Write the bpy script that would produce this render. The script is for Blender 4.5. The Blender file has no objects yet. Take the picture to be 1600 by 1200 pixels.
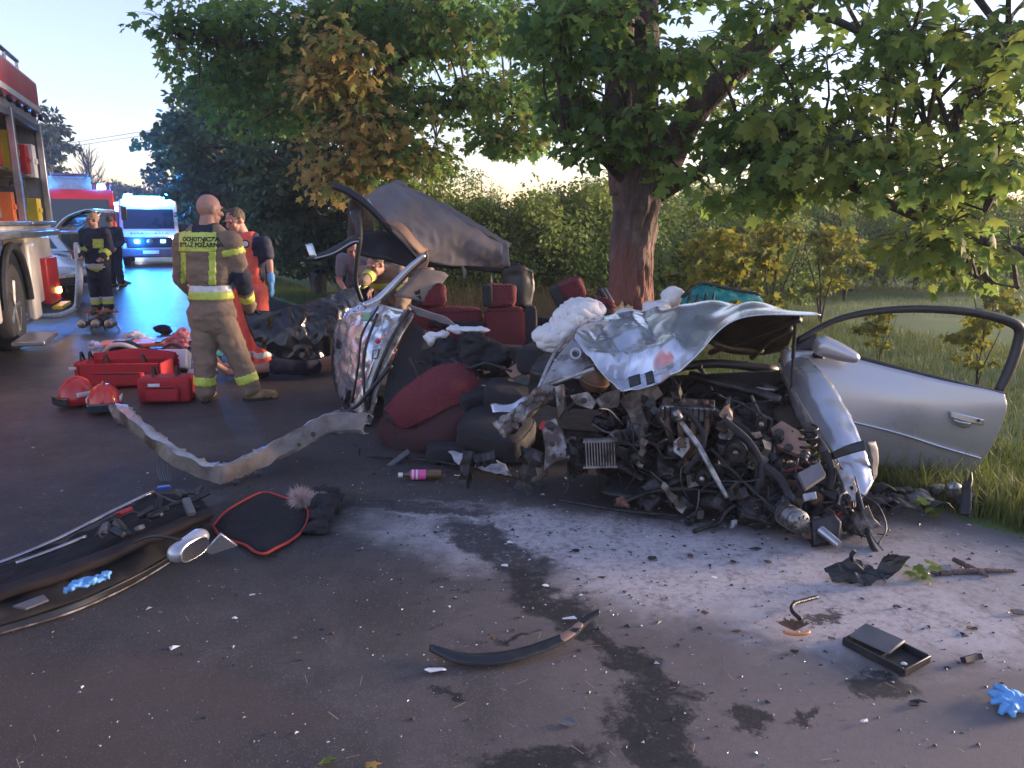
import bpy, bmesh, math, random
import numpy as np
from mathutils import Vector, Matrix, Quaternion, noise
from mathutils.bvhtree import BVHTree
random.seed(7); rng = np.random.default_rng(7)
scene = bpy.context.scene
col = scene.collection
R = math.radians

# ------------------------------------------------------------------ camera
PITCH = R(12.2); CH = 1.62; FPX = 1180.0
cam_d = bpy.data.cameras.new('camera'); cam = bpy.data.objects.new('camera', cam_d)
col.objects.link(cam); scene.camera = cam
cam.location = (0, 0, CH); cam.rotation_euler = (math.pi/2 - PITCH, 0, 0)
cam_d.sensor_width = 36; cam_d.lens = 36*FPX/1600; cam_d.clip_end = 3000; cam_d.clip_start = 0.05

# ------------------------------------------------------------------ sky and sun (dusk)
SUN_EL = R(3.5); SUN_AZ = R(74)          # azimuth to the right of +Y
world = bpy.data.worlds.new('World'); scene.world = world; world.use_nodes = True
wn = world.node_tree; wn.nodes.clear()
w_out = wn.nodes.new('ShaderNodeOutputWorld'); w_bg = wn.nodes.new('ShaderNodeBackground')
sky = wn.nodes.new('ShaderNodeTexSky'); sky.sky_type = 'NISHITA'; sky.sun_disc = False
sky.sun_elevation = SUN_EL; sky.sun_rotation = SUN_AZ; sky.altitude = 100
sky.air_density = 1.0; sky.dust_density = 0.5; sky.ozone_density = 2.2
hs = wn.nodes.new('ShaderNodeHueSaturation'); hs.inputs['Saturation'].default_value = 0.84
tint = wn.nodes.new('ShaderNodeMixRGB'); tint.blend_type = 'MULTIPLY'; tint.inputs[0].default_value = 1
tint.inputs[2].default_value = (1.08, 0.915, 1.12, 1)
wn.links.new(sky.outputs[0], hs.inputs['Color']); wn.links.new(hs.outputs[0], tint.inputs[1])
wn.links.new(tint.outputs[0], w_bg.inputs['Color']); wn.links.new(w_bg.outputs[0], w_out.inputs['Surface'])
w_bg.inputs['Strength'].default_value = 0.15
sun_d = bpy.data.lights.new('sun', 'SUN'); sun = bpy.data.objects.new('sun', sun_d); col.objects.link(sun)
sun_d.energy = 2.0; sun_d.angle = R(16); sun_d.color = (1.0, 0.74, 0.52)
_sd = Vector((math.sin(SUN_AZ)*math.cos(SUN_EL+R(3)), math.cos(SUN_AZ)*math.cos(SUN_EL+R(3)), math.sin(SUN_EL+R(3))))
sun.rotation_euler = _sd.to_track_quat('Z', 'Y').to_euler(); sun.location = _sd*60
scene.view_settings.view_transform = 'Standard'; scene.view_settings.look = 'None'
scene.view_settings.exposure = 2.5; scene.view_settings.gamma = 1; scene.view_settings.use_curve_mapping = False
scene.render.engine = 'CYCLES'
scene.cycles.max_bounces = 6; scene.cycles.transparent_max_bounces = 6

# ------------------------------------------------------------------ measuring: photograph pixel -> place
def _ray(x, y):
    a = (x-800)/FPX; b = (600-y)/FPX
    return Vector((a, math.cos(PITCH)+b*math.sin(PITCH), -math.sin(PITCH)+b*math.cos(PITCH)))
def P(x, y, Y):
    d = _ray(x, y); return Vector((0, 0, CH)) + d*(Y/d.y)
def G(x, y, z=0.0):
    d = _ray(x, y); return Vector((0, 0, CH)) + d*((z-CH)/d.z)

# ------------------------------------------------------------------ mesh helpers
def cr(p, n):
    """Catmull-Rom through points p (k x d array) -> n samples"""
    p = np.asarray(p, float); k = len(p)
    if k == 2:
        t = np.linspace(0, 1, n)[:, None]; return p[0]*(1-t)+p[1]*t
    q = np.vstack([2*p[0]-p[1], p, 2*p[-1]-p[-2]])
    t = np.linspace(0, k-1-1e-9, n); i = t.astype(int); u = (t-i)[:, None]
    a, b, c, d = q[i], q[i+1], q[i+2], q[i+3]
    return 0.5*(2*b+(c-a)*u+(2*a-5*b+4*c-d)*u*u+(3*b-a-3*c+d)*u**3)

def cr_grid(g, nu, nv):
    g = np.asarray([[tuple(p) for p in row] for row in g], float)     # u x v x 3
    a = np.stack([cr(g[:, j], nu) for j in range(g.shape[1])], 1)
    return np.stack([cr(a[i], nv) for i in range(nu)], 0)

class MB:
    def __init__(s): s.v = []; s.f = []; s.m = []
    def add(s, vs, fs, mi=0):
        o = len(s.v); s.v += [tuple(v) for v in vs]
        s.f += [tuple(i+o for i in f) for f in fs]; s.m += [mi]*len(fs); return s
    def box(s, c, size, rot=None, mi=0):
        c = Vector(c); hx, hy, hz = size[0]/2, size[1]/2, size[2]/2
        vs = [Vector((x*hx, y*hy, z*hz)) for x in (-1, 1) for y in (-1, 1) for z in (-1, 1)]
        if rot is not None: vs = [rot @ v for v in vs]
        return s.add([c+v for v in vs], [(0,1,3,2),(4,6,7,5),(0,4,5,1),(2,3,7,6),(0,2,6,4),(1,5,7,3)], mi)
    def tube(s, pts, r, n=8, k=None, mi=0, caps=True):
        pts = np.asarray([tuple(p) for p in pts], float)
        rr = np.asarray(r if hasattr(r, '__len__') else [r]*len(pts), float)
        if k:
            rr = np.interp(np.linspace(0, len(rr)-1, k), np.arange(len(rr)), rr); pts = cr(pts, k)
        m = len(pts); T = np.gradient(pts, axis=0); T /= np.linalg.norm(T, axis=1)[:, None]+1e-9
        a = np.array([0, 0, 1.0]) if abs(T[0][2]) < .9 else np.array([1.0, 0, 0])
        N = np.cross(T[0], a); N /= np.linalg.norm(N); vs = []
        an = np.arange(n)*2*math.pi/n
        for i in range(m):
            N = N-T[i]*N.dot(T[i]); N /= np.linalg.norm(N)+1e-9; B = np.cross(T[i], N)
            vs.append(pts[i]+rr[i]*(np.cos(an)[:, None]*N+np.sin(an)[:, None]*B))
        vs = np.concatenate(vs); fs = []
        for i in range(m-1):
            for j in range(n):
                a_, b_ = i*n+j, i*n+(j+1) % n; fs.append((a_, b_, b_+n, a_+n))
        if caps: fs.append(tuple(range(n-1, -1, -1))); fs.append(tuple((m-1)*n+j for j in range(n)))
        return s.add(vs, fs, mi)
    def lathe(s, prof, M=None, n=16, mi=0, cap=True):
        M = M or Matrix(); vs = []; k = len(prof)
        for r, z in prof:
            for j in range(n):
                a = 2*math.pi*j/n; vs.append(M @ Vector((r*math.cos(a), r*math.sin(a), z)))
        fs = [(i*n+j, i*n+(j+1) % n, (i+1)*n+(j+1) % n, (i+1)*n+j) for i in range(k-1) for j in range(n)]
        if cap: fs.append(tuple(range(n-1, -1, -1))); fs.append(tuple((k-1)*n+j for j in range(n)))
        return s.add(vs, fs, mi)
    def ell(s, c, rad, rot=None, n=12, mi=0):
        c = Vector(c); vs = []; m = n//2+1; rot = rot or Matrix.Identity(3)
        for i in range(m):
            t = math.pi*i/(m-1)
            for j in range(n):
                a = 2*math.pi*j/n
                vs.append(c+rot @ Vector((rad[0]*math.sin(t)*math.cos(a), rad[1]*math.sin(t)*math.sin(a), rad[2]*math.cos(t))))
        return s.add(vs, [(i*n+j, (i+1)*n+j, (i+1)*n+(j+1) % n, i*n+(j+1) % n) for i in range(m-1) for j in range(n)], mi)
    def patch(s, g, nu=16, nv=16, amp=0.0, sc=6.0, seed=0.0, mi=0, amp2=0.0, sc2=25.0):
        p = cr_grid(g, nu, nv); du = np.gradient(p, axis=0); dv = np.gradient(p, axis=1)
        nn = np.cross(du, dv); nn /= np.linalg.norm(nn, axis=2)[:, :, None]+1e-9
        if amp or amp2:
            for i in range(nu):
                for j in range(nv):
                    q = Vector(p[i, j]); h = amp*noise.noise(q*sc+Vector((seed, seed*1.7, 0)))
                    if amp2: h += amp2*(abs(noise.noise(q*sc2+Vector((0, seed, seed))))*2-.6)
                    p[i, j] += nn[i, j]*h
        fs = [(i*nv+j, (i+1)*nv+j, (i+1)*nv+j+1, i*nv+j+1) for i in range(nu-1) for j in range(nv-1)]
        return s.add(p.reshape(-1, 3), fs, mi)
    def prism(s, poly, th, M=None, mi=0):
        """poly in local xz plane, extruded along local y"""
        M = M or Matrix(); n = len(poly)
        vs = [M @ Vector((x, -th/2, z)) for x, z in poly]+[M @ Vector((x, th/2, z)) for x, z in poly]
        fs = [tuple(range(n)), tuple(range(2*n-1, n-1, -1))]+[(i, i+n, (i+1) % n+n, (i+1) % n) for i in range(n)]
        return s.add(vs, fs, mi)
    def slab(s, pts, th, mi=0):
        """outline of 3d points, given thickness along the mean normal"""
        pts = [Vector(p) for p in pts]; n = len(pts); c = sum(pts, Vector())/n; nr = Vector()
        for i in range(n): nr += (pts[i]-c).cross(pts[(i+1) % n]-c)
        nr.normalize(); vs = [p+nr*th/2 for p in pts]+[p-nr*th/2 for p in pts]
        fs = [tuple(range(n)), tuple(range(2*n-1, n-1, -1))]+[(i, i+n, (i+1) % n+n, (i+1) % n) for i in range(n)]
        return s.add(vs, fs, mi)
    def mesh(s, name='m'):
        me = bpy.data.meshes.new(name); me.from_pydata(s.v, [], s.f); me.update(); return me
    def build(s, name, mats, parent=None, smooth=True, bev=0, solid=0, sub=0, fixn=False, solid_off=0, soff=-1):
        me = s.mesh(name)
        if not isinstance(mats, (list, tuple)): mats = [mats]
        for m in mats: me.materials.append(m)
        if any(s.m): me.polygons.foreach_set('material_index', s.m)
        if fixn:
            b = bmesh.new(); b.from_mesh(me); bmesh.ops.recalc_face_normals(b, faces=b.faces); b.to_mesh(me); b.free()
        o = link(name, me, parent)
        if smooth:
            me.polygons.foreach_set('use_smooth', [True]*len(me.polygons))
            if smooth != 'full': me.set_sharp_from_angle(angle=R(38))
        if solid:
            m = o.modifiers.new('solid', 'SOLIDIFY'); m.thickness = solid; m.offset = soff
            if solid_off: m.material_offset = solid_off; m.material_offset_rim = 0
        if bev:
            m = o.modifiers.new('bev', 'BEVEL'); m.width = bev; m.segments = 2; m.limit_method = 'ANGLE'; m.angle_limit = R(40)
        if sub:
            m = o.modifiers.new('sub', 'SUBSURF'); m.levels = sub; m.render_levels = sub
        return o

def link(name, me, parent=None):
    o = bpy.data.objects.new(name, me); col.objects.link(o)
    if parent is not None:
        o.parent = parent
        if parent.get('_w') or True:
            o.matrix_parent_inverse = parent_world(parent).inverted()
    return o
def parent_world(o):
    M = Matrix.LocRotScale(o.location, o.rotation_euler, o.scale)
    return (parent_world(o.parent) @ o.matrix_parent_inverse @ M) if o.parent else M
def empty(name, loc, label, cat, group=None, rz=0):
    o = bpy.data.objects.new(name, None); col.objects.link(o); o.location = loc; o.rotation_euler = (0, 0, rz)
    o.empty_display_size = .2
    return tag(o, label, cat, group)
def tag(o, label=None, cat=None, group=None, kind=None):
    if label: o['label'] = label
    if cat: o['category'] = cat
    if group: o['group'] = group
    if kind: o['kind'] = kind
    return o
def copy_tree(o, parent=None):
    c = o.copy(); col.objects.link(c); c.parent = parent
    for ch in list(o.children): copy_tree(ch, c)
    return c

# ------------------------------------------------------------------ materials
MATS = {}
def mk(name, c, rough=.6, metal=0.0, var=.2, vs=6.0, bump=0.0, bs=60.0, c2=None, cs=3.0, camt=.5, coat=0.0, emit=None, es=0.0, spec=.5, alpha=1.0, trans=0.0, transl=0.0, attr=None, sheen=0.0):
    m = bpy.data.materials.new(name); m.use_nodes = True; nt = m.node_tree; b = nt.nodes['Principled BSDF']; L = nt.links.new
    def N(t, **k):
        n = nt.nodes.new(t)
        for a, v in k.items(): setattr(n, a, v)
        return n
    tc = N('ShaderNodeTexCoord')
    nz = N('ShaderNodeTexNoise'); nz.inputs['Scale'].default_value = vs; nz.inputs['Detail'].default_value = 5
    L(tc.outputs['Object'], nz.inputs['Vector'])
    mp = N('ShaderNodeMapRange'); mp.inputs[1].default_value = .3; mp.inputs[2].default_value = .7
    mp.inputs[3].default_value = 1-var; mp.inputs[4].default_value = 1+var; L(nz.outputs['Fac'], mp.inputs[0])
    mul = N('ShaderNodeVectorMath', operation='SCALE'); L(mp.outputs[0], mul.inputs['Scale'])
    src = None
    if c2 is not None:
        n2 = N('ShaderNodeTexNoise'); n2.inputs['Scale'].default_value = cs; n2.inputs['Detail'].default_value = 7; n2.inputs['Roughness'].default_value = .65
        L(tc.outputs['Object'], n2.inputs['Vector'])
        r = N('ShaderNodeMapRange'); r.inputs[1].default_value = 1-camt-.08; r.inputs[2].default_value = 1-camt+.08; L(n2.outputs['Fac'], r.inputs[0])
        mx = N('ShaderNodeMixRGB'); mx.inputs[1].default_value = (*c, 1); mx.inputs[2].default_value = (*c2, 1); L(r.outputs[0], mx.inputs[0]); src = mx.outputs[0]
    if attr:
        at = N('ShaderNodeAttribute', attribute_name='lv'); rp = N('ShaderNodeValToRGB')
        while len(rp.color_ramp.elements) < len(attr): rp.color_ramp.elements.new(.5)
        for i, cc in enumerate(attr):
            rp.color_ramp.elements[i].position = i/(len(attr)-1); rp.color_ramp.elements[i].color = (*cc, 1)
        L(at.outputs['Fac'], rp.inputs[0]); src = rp.outputs[0]
    if src is None: mul.inputs[0].default_value = c
    else: L(src, mul.inputs[0])
    L(mul.outputs[0], b.inputs['Base Color'])
    rm = N('ShaderNodeMapRange'); rm.inputs[1].default_value = .3; rm.inputs[2].default_value = .7
    rm.inputs[3].default_value = max(.02, rough*.8); rm.inputs[4].default_value = min(1, rough*1.2); L(nz.outputs['Fac'], rm.inputs[0])
    L(rm.outputs[0], b.inputs['Roughness'])
    b.inputs['Metallic'].default_value = metal; b.inputs['Specular IOR Level'].default_value = spec
    b.inputs['Coat Weight'].default_value = coat; b.inputs['Coat Roughness'].default_value = .08
    if sheen: b.inputs['Sheen Weight'].default_value = sheen
    if trans: b.inputs['Transmission Weight'].default_value = trans
    if alpha < 1: b.inputs['Alpha'].default_value = alpha
    if emit: b.inputs['Emission Color'].default_value = (*emit, 1); b.inputs['Emission Strength'].default_value = es
    if bump:
        nb = N('ShaderNodeTexNoise'); nb.inputs['Scale'].default_value = bs; nb.inputs['Detail'].default_value = 4; L(tc.outputs['Object'], nb.inputs['Vector'])
        bp = N('ShaderNodeBump'); bp.inputs['Strength'].default_value = bump; bp.inputs['Distance'].default_value = .01
        L(nb.outputs['Fac'], bp.inputs['Height']); L(bp.outputs[0], b.inputs['Normal'])
    if transl:
        tr = N('ShaderNodeBsdfTranslucent'); L(mul.outputs[0], tr.inputs['Color']); ms = N('ShaderNodeMixShader'); ms.inputs[0].default_value = transl
        L(b.outputs[0], ms.inputs[1]); L(tr.outputs[0], ms.inputs[2]); L(ms.outputs[0], nt.nodes['Material Output'].inputs['Surface'])
    MATS[name] = m; return m
# ------------------------------------------------------------------ ground and road
def road_edge(Y):      # X of the right hand asphalt edge
    ys = [-30, -6, 0, 3.78, 10, 17.5, 29.4, 45, 70, 110]; xs = [24, 8.9, 5.15, 2.85, -1.3, -5.75, -12.4, -21.5, -38, -70]
    return float(np.interp(Y, ys, xs))
def asphalt_mat():
    m = bpy.data.materials.new('asphalt'); m.use_nodes = True; nt = m.node_tree; b = nt.nodes['Principled BSDF']; L = nt.links.new
    def N(t, **k):
        n = nt.nodes.new(t)
        for a, v in k.items(): setattr(n, a, v)
        return n
    geo = N('ShaderNodeNewGeometry')
    def noise_(sc, det=6, ro=.6, dist=0.0):
        n = N('ShaderNodeTexNoise'); n.inputs['Scale'].default_value = sc; n.inputs['Detail'].default_value = det; n.inputs['Roughness'].default_value = ro
        n.inputs['Distortion'].default_value = dist; L(geo.outputs['Position'], n.inputs['Vector']); return n.outputs['Fac']
    def math_(op, a, b_=None, c=None, clamp=False):
        n = N('ShaderNodeMath', operation=op, use_clamp=clamp)
        for i, q in enumerate((a, b_, c)):
            if q is None: continue
            if isinstance(q, (int, float)): n.inputs[i].default_value = q
            else: L(q, n.inputs[i])
        return n.outputs[0]
    def rng_(v, a, b_, c=0.0, d=1.0):
        n = N('ShaderNodeMapRange'); n.interpolation_type = 'SMOOTHSTEP'
        for i, q in enumerate((a, b_, c, d)): n.inputs[i+1].default_value = q
        L(v, n.inputs[0]); return n.outputs[0]
    def mix(f, a, b_):
        n = N('ShaderNodeMixRGB')
        if isinstance(f, (int, float)): n.inputs[0].default_value = f
        else: L(f, n.inputs[0])
        for i, q in ((1, a), (2, b_)):
            if isinstance(q, tuple): n.inputs[i].default_value = (*q, 1)
            else: L(q, n.inputs[i])
        return n.outputs[0]
    sep = N('ShaderNodeSeparateXYZ'); L(geo.outputs['Position'], sep.inputs[0]); X, Y = sep.outputs[0], sep.outputs[1]; X0, Y0_ = X, Y
    X_ = lambda: X
    Y_ = lambda: Y
    def blob(cx, cy, rx, ry, ang=0, soft=.5, amp=.5, nz=None):
        """irregular spill: 1 inside"""
        ca, sa = math.cos(ang), math.sin(ang)
        dx = math_('SUBTRACT', X_(), cx); dy = math_('SUBTRACT', Y_(), cy)
        u = math_('DIVIDE', math_('ADD', math_('MULTIPLY', dx, ca), math_('MULTIPLY', dy, sa)), rx)
        v = math_('DIVIDE', math_('SUBTRACT', math_('MULTIPLY', dy, ca), math_('MULTIPLY', dx, sa)), ry)
        d = math_('SQRT', math_('ADD', math_('MULTIPLY', u, u), math_('MULTIPLY', v, v)))
        d = math_('ADD', d, math_('MULTIPLY', math_('SUBTRACT', nz, .5), amp))
        return rng_(d, 1+soft/2, 1-soft/2)
    nbig = noise_(1.1, 8, .65); nmid = noise_(5, 8, .7, .6); nfine = noise_(90, 3, .7); nedge = noise_(2.4, 9, .72, .4); nsp = noise_(28, 6, .75)
    vor = N('ShaderNodeTexVoronoi'); vor.inputs['Scale'].default_value = 105; L(geo.outputs['Position'], vor.inputs['Vector'])
    vor2 = N('ShaderNodeTexVoronoi'); vor2.inputs['Scale'].default_value = 330; L(geo.outputs['Position'], vor2.inputs['Vector'])
    base = mix(rng_(nbig, .35, .65), (.034, .030, .029), (.060, .052, .049))
    base = mix(math_('MULTIPLY', rng_(nmid, .5, .75), .55), base, (.090, .076, .078))
    base = mix(math_('MULTIPLY', rng_(vor.outputs['Distance'], .36, .12), math_('ADD', .18, math_('MULTIPLY', nmid, .6))), base, (.20, .175, .165))
    # dry side of the road is paler
    g_r = rng_(math_('ADD', X, math_('MULTIPLY', nedge, 2.2)), -.1, 2.4)
    base = mix(math_('MULTIPLY', g_r, .75), base, mix(nsp, (.125, .106, .100), (.25, .21, .20)))
    def warp(sc, amp, off):
        n = N('ShaderNodeTexNoise'); n.inputs['Scale'].default_value = sc; n.inputs['Detail'].default_value = 6; n.inputs['Roughness'].default_value = .7; L(geo.outputs['Position'], n.inputs['Vector'])
        s_ = N('ShaderNodeSeparateColor'); L(n.outputs['Color'], s_.inputs[0]); return math_('MULTIPLY', math_('SUBTRACT', s_.outputs[0], .5), amp), math_('MULTIPLY', math_('SUBTRACT', s_.outputs[1], .5), amp)
    wx1, wy1 = warp(2.6, .42, 0); wx2, wy2 = warp(11, .22, 0)
    X = math_('ADD', X0, math_('ADD', wx1, wx2)); Y = math_('ADD', Y0_, math_('ADD', wy1, wy2))
    # extinguisher powder and sand strewn in front of the wreck
    nz2 = math_('ADD', math_('MULTIPLY', nedge, .7), math_('MULTIPLY', nsp, .3)); nz3 = math_('ADD', math_('MULTIPLY', nmid, .6), math_('MULTIPLY', nsp, .4))
    p1 = blob(*G(930, 850).xy, 1.15, .42, R(-14), .8, 1.5, nz2); p2 = blob(*G(1180, 905).xy, 1.0, .42, R(-10), .9, 1.6, nz2)
    p3 = blob(*G(1380, 960).xy, .75, .35, R(-8), .9, 1.7, nz2); p4 = blob(*G(720, 800).xy, .55, .16, R(-12), .7, 1.5, nz2)
    p5 = blob(*G(1560, 900).xy, .7, .5, R(-20), .9, 1.7, nz2)
    pw = p1
    for q in (p2, p3, p4, math_('MULTIPLY', p5, .7)): pw = math_('MAXIMUM', pw, q)
    pw = math_('MULTIPLY', pw, rng_(math_('ADD', math_('MULTIPLY', nmid, .6), math_('MULTIPLY', nsp, .5)), .34, .60))
    base = mix(math_('MULTIPLY', pw, .92), base, mix(nsp, (.31, .275, .27), (.58, .525, .52)))
    # spilled fluid trail
    d = blob(*G(770, 850).xy, .50, .14, R(-52), .5, 1.3, nz2)
    for (x, y, a, b_, ang) in ((830, 915, .42, .13, -62), (905, 985, .16, .07, -50), (985, 1040, .26, .075, -58), (1020, 1120, .26, .085, -80), (1040, 1190, .3, .09, -75),
                               (840, 1190, .22, .06, 0), (1165, 1120, .07, .06, 0), (700, 1080, .05, .03, 0), (640, 790, .5, .10, -8), (800, 1000, .05, .03, 0),
                               (1250, 1110, .06, .03, 20), (1380, 1075, .10, .06, 0), (1290, 960, .10, .05, 0)):
        d = math_('MAXIMUM', d, blob(*G(x, y).xy, a, b_, R(ang), .6, 2.0, nz2 if a > .3 else nz3))
    d = math_('MULTIPLY', d, rng_(nsp, .25, .5))
    base = mix(math_('MULTIPLY', d, .88), base, (.012, .011, .011))
    # darker ground below the wreck, brown patches towards the left
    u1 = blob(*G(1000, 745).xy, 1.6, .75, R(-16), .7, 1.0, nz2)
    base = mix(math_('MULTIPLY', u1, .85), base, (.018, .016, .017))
    br = blob(*G(60, 1130).xy, .75, .3, R(-30), .9, 1.2, nz2); br2 = blob(*G(300, 1080).xy, .5, .14, R(-20), .9, 1.3, nz2)
    br3 = blob(*G(80, 720).xy, .9, .5, 0, .9, 1.3, nz2)
    base = mix(math_('MULTIPLY', math_('MAXIMUM', math_('MAXIMUM', br, br2), math_('MULTIPLY', br3, .6)), math_('MULTIPLY', nsp, .85)), base, (.085, .055, .045))
    # pale sand along the verge, dark brown near its edge
    L(base, b.inputs['Base Color'])
    # wet on the far left part
    wet = rng_(math_('ADD', math_('ADD', math_('MULTIPLY', X, -.55), math_('MULTIPLY', Y, .22)), math_('MULTIPLY', nbig, 1.6)), 2.6, 5.6)
    rough = math_('SUBTRACT', math_('ADD', .60, math_('MULTIPLY', nsp, .3)), math_('MULTIPLY', wet, math_('ADD', .28, math_('MULTIPLY', nmid, .28))))
    rough = math_('SUBTRACT', rough, math_('MULTIPLY', d, .22))
    rough = math_('ADD', rough, math_('MULTIPLY', pw, .3), None, True)
    L(rough, b.inputs['Roughness']); b.inputs['Specular IOR Level'].default_value = .4
    bp = N('ShaderNodeBump'); bp.inputs['Strength'].default_value = .2; bp.inputs['Distance'].default_value = .006
    h = math_('ADD', math_('MULTIPLY', vor2.outputs['Distance'], .9), math_('MULTIPLY', nfine, .6)); L(h, bp.inputs['Height']); L(bp.outputs[0], b.inputs['Normal'])
    return m
M_asphalt = asphalt_mat()
ys = np.concatenate([np.linspace(-20, 0, 14), np.linspace(.25, 32, 130), np.linspace(33, 110, 40)])
mb = MB(); vs = []; nx = 10
for y in ys:
    xr = road_edge(y); w = 7.6
    e = noise.noise(Vector((y*1.7, 0, 3)))*.10+noise.noise(Vector((y*6, 0, 3)))*.05
    for j in range(nx):
        t = j/(nx-1); x = xr-w*(1-t)+ (e if j == nx-1 else 0)
        vs.append((x, y, 0.0 if j < nx-1 else -.05))
mb.add(vs, [(i*nx+j, i*nx+j+1, (i+1)*nx+j+1, (i+1)*nx+j) for i in range(len(ys)-1) for j in range(nx-1)])
road = mb.build('road', M_asphalt); tag(road, kind='structure')

def gz(x, y):
    """ground height outside the road"""
    d = (x-road_edge(y))*.85
    dl = (road_edge(y)-7.6-x)*.85
    if d > 0: return -.035+.05*noise.noise(Vector((x*.5, y*.5, 1)))*min(1, d)-.10*min(1, d/3)
    if dl > 0: return -.035+.05*noise.noise(Vector((x*.5, y*.5, 1)))*min(1, dl)
    return -.06
M_grassland = mk('grassland', (.095, .145, .034), .95, var=.3, vs=1.3, bump=.6, bs=25, c2=(.125, .135, .048), cs=.8, camt=.36)
ax = np.unique(np.concatenate([np.linspace(-900, -60, 18), np.linspace(-60, 40, 170), np.linspace(40, 900, 18)]))
ay = np.unique(np.concatenate([np.linspace(-200, -20, 8), np.linspace(-20, 45, 120), np.linspace(45, 1400, 30)]))
mb = MB(); vs = [(x, y, gz(x, y)) for y in ay for x in ax]; n = len(ax)
mb.add(vs, [(i*n+j, i*n+j+1, (i+1)*n+j+1, (i+1)*n+j) for i in range(len(ay)-1) for j in range(n-1)])
ground = mb.build('ground', M_grassland, smooth='full'); tag(ground, kind='structure')
# ------------------------------------------------------------------ plants
_half = [(.22, -.08), (.50, .10), (.30, .26), (.62, .60), (.24, .60)]
_o = [(0, 0)]+_half+[(0, 1.0)]+[(-x, y) for x, y in reversed(_half)]
MAPLE_V = np.array([(0, .36, .05)]+[(x, y, -.16*(x*x)*2-.10*y*y) for x, y in _o]); _n = len(_o)
MAPLE_F = np.array([(0, 1+i, 1+(i+1) % _n) for i in range(_n)])
OVAL_V = np.array([(0, 0, 0), (.30, .45, -.05), (0, 1, -.10), (-.30, .45, -.05)], float); OVAL_F = np.array([(0, 1, 2), (0, 2, 3)])
FIVE_V = np.array([(0, 0, 0), (.55, .30, -.06), (.34, .72, -.08), (0, 1, -.12), (-.34, .72, -.08), (-.55, .30, -.06)], float)
FIVE_F = np.array([(0, 1, 2), (0, 2, 3), (0, 3, 4), (0, 4, 5)])
def norm(a): return a/(np.linalg.norm(a, axis=-1, keepdims=True)+1e-9)
def leaf_mesh(name, pos, tip, nr, size, lv, T, mat):
    V, F = T; N = len(pos); tip = norm(tip); x = norm(np.cross(tip, nr)); z = np.cross(x, tip)
    cu = rng.uniform(-.6, 3.2, N)[:, None, None] if N > 1 else 1.0; wx = rng.uniform(.7, 1.12, N)[:, None, None] if N > 1 else 1.0; sk = rng.uniform(-.22, .22, N)[:, None, None] if N > 1 else 0.0
    v = pos[:, None]+size[:, None, None]*((V[None, :, 0:1]*wx+V[None, :, 1:2]*sk)*x[:, None]+V[None, :, 1:2]*tip[:, None]+V[None, :, 2:3]*cu*z[:, None])
    v = v.reshape(-1, 3); f = (F[None]+(np.arange(N)*len(V))[:, None, None]).reshape(-1)
    me = bpy.data.meshes.new(name); me.vertices.add(len(v)); me.vertices.foreach_set('co', v.ravel())
    me.loops.add(len(f)); me.loops.foreach_set('vertex_index', f.astype(np.int32))
    k = len(f)//3; me.polygons.add(k); me.polygons.foreach_set('loop_start', np.arange(k, dtype=np.int32)*3)
    at = me.attributes.new('lv', 'FLOAT', 'POINT'); at.data.foreach_set('value', np.repeat(lv, len(V)).astype(np.float32))
    me.materials.append(mat); me.update(); return me
def clump_leaves(cs, rads, n, droop=.5, lvb=None):
    """leaf positions and frames for a set of sprays: centre, radii, leaves in each"""
    pos, tip, nr, lv = [], [], [], []
    for i, (c, r) in enumerate(zip(cs, rads)):
        k = max(3, int(n*(.7+.6*rng.random()))); d = norm(rng.normal(size=(k, 3))); rad = rng.random(k)**(1/2.2)
        q = d*rad[:, None]; q[:, 2] -= .35*(q[:, 0]**2+q[:, 1]**2)
        pos.append(np.asarray(c)+q*np.asarray(r))
        t = d*np.array([1, 1, .3])+rng.normal(size=(k, 3))*.35; t[:, 2] -= droop; tip.append(t)
        m = rng.normal(size=(k, 3))*.62+np.array([0, -.15, .85])+d*.3; nr.append(m)
        b = (lvb[i] if lvb is not None else .5)+rng.normal()*.10
        lv.append(np.clip(b+rng.normal(size=k)*.14, 0, 1))
    return np.concatenate(pos), np.concatenate(tip), np.concatenate(nr), np.concatenate(lv)
def bark_mat(name, c, c2):
    m = mk(name, c, .9, var=.45, vs=7, bump=.9, bs=22, c2=c2, cs=5, camt=.45)
    for n in m.node_tree.nodes:
        if n.type == 'TEX_NOISE' and abs(n.inputs['Scale'].default_value-22) < .1:
            mp = m.node_tree.nodes.new('ShaderNodeMapping'); mp.inputs['Scale'].default_value = (1.6, 1.6, .35)
            tc = [q for q in m.node_tree.nodes if q.type == 'TEX_COORD'][0]
            m.node_tree.links.new(tc.outputs['Object'], mp.inputs[0]); m.node_tree.links.new(mp.outputs[0], n.inputs['Vector'])
    for n in m.node_tree.nodes:
        if n.type == 'BUMP': n.inputs['Distance'].default_value = .05
    return m
M_bark = bark_mat('maple_bark', (.095, .065, .058), (.15, .105, .095))
M_bark2 = bark_mat('dark_bark', (.05, .04, .035), (.085, .07, .06))
M_barkred = bark_mat('maple_bark_red_base', (.095, .068, .062), (.15, .105, .095))
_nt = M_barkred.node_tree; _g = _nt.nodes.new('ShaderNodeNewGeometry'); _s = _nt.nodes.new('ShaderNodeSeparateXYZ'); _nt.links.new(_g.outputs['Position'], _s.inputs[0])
_n = _nt.nodes.new('ShaderNodeTexNoise'); _n.inputs['Scale'].default_value = 5; _n.inputs['Detail'].default_value = 7; _nt.links.new(_g.outputs['Position'], _n.inputs['Vector'])
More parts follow.
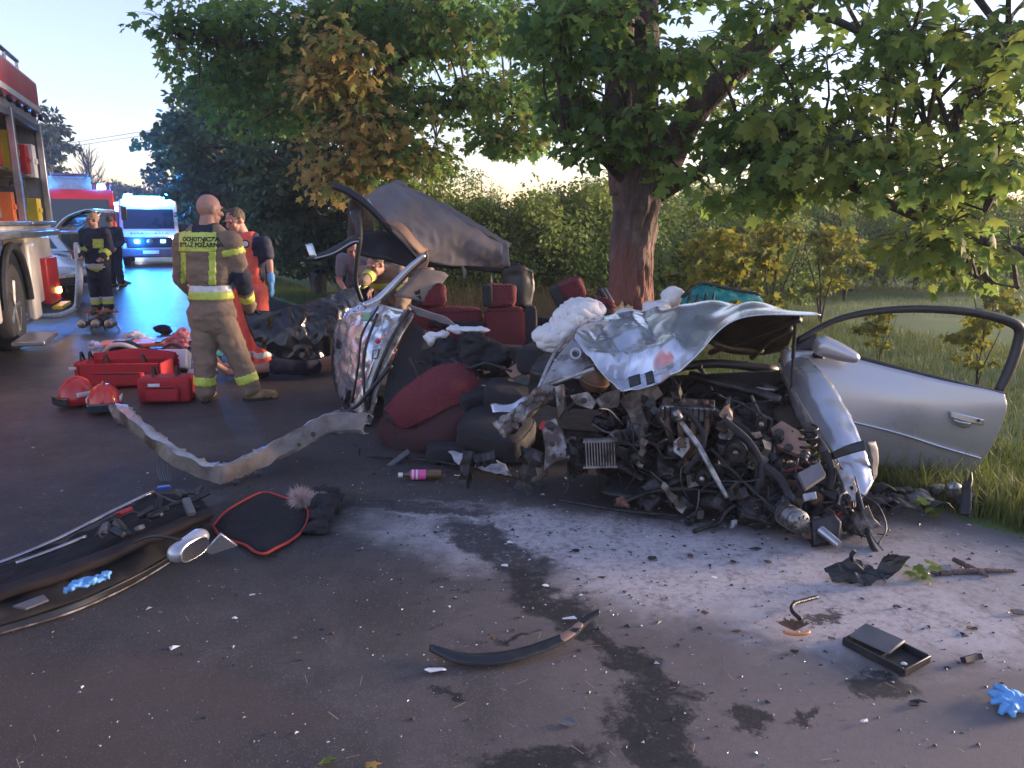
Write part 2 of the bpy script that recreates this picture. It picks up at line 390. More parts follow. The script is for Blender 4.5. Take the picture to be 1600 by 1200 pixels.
_a = _nt.nodes.new('ShaderNodeMath'); _a.operation = 'MULTIPLY_ADD'; _a.inputs[1].default_value = .9; _nt.links.new(_n.outputs['Fac'], _a.inputs[0]); _nt.links.new(_s.outputs[2], _a.inputs[2])
_r = _nt.nodes.new('ShaderNodeMapRange'); _r.inputs[1].default_value = 1.95; _r.inputs[2].default_value = 1.45; _r.inputs[4].default_value = .85; _nt.links.new(_a.outputs[0], _r.inputs[0])  # bark colour turns reddish towards the base, with a ragged edge
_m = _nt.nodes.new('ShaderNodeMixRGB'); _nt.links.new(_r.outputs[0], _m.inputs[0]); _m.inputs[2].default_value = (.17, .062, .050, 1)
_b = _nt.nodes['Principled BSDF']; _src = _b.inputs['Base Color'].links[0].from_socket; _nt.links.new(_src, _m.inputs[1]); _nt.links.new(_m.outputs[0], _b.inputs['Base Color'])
def leafmat(name, ramp, transl=.4): return mk(name, (0, 0, 0), .55, var=.12, vs=1.5, attr=ramp, transl=transl, spec=.2)
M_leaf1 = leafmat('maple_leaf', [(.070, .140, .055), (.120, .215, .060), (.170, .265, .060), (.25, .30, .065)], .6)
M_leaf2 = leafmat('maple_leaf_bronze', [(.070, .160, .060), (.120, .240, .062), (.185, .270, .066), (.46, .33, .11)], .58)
M_leafd = leafmat('dark_leaf', [(.028, .062, .042), (.046, .092, .055), (.080, .128, .058)], .3)
M_leafs = leafmat('shrub_leaf', [(.090, .155, .040), (.150, .235, .058), (.215, .29, .072), (.27, .30, .08)], .4)
M_leafy = leafmat('sapling_leaf', [(.09, .13, .025), (.18, .20, .03), (.34, .30, .04)], .45)
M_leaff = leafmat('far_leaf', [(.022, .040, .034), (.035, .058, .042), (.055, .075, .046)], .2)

def trunk_tube(pts, rs, n=18, k=40, rough=.03):
    mb = MB(); mb.tube(pts, rs, n, k); cl = cr([tuple(p) for p in pts], k)
    for i, v in enumerate(mb.v):
        q = Vector(v); h = noise.noise(q*Vector((4, 4, 1.2)))*rough+noise.noise(q*Vector((14, 14, 3)))*rough*.5
        mb.v[i] = tuple(q+Vector((h, h*.6, 0)))
        if n > 40:
            c = Vector(cl[min(k-1, i//n)]); d = (q-c); d.normalize(); rg = abs(noise.noise(Vector((q.x*13, q.y*13, q.z*2.6))))+.5*abs(noise.noise(Vector((q.x*30, q.y*30, q.z*7)))); mb.v[i] = tuple(Vector(mb.v[i])+d*(rg-.4)*.055)
    return mb
def nearest(pts, c):
    a = np.asarray(pts); return a[np.argmin(np.sum((a-np.asarray(c))**2, 1))]
def branches_for(cs, rads, skel, twigs=6, r=.016):
    """bough from the nearest point of the skeleton to each spray plus thin twigs inside it"""
    mb = MB()
    for c, rd in zip(cs, rads):
        c = Vector(c); a = Vector(nearest(skel, c-Vector((0, 0, .3)))); mid = (a+c)/2+Vector((random.uniform(-.1, .1), random.uniform(-.1, .1), random.uniform(.02, .18)))
        mb.tube([a, mid, c], [r*1.4, r, r*.5], 4, 6, caps=False)
        for k in range(twigs):
            d = Vector((random.gauss(0, 1), random.gauss(0, 1), random.gauss(0, .6))); d.normalize()
            e = c+Vector((d.x*rd[0], d.y*rd[1], d.z*rd[2]))*.85
            mb.tube([c, (c+e)/2+Vector((0, 0, .05)), e], [r*.45, r*.3, r*.15], 3, caps=False)
    return mb
def px_clumps(spec):
    cs = []; lb = []
    for (cx, cy, rx, ry, n, y0, y1, b) in spec:
        for _ in range(n):
            while True:
                u, w = random.uniform(-1, 1), random.uniform(-1, 1)
                if u*u+w*w < 1: break
            cs.append(tuple(P(cx+u*rx, cy+w*ry, random.uniform(y0, y1)))); lb.append(b+random.gauss(0, .08))
    return cs, lb
def split_leaves(name, data, size, T, mat, root, nparts):
    pos, tip, nr, lv = data; dist = np.linalg.norm(pos-np.array([0, 0, CH]), axis=1)
    px = 800+FPX*pos[:, 0]/(pos[:, 1]*math.cos(PITCH)-(pos[:, 2]-CH)*math.sin(PITCH))
    py = 600-FPX*((pos[:, 2]-CH)*math.cos(PITCH)+pos[:, 1]*math.sin(PITCH))/(pos[:, 1]*math.cos(PITCH)-(pos[:, 2]-CH)*math.sin(PITCH))
    inv = (px > 5) & (px < 1595) & (py > 5); dist = np.where(inv, dist, 1e6)-size*20
    order = np.argsort(dist); a = order[:nparts]; b = order[nparts:]
    tag(link('foliage', leaf_mesh('foliage', pos[b], tip[b], nr[b], size[b], lv[b], T, mat), root), kind='stuff')
    shades = []
    for s in range(6):
        one = leaf_mesh('leaf', np.zeros((1, 3)), np.array([[0, 1.0, 0]]), np.array([[0, 0, 1.0]]), np.ones(1), np.array([s/5]), T, mat); shades.append(one)
    tp = norm(tip[a]); x = norm(np.cross(tp, nr[a])); z = np.cross(x, tp)
    inv_ = parent_world(root).inverted()
    for i, k in enumerate(a):
        o = bpy.data.objects.new('leaf', shades[int(np.clip(lv[k]*5.99, 0, 5))]); col.objects.link(o)
        o.parent = root; o.matrix_parent_inverse = inv_
        o.matrix_basis = Matrix.Translation(pos[k]) @ Matrix((x[i], tp[i], z[i])).transposed().to_4x4() @ Matrix.Scale(size[k], 4)

# --- the big maple that the car struck
TB = P(988, 597, 7.6); TB.z = -.1
mt = empty('maple_tree', (TB.x, TB.y, 0), 'big maple tree right behind the wreck with scraped bark, reddish towards the base', 'tree')
tr_pts = [TB, P(988, 540, 7.6), P(986, 450, 7.6), P(992, 340, 7.6), P(1003, 262, 7.6)]
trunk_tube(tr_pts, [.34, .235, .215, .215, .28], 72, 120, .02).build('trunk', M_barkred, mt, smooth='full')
limbs1 = [
    ([P(985, 300, 7.6), P(972, 200, 7.65), P(972, 90, 7.7), P(968, -30, 7.8), P(950, -260, 8)], [.20, .17, .16, .13, .06]),
    ([P(1012, 290, 7.55), P(1008, 200, 7.4), P(1010, 90, 7.3), P(1015, -40, 7.2), P(1040, -260, 7.1)], [.18, .13, .11, .10, .05]),
    ([P(1025, 290, 7.55), P(1075, 190, 7.4), P(1140, 118, 7.2), P(1215, 50, 7.0), P(1275, -15, 6.8), P(1380, -140, 6.5)], [.16, .135, .12, .095, .08, .04]),
    ([P(1030, 305, 7.55), P(1090, 270, 7.3), P(1150, 246, 7.1), P(1212, 238, 6.9), P(1268, 252, 6.7), P(1335, 292, 6.5), P(1410, 328, 6.3), P(1490, 362, 6.1), P(1600, 394, 5.8), P(1720, 415, 5.5)], [.075, .062, .055, .05, .046, .042, .040, .036, .03, .018]),
    ([P(990, 300, 7.55), P(958, 268, 7.4), P(925, 238, 7.3), P(885, 232, 7.2)], [.055, .032, .024, .014]),
    ([P(1215, 50, 7.0), P(1262, 26, 6.9), P(1320, 38, 6.7), P(1385, 82, 6.5), P(1432, 138, 6.4), P(1448, 205, 6.3)], [.05, .034, .030, .026, .022, .012]),
    ([P(1340, -90, 6.6), P(1392, -5, 6.5), P(1440, 85, 6.4), P(1478, 185, 6.3), P(1505, 250, 6.2)], [.035, .028, .024, .018, .010]),
    ([P(1300, 270, 6.6), P(1380, 262, 6.3), P(1460, 300, 6.1), P(1540, 330, 5.9)], [.024, .018, .013, .008]),
    ([P(1380, -140, 6.5), P(1480, -60, 6.2), P(1560, 40, 6.0), P(1640, 140, 5.8)], [.04, .03, .024, .012]),
    ([P(1455, 348, 6.2), P(1490, 400, 6.1), P(1530, 435, 6.0), P(1590, 450, 5.9)], [.018, .013, .01, .006]),
]
skel1 = []
for pts, rs in limbs1:
    trunk_tube(pts, rs, 9, len(pts)*7, .012).build('limb', M_bark2 if rs[0] < .1 else M_bark, mt, smooth='full'); skel1 += [tuple(p) for p in cr([tuple(p) for p in pts], len(pts)*5)[4:]]
spec1 = [ # cx, cy, rx, ry, n, Y0, Y1, leaf tone with shaded left and backlit right painted in
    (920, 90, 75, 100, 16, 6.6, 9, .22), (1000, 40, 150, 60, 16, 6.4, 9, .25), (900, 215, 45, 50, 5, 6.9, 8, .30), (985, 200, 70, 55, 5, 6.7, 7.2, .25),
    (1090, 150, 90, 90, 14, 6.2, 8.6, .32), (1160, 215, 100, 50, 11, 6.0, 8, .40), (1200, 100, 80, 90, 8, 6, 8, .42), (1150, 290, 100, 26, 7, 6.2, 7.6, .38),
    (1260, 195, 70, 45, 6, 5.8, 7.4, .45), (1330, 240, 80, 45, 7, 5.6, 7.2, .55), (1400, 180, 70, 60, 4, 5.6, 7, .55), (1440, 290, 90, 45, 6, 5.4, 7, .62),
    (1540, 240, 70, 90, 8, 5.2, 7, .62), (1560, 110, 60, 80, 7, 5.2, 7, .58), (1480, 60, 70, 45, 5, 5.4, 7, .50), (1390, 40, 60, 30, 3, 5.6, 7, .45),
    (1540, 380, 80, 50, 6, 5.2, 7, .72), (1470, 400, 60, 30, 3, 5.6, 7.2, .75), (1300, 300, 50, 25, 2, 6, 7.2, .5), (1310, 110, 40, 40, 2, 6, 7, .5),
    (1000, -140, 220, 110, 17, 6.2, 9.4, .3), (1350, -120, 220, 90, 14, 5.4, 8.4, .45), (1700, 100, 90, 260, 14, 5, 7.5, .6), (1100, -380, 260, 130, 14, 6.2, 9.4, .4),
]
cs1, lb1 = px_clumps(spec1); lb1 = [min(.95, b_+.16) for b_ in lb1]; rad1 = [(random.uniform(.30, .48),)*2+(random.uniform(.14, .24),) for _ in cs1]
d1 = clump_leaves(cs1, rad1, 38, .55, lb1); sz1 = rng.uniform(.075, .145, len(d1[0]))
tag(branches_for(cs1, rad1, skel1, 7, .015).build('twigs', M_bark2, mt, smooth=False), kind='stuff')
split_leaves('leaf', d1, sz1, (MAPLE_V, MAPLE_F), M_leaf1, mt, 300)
# scar where the bark came off
M_wood = mk('bare_wood', (.48, .33, .17), .8, var=.25, vs=20, bump=.4, bs=50)
M_scrape = mk('scraped_bark', (.16, .065, .05), .85, var=.4, vs=14, bump=.7, bs=40)
def on_trunk(x0, x1, y0, y1, th, jag=.02):
    mb = MB(); g = []; ctr = P(987, 470, 7.6)
    for i in range(9):
        row = []
        for j in range(7):
            ang = math.pi*1.5+(x0+(x1-x0)*i/8); y = y0+(y1-y0)*j/6
            yy = P(987, y, 7.38).z; e = jag*noise.noise(Vector((i*1.3, j*1.3, th*99))) if j in (0, 6) else 0
            row.append(Vector((ctr.x+(.218+th)*math.cos(ang), ctr.y+(.218+th)*math.sin(ang), yy+e*4)))
        g.append(row)
    return mb.patch(g, 18, 14, .012, 20)
on_trunk(-.95, -.10, 476, 500, .010, .03).build('bare_wood', M_wood, mt, solid=.02)

# --- second maple along the verge
T2 = P(563, 420, 13.0); T2.z = -.1
m2 = empty('maple_tree', (T2.x, T2.y, 0), 'maple tree with partly bronze coloured leaves beside the lifted roof of the wreck', 'tree')
trunk_tube([T2, P(563, 400, 13), P(566, 300, 13), P(578, 220, 13), P(600, 120, 13), P(612, 0, 13), P(620, -250, 13)], [.30, .23, .21, .20, .18, .15, .05]).build('trunk', M_bark2, m2, smooth='full')
limbs2 = [([P(578, 220, 13), P(660, 175, 12.8), P(740, 165, 12.5), P(830, 185, 12.2)], [.10, .07, .05, .02]),
          ([P(600, 120, 13), P(690, 60, 12.9), P(790, 60, 12.7), P(860, 110, 12.4)], [.11, .08, .05, .02]),
          ([P(590, 150, 13), P(500, 90, 12.8), P(400, 70, 12.5), P(280, 60, 12.2)], [.13, .10, .06, .02]),
          ([P(605, 60, 13), P(520, -40, 13), P(420, -80, 12.9), P(320, -60, 12.8)], [.11, .08, .05, .02]),
          ([P(610, 40, 13), P(690, -60, 13.1), P(780, -110, 13.3)], [.11, .07, .03]),
          ([P(575, 225, 13), P(530, 180, 12.4), P(520, 130, 12.0)], [.06, .04, .015])]
skel2 = [tuple(P(563+i*4, 260-i*26, 13)) for i in range(20)]
for pts, rs in limbs2:
    trunk_tube(pts, rs, 8, 24, .01).build('limb', M_bark2, m2, smooth='full'); skel2 += [tuple(p) for p in cr([tuple(p) for p in pts], 20)]
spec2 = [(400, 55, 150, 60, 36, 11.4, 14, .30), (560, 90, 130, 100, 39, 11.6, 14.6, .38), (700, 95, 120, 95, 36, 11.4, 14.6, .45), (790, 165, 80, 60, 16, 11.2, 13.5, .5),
         (545, 195, 70, 105, 27, 11.2, 12.2, .88), (530, 90, 45, 50, 8, 11.0, 11.8, .92), (600, 240, 40, 45, 8, 11.4, 12.4, .80), (640, 225, 60, 70, 14, 11.6, 13.6, .55), (325, 105, 40, 40, 5, 11.6, 13, .28), (815, 205, 50, 22, 7, 11.2, 13, .5),  # first three entries take the bronze end of the leaf ramp
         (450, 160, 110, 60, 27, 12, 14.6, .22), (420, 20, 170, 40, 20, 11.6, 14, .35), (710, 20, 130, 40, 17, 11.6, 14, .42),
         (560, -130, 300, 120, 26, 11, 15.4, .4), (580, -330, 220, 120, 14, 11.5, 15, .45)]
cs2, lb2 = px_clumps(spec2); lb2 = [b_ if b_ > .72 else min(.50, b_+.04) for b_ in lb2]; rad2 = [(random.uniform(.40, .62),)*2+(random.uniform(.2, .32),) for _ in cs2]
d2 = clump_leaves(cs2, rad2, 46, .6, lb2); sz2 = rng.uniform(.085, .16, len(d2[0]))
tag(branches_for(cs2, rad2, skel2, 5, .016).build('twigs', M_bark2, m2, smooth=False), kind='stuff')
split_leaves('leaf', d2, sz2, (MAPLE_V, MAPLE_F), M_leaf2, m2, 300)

# --- generic trees and shrubs; alike ones share their meshes
def tree_proto(h, rx, n, per, leaf, mat, T, low=.25, bark=None, r=.12, flat=.55, seed=0, stems=1):
    random.seed(seed); cs, skel = [], []; mbt = MB(); out = []
    for s in range(stems):
        a = random.uniform(0, 6.28); sp = .0 if stems == 1 else rx*.55
        pts = [Vector((0, 0, -.1)), Vector((math.cos(a)*sp*.25, math.sin(a)*sp*.25, h*.3)), Vector((math.cos(a)*sp*.7+random.gauss(0, .05)*h*.3, math.sin(a)*sp*.7, h*.65)), Vector((math.cos(a)*sp, math.sin(a)*sp, h*.93))]
        mbt.tube(pts, [r, r*.75, r*.45, r*.1], 7, 14); skel += [tuple(p) for p in cr([tuple(p) for p in pts], 16)[3:]]
    for _ in range(n):
        while True:
            q = Vector((random.uniform(-1, 1), random.uniform(-1, 1), random.uniform(-1, 1)))
            if .25 < q.length < 1: break
        z = low*h+(h*(1-low))*(q.z*.5+.5); w = math.sin(math.pi*min(1, .14+.86*(z/h-low)/(1-low)))**.6
        cs.append((q.x*rx*w*random.uniform(.75, 1.1), q.y*rx*w*random.uniform(.75, 1.1), z))
    cr_ = [(random.uniform(.16, .28)*rx,)*2+(random.uniform(.16, .28)*rx*flat,) for _ in cs]
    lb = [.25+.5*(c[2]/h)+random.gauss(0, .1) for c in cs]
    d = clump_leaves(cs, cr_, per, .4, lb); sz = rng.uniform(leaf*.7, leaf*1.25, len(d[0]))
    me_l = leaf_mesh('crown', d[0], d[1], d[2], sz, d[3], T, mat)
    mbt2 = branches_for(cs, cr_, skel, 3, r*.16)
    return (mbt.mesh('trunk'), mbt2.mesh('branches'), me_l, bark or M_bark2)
def plant(proto, name, loc, label, group, sc=1.0, rz=None, cat='tree', szz=1.0):
    o = empty(name, loc, label, cat, group, random.uniform(0, 6.28) if rz is None else rz); o.scale = (sc, sc, sc*szz)
    tk, br, cw, bark = proto
    for nm, me in (('trunk', tk), ('branches', br), ('crown', cw)):
        if nm != 'crown' and not me.materials: me.materials.append(bark)
        c = bpy.data.objects.new(nm, me); col.objects.link(c); c.parent = o
        if nm != 'trunk': c['kind'] = 'stuff'
    return o
FIVE, OVAL, MAPLE = (FIVE_V, FIVE_F), (OVAL_V, OVAL_F), (MAPLE_V, MAPLE_F)
pd1 = tree_proto(6.2, 2.2, 95, 80, .17, M_leafd, FIVE, .16, r=.2, seed=11); pd2 = tree_proto(7.0, 2.5, 100, 80, .18, M_leafd, FIVE, .14, r=.22, seed=12)
for i, (Y, dx, pr, s, lab) in enumerate(((17.5, 1.3, pd1, .92, 'dark bushy maple standing behind the bronze leaved one'), (22.0, 1.2, pd2, .95, 'tall dark maple between the bushy one and the pole'),
                                       (27.5, 1.2, pd1, 1.1, 'dark roadside maple just beside the wooden pole'), (34.0, 1.5, pd2, 1.0, 'farthest dark maple of the row, past the ambulance'))):
    plant(pr, 'roadside_maple', (road_edge(Y)+dx, Y, 0), lab, 'maples lining the road', s)
pdb = tree_proto(2.0, 1.2, 40, 60, .13, M_leafd, FIVE, .03, r=.04, seed=13, stems=4)
for i, (Y, dx, s, lab) in enumerate(((14.6, 2.0, .9, 'dark bush at the foot of the bronze leaved maple'), (17.0, 2.3, 1.15, 'dark green bush under the bushy maple'), (20.0, 1.9, 1.2, 'dark green bush behind the paramedic'), (24.0, 1.8, 1.3, 'dark green bush by the grass strip under the tall maple'), (30, 1.5, 1.3, 'dark green bush near the front of the ambulance'))):
    plant(pdb, 'verge_bush', (road_edge(Y)+dx, Y, 0), lab, 'bushes on the verge', s, cat='bush')
# far trees and wood at the end of the road
pf = [tree_proto(7.2, 2.6, 46, 46, .42, M_leaff, OVAL, .10, r=.16, seed=21), tree_proto(7.6, 1.9, 46, 46, .36, M_leaff, OVAL, .08, r=.16, seed=22), tree_proto(6.5, 3.0, 46, 46, .42, M_leaff, OVAL, .12, r=.18, seed=23)]
plant(pf[1], 'far_tree', P(88, 330, 46)*Vector((1, 1, 0)) if False else (P(88, 330, 46).x, 46, 0), 'tall tree behind the fire engine with the open lockers', 'trees at the end of the road', 1.12)
plant(pf[0], 'far_tree', (P(52, 330, 50).x, 50, 0), 'broad tree half hidden by the open lockers fire engine', 'trees at the end of the road', 1.1)
for i in range(15):
    x = 120+i*18; Y = random.uniform(62, 84)
    plant(pf[i % 3], 'far_tree', (P(x, 330, Y).x, Y, 0), 'dark tree of the wood behind the ambulances', 'dark trees of the wood', random.uniform(.62, .95)*Y/78)
bare = MB()
for k in range(60):
    a = random.uniform(0, 6.28); z = random.uniform(1.2, 4.4); e = random.uniform(.4, 1.3)*(1.2-z/5.5)
    q0 = Vector((0, 0, z)); q1 = q0+Vector((math.cos(a)*e*.6, math.sin(a)*e*.6, .35)); q2 = q0+Vector((math.cos(a)*e, math.sin(a)*e, .9))
    bare.tube([q0, q1, q2], [.035, .022, .008], 4, 6)
    for h in range(3): bare.tube([q1, q1+Vector((random.gauss(0, .3), random.gauss(0, .3), .5))], [.014, .005], 3)
bt = empty('bare_tree', (P(146, 330, 44).x, 44, 0), 'thin nearly leafless tree next to the tall dark tree', 'tree')
b_ = MB(); b_.tube([(0, 0, -.1), (.05, 0, 2.4), (0, 0, 4.8)], [.12, .08, .02], 7, 12)
for mb_, nm in ((b_, 'trunk'), (bare, 'branches')):
    o = link(nm, mb_.mesh(nm)); o.parent = bt; o.data.materials.append(M_bark2)
bt.scale = (1.15,)*3
# young shrubs over the meadow
ps = [tree_proto(2.7, 1.25, 66, 80, .098, M_leafs, OVAL, .05, r=.035, seed=31, stems=4, flat=1.3), tree_proto(2.4, 1.4, 66, 80, .095, M_leafs, OVAL, .04, r=.03, seed=32, stems=5, flat=1.3),
      tree_proto(3.2, 1.0, 50, 44, .080, M_leafs, OVAL, .15, r=.03, seed=33, stems=3, flat=1.3)]
lab_s = ['light green rounded shrub', 'low spreading light green shrub', 'slim upright light green shrub']
def shrub_label(k, x, Y): return lab_s[k]+(' in the near row' if Y < 20 else (' in the middle row' if Y < 26 else ' in the back row'))+(' behind the lifted roof' if x < 800 else (' between the roof and the scraped trunk' if x < 985 else (' beyond the young maples' if x < 1300 else ' across the lawn behind the open door')))
random.seed(77)
shr = [(640, 17, 0), (690, 15.5, 1), (745, 17.5, 0), (800, 15.5, 1), (850, 17.5, 0), (905, 15.0, 1), (950, 18, 0), (620, 22, 0), (720, 23, 0), (780, 24, 2), (860, 23, 0), (930, 24, 0),
       (1050, 16.5, 1), (1100, 19, 0), (1160, 20, 0), (1225, 21.5, 0), (1290, 23.5, 0), (1350, 25, 1), (1080, 25, 0), (1180, 27, 2), (1420, 28, 0), (1490, 27, 1), (1560, 29, 0), (1630, 26, 0), (1330, 31, 0), (1250, 30, 0), (1400, 34, 0), (1530, 36, 0), (1020, 27, 2), (560, 26, 0), (1680, 31, 0), (680, 30, 2), (820, 31, 0), (980, 33, 0), (1120, 33, 0)]
shr += [(x, random.uniform(12.6, 14.6), i % 2) for i, x in enumerate(range(650, 960, 44))]+[(x, random.uniform(15.5, 18), (i+1) % 2) for i, x in enumerate(range(1045, 1330, 48))]+[(x, random.uniform(18.5, 21), i % 2) for i, x in enumerate(range(1340, 1640, 50))]
for x, Y, k in shr:
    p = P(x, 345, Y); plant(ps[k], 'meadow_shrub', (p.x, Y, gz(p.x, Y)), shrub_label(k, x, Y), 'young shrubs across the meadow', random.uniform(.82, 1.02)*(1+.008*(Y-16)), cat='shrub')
pt = tree_proto(3.3, .75, 30, 26, .08, M_leafs, OVAL, .35, r=.025, seed=41, stems=3, flat=1.2)
for x, Y, s, lab in ((700, 14.5, .95, 'thin tall sapling rising above the shrubs behind the roof'), (745, 19, .95, 'thin sapling rising between meadow shrubs'), (1330, 17, .9, 'thin tall sapling at the edge of the lawn')):
    p = P(x, 345, Y); plant(pt, 'sapling', (p.x, Y, gz(p.x, Y)), lab, None, s)
py = tree_proto(1.75, .75, 24, 24, .115, M_leafy, MAPLE, .22, r=.018, seed=51, stems=4)
for x, Y, s, lab in ((1135, 10.6, 1.0, 'yellow green young maple behind the torn windscreen'), (1215, 11.4, 1.08, 'yellow green young maple behind the lifted bonnet'), (1295, 13.2, 1.02, 'yellow green young maple between bonnet and door window'),
                   (1120, 13.5, 1.0, 'yellow green young maple beside the scraped trunk'), (1560, 10.5, .62, 'small yellow green sapling seen through the door window'), (1560, 8.0, .5, 'little sapling by the rear edge of the open door'), (1395, 9.4, .42, 'little sapling seen low through the door window')):
    p = P(x, 345, Y); plant(py, 'young_maple', (p.x, Y, gz(p.x, Y)), lab, 'young maples behind the wreck', s)
pfr = tree_proto(5.6, 3.2, 60, 50, .34, M_leaff, OVAL, .05, r=.16, seed=61)
for i, (x, Y) in enumerate(((1075, 62), (1130, 66), (1190, 60), (1330, 70), (1440, 66), (1540, 72), (930, 70), (860, 76), (1240, 74), (1650, 68), (760, 74), (660, 72))):
    p = P(x, 330, Y); plant(pfr, 'hedgerow_tree', (p.x, Y, 0), 'dark tree of the hedgerow beyond the meadow', 'trees beyond the meadow', random.uniform(.7, .95))
# --- grass
def grass(name, pts, h, lab, mat, w=.012, lean=.35):
    N = len(pts); a = rng.uniform(0, 6.283, N); hh = h*rng.uniform(.5, 1.25, N)
    d = np.stack([np.cos(a), np.sin(a), np.zeros(N)], 1); s = np.stack([-np.sin(a), np.cos(a), np.zeros(N)], 1)*w*rng.uniform(.6, 1.4, N)[:, None]
    tip = pts+np.array([0, 0, 1])*hh[:, None]+d*(hh*lean*rng.uniform(.2, 1.6, N))[:, None]; mid = pts+np.array([0, 0, .55])*hh[:, None]+d*(hh*lean*.25)[:, None]
    v = np.stack([pts-s, pts+s, mid+s*.8, mid-s*.8, tip], 1).reshape(-1, 3)
    f = (np.array([(0, 1, 2), (0, 2, 3), (3, 2, 4)])[None]+(np.arange(N)*5)[:, None, None]).reshape(-1)
    me = bpy.data.meshes.new(name); me.vertices.add(len(v)); me.vertices.foreach_set('co', v.ravel()); me.loops.add(len(f)); me.loops.foreach_set('vertex_index', f.astype(np.int32))
    k = len(f)//3; me.polygons.add(k); me.polygons.foreach_set('loop_start', np.arange(k, dtype=np.int32)*3)
    lv = np.clip(.5+.25*np.array([noise.noise(Vector(p*.9)) for p in pts])+rng.normal(size=N)*.2, 0, 1)
    at = me.attributes.new('lv', 'FLOAT', 'POINT'); at.data.foreach_set('value', np.repeat(lv, 5).astype(np.float32)); me.materials.append(mat); me.update()
    return tag(link(name, me), lab, 'grass', None, 'stuff')
M_grass = leafmat('grass_blade', [(.045, .075, .020), (.095, .140, .030), (.155, .185, .042), (.21, .18, .08)], .4)
M_dry = leafmat('dry_grass_blade', [(.075, .070, .030), (.13, .105, .055), (.20, .155, .09)], .3)
def scatter(n, y0, y1, d0, d1, p=1.5):
    y = y0+(y1-y0)*rng.random(n)**p; d = d0+(d1-d0)*rng.random(n); pts = []
    for yy, dd in zip(y, d):
        x = road_edge(yy)+dd; pts.append((x, yy, gz(x, yy)-.01))
    return np.array(pts)
a = np.concatenate([scatter(9000, 2.3, 6, -.04, .5, 1.0), scatter(26000, 2.5, 9, .05, 2.2, 1.1), scatter(60000, 3.0, 16, .5, 9, 1.2), scatter(30000, 9, 34, .1, 1.6, 1.3), scatter(26000, 14, 30, 2, 26, 1)])
grass('grass', a, .12, 'green grass covering the verge and the meadow', M_grass, .0035)
a = np.concatenate([scatter(9000, 9.5, 15, .8, 4, 1)])
grass('dry_grass', a, .75, 'tall pale dry grass standing behind the wreck', M_dry, .003, .3)
a = np.concatenate([scatter(3500, 3.2, 8, .02, .9, 1.0)])
grass('weeds', a, .24, 'longer weeds along the crumbled road edge', M_grass, .004, .5)
a = scatter(4000, -2, 40, -9.5, -7.7, 1.0)
grass('grass', a, .14, 'grass on the far side of the road', M_grass, .01)
# --- pole and wires
M_pole = mk('pole_wood', (.14, .11, .10), .9, var=.3)
pp = P(341, 400, 34); po = empty('utility_pole', (pp.x, 34, 0), 'thin wooden utility pole rising behind the row of maples', 'pole')
MB().tube([(pp.x, 34, -.1), (pp.x, 34, 6.2)], [.11, .09], 10, 4).build('post', M_pole, po)
MB().box((pp.x, 34, 5.6), (1.3, .1, .1)).build('crossarm', M_pole, po)
for k, (z, s) in enumerate(((5.66, -.6), (5.66, .6))):
    mb = MB(); a0 = Vector((pp.x+s, 34, z)); mb.tube([a0, a0+Vector((-24, 15, -.5)), a0+Vector((-60, 34, .4))], .012, 4, 14)
    mb.tube([a0, a0+Vector((34, 24, -.6)), a0+Vector((90, 60, .2))], .012, 4, 14)
    tag(mb.build('overhead_wire', M_pole, None), 'thin overhead wire strung from the utility pole', 'wire', 'overhead wires')
# ------------------------------------------------------------------ emergency vehicles
M_red = mk('fire_red', (.52, .020, .022), .42, coat=.15, var=.12, vs=2); M_cream = mk('cream_paint', (.62, .57, .52), .4, coat=.3, var=.15, vs=3)
M_white = mk('white_paint', (.74, .74, .74), .35, coat=.4, var=.1, vs=3, c2=(.55, .52, .48), cs=4, camt=.35); M_rubber = mk('rubber', (.022, .022, .024), .8, var=.3, vs=20, bump=.3, bs=40)
M_alu = mk('aluminium', (.42, .42, .44), .38, 1.0, var=.15, vs=10); M_grey = mk('grey_plastic', (.10, .10, .11), .55, var=.2, vs=12); M_black = mk('black_plastic', (.018, .018, .020), .45, var=.3, vs=14)
M_dkgrey = mk('locker_grey', (.30, .30, .32), .6, var=.25, vs=5); M_glass = mk('dark_glass', (.015, .02, .028), .06, var=.1, spec=.8, coat=.5)
M_blue = mk('blue_paint', (.03, .08, .36), .35, coat=.4, var=.1); M_yel = mk('yellow_paint', (.70, .52, .05), .4, var=.1); M_orange = mk('orange_plastic', (.75, .17, .04), .45, var=.15)
M_silver = mk('silver_paint', (.50, .50, .52), .30, .75, var=.10, vs=3, coat=.5)
M_beacon = mk('lit_beacon', (.05, .2, .8), .2, emit=(.05, .42, 1.0), es=30); M_beacon2 = mk('lit_beacon_small', (.05, .2, .8), .2, emit=(.05, .45, 1.0), es=9)
M_lampy = mk('lit_marker_lamp', (.8, .5, .1), .3, emit=(1, .5, .12), es=5); M_lampw = mk('lit_headlamp', (.8, .8, .8), .2, emit=(.9, .92, 1), es=7)
M_hose = mk('hose_canvas', (.62, .60, .62), .8, var=.2, vs=30); M_textred = mk('red_lettering', (.45, .02, .03), .4); M_textblk = mk('black_lettering', (.01, .01, .012), .6)
M_plate = mk('plate_white', (.75, .75, .72), .4)
def put(root, loc, rz): root.location = loc; root.rotation_euler = (0, 0, rz)
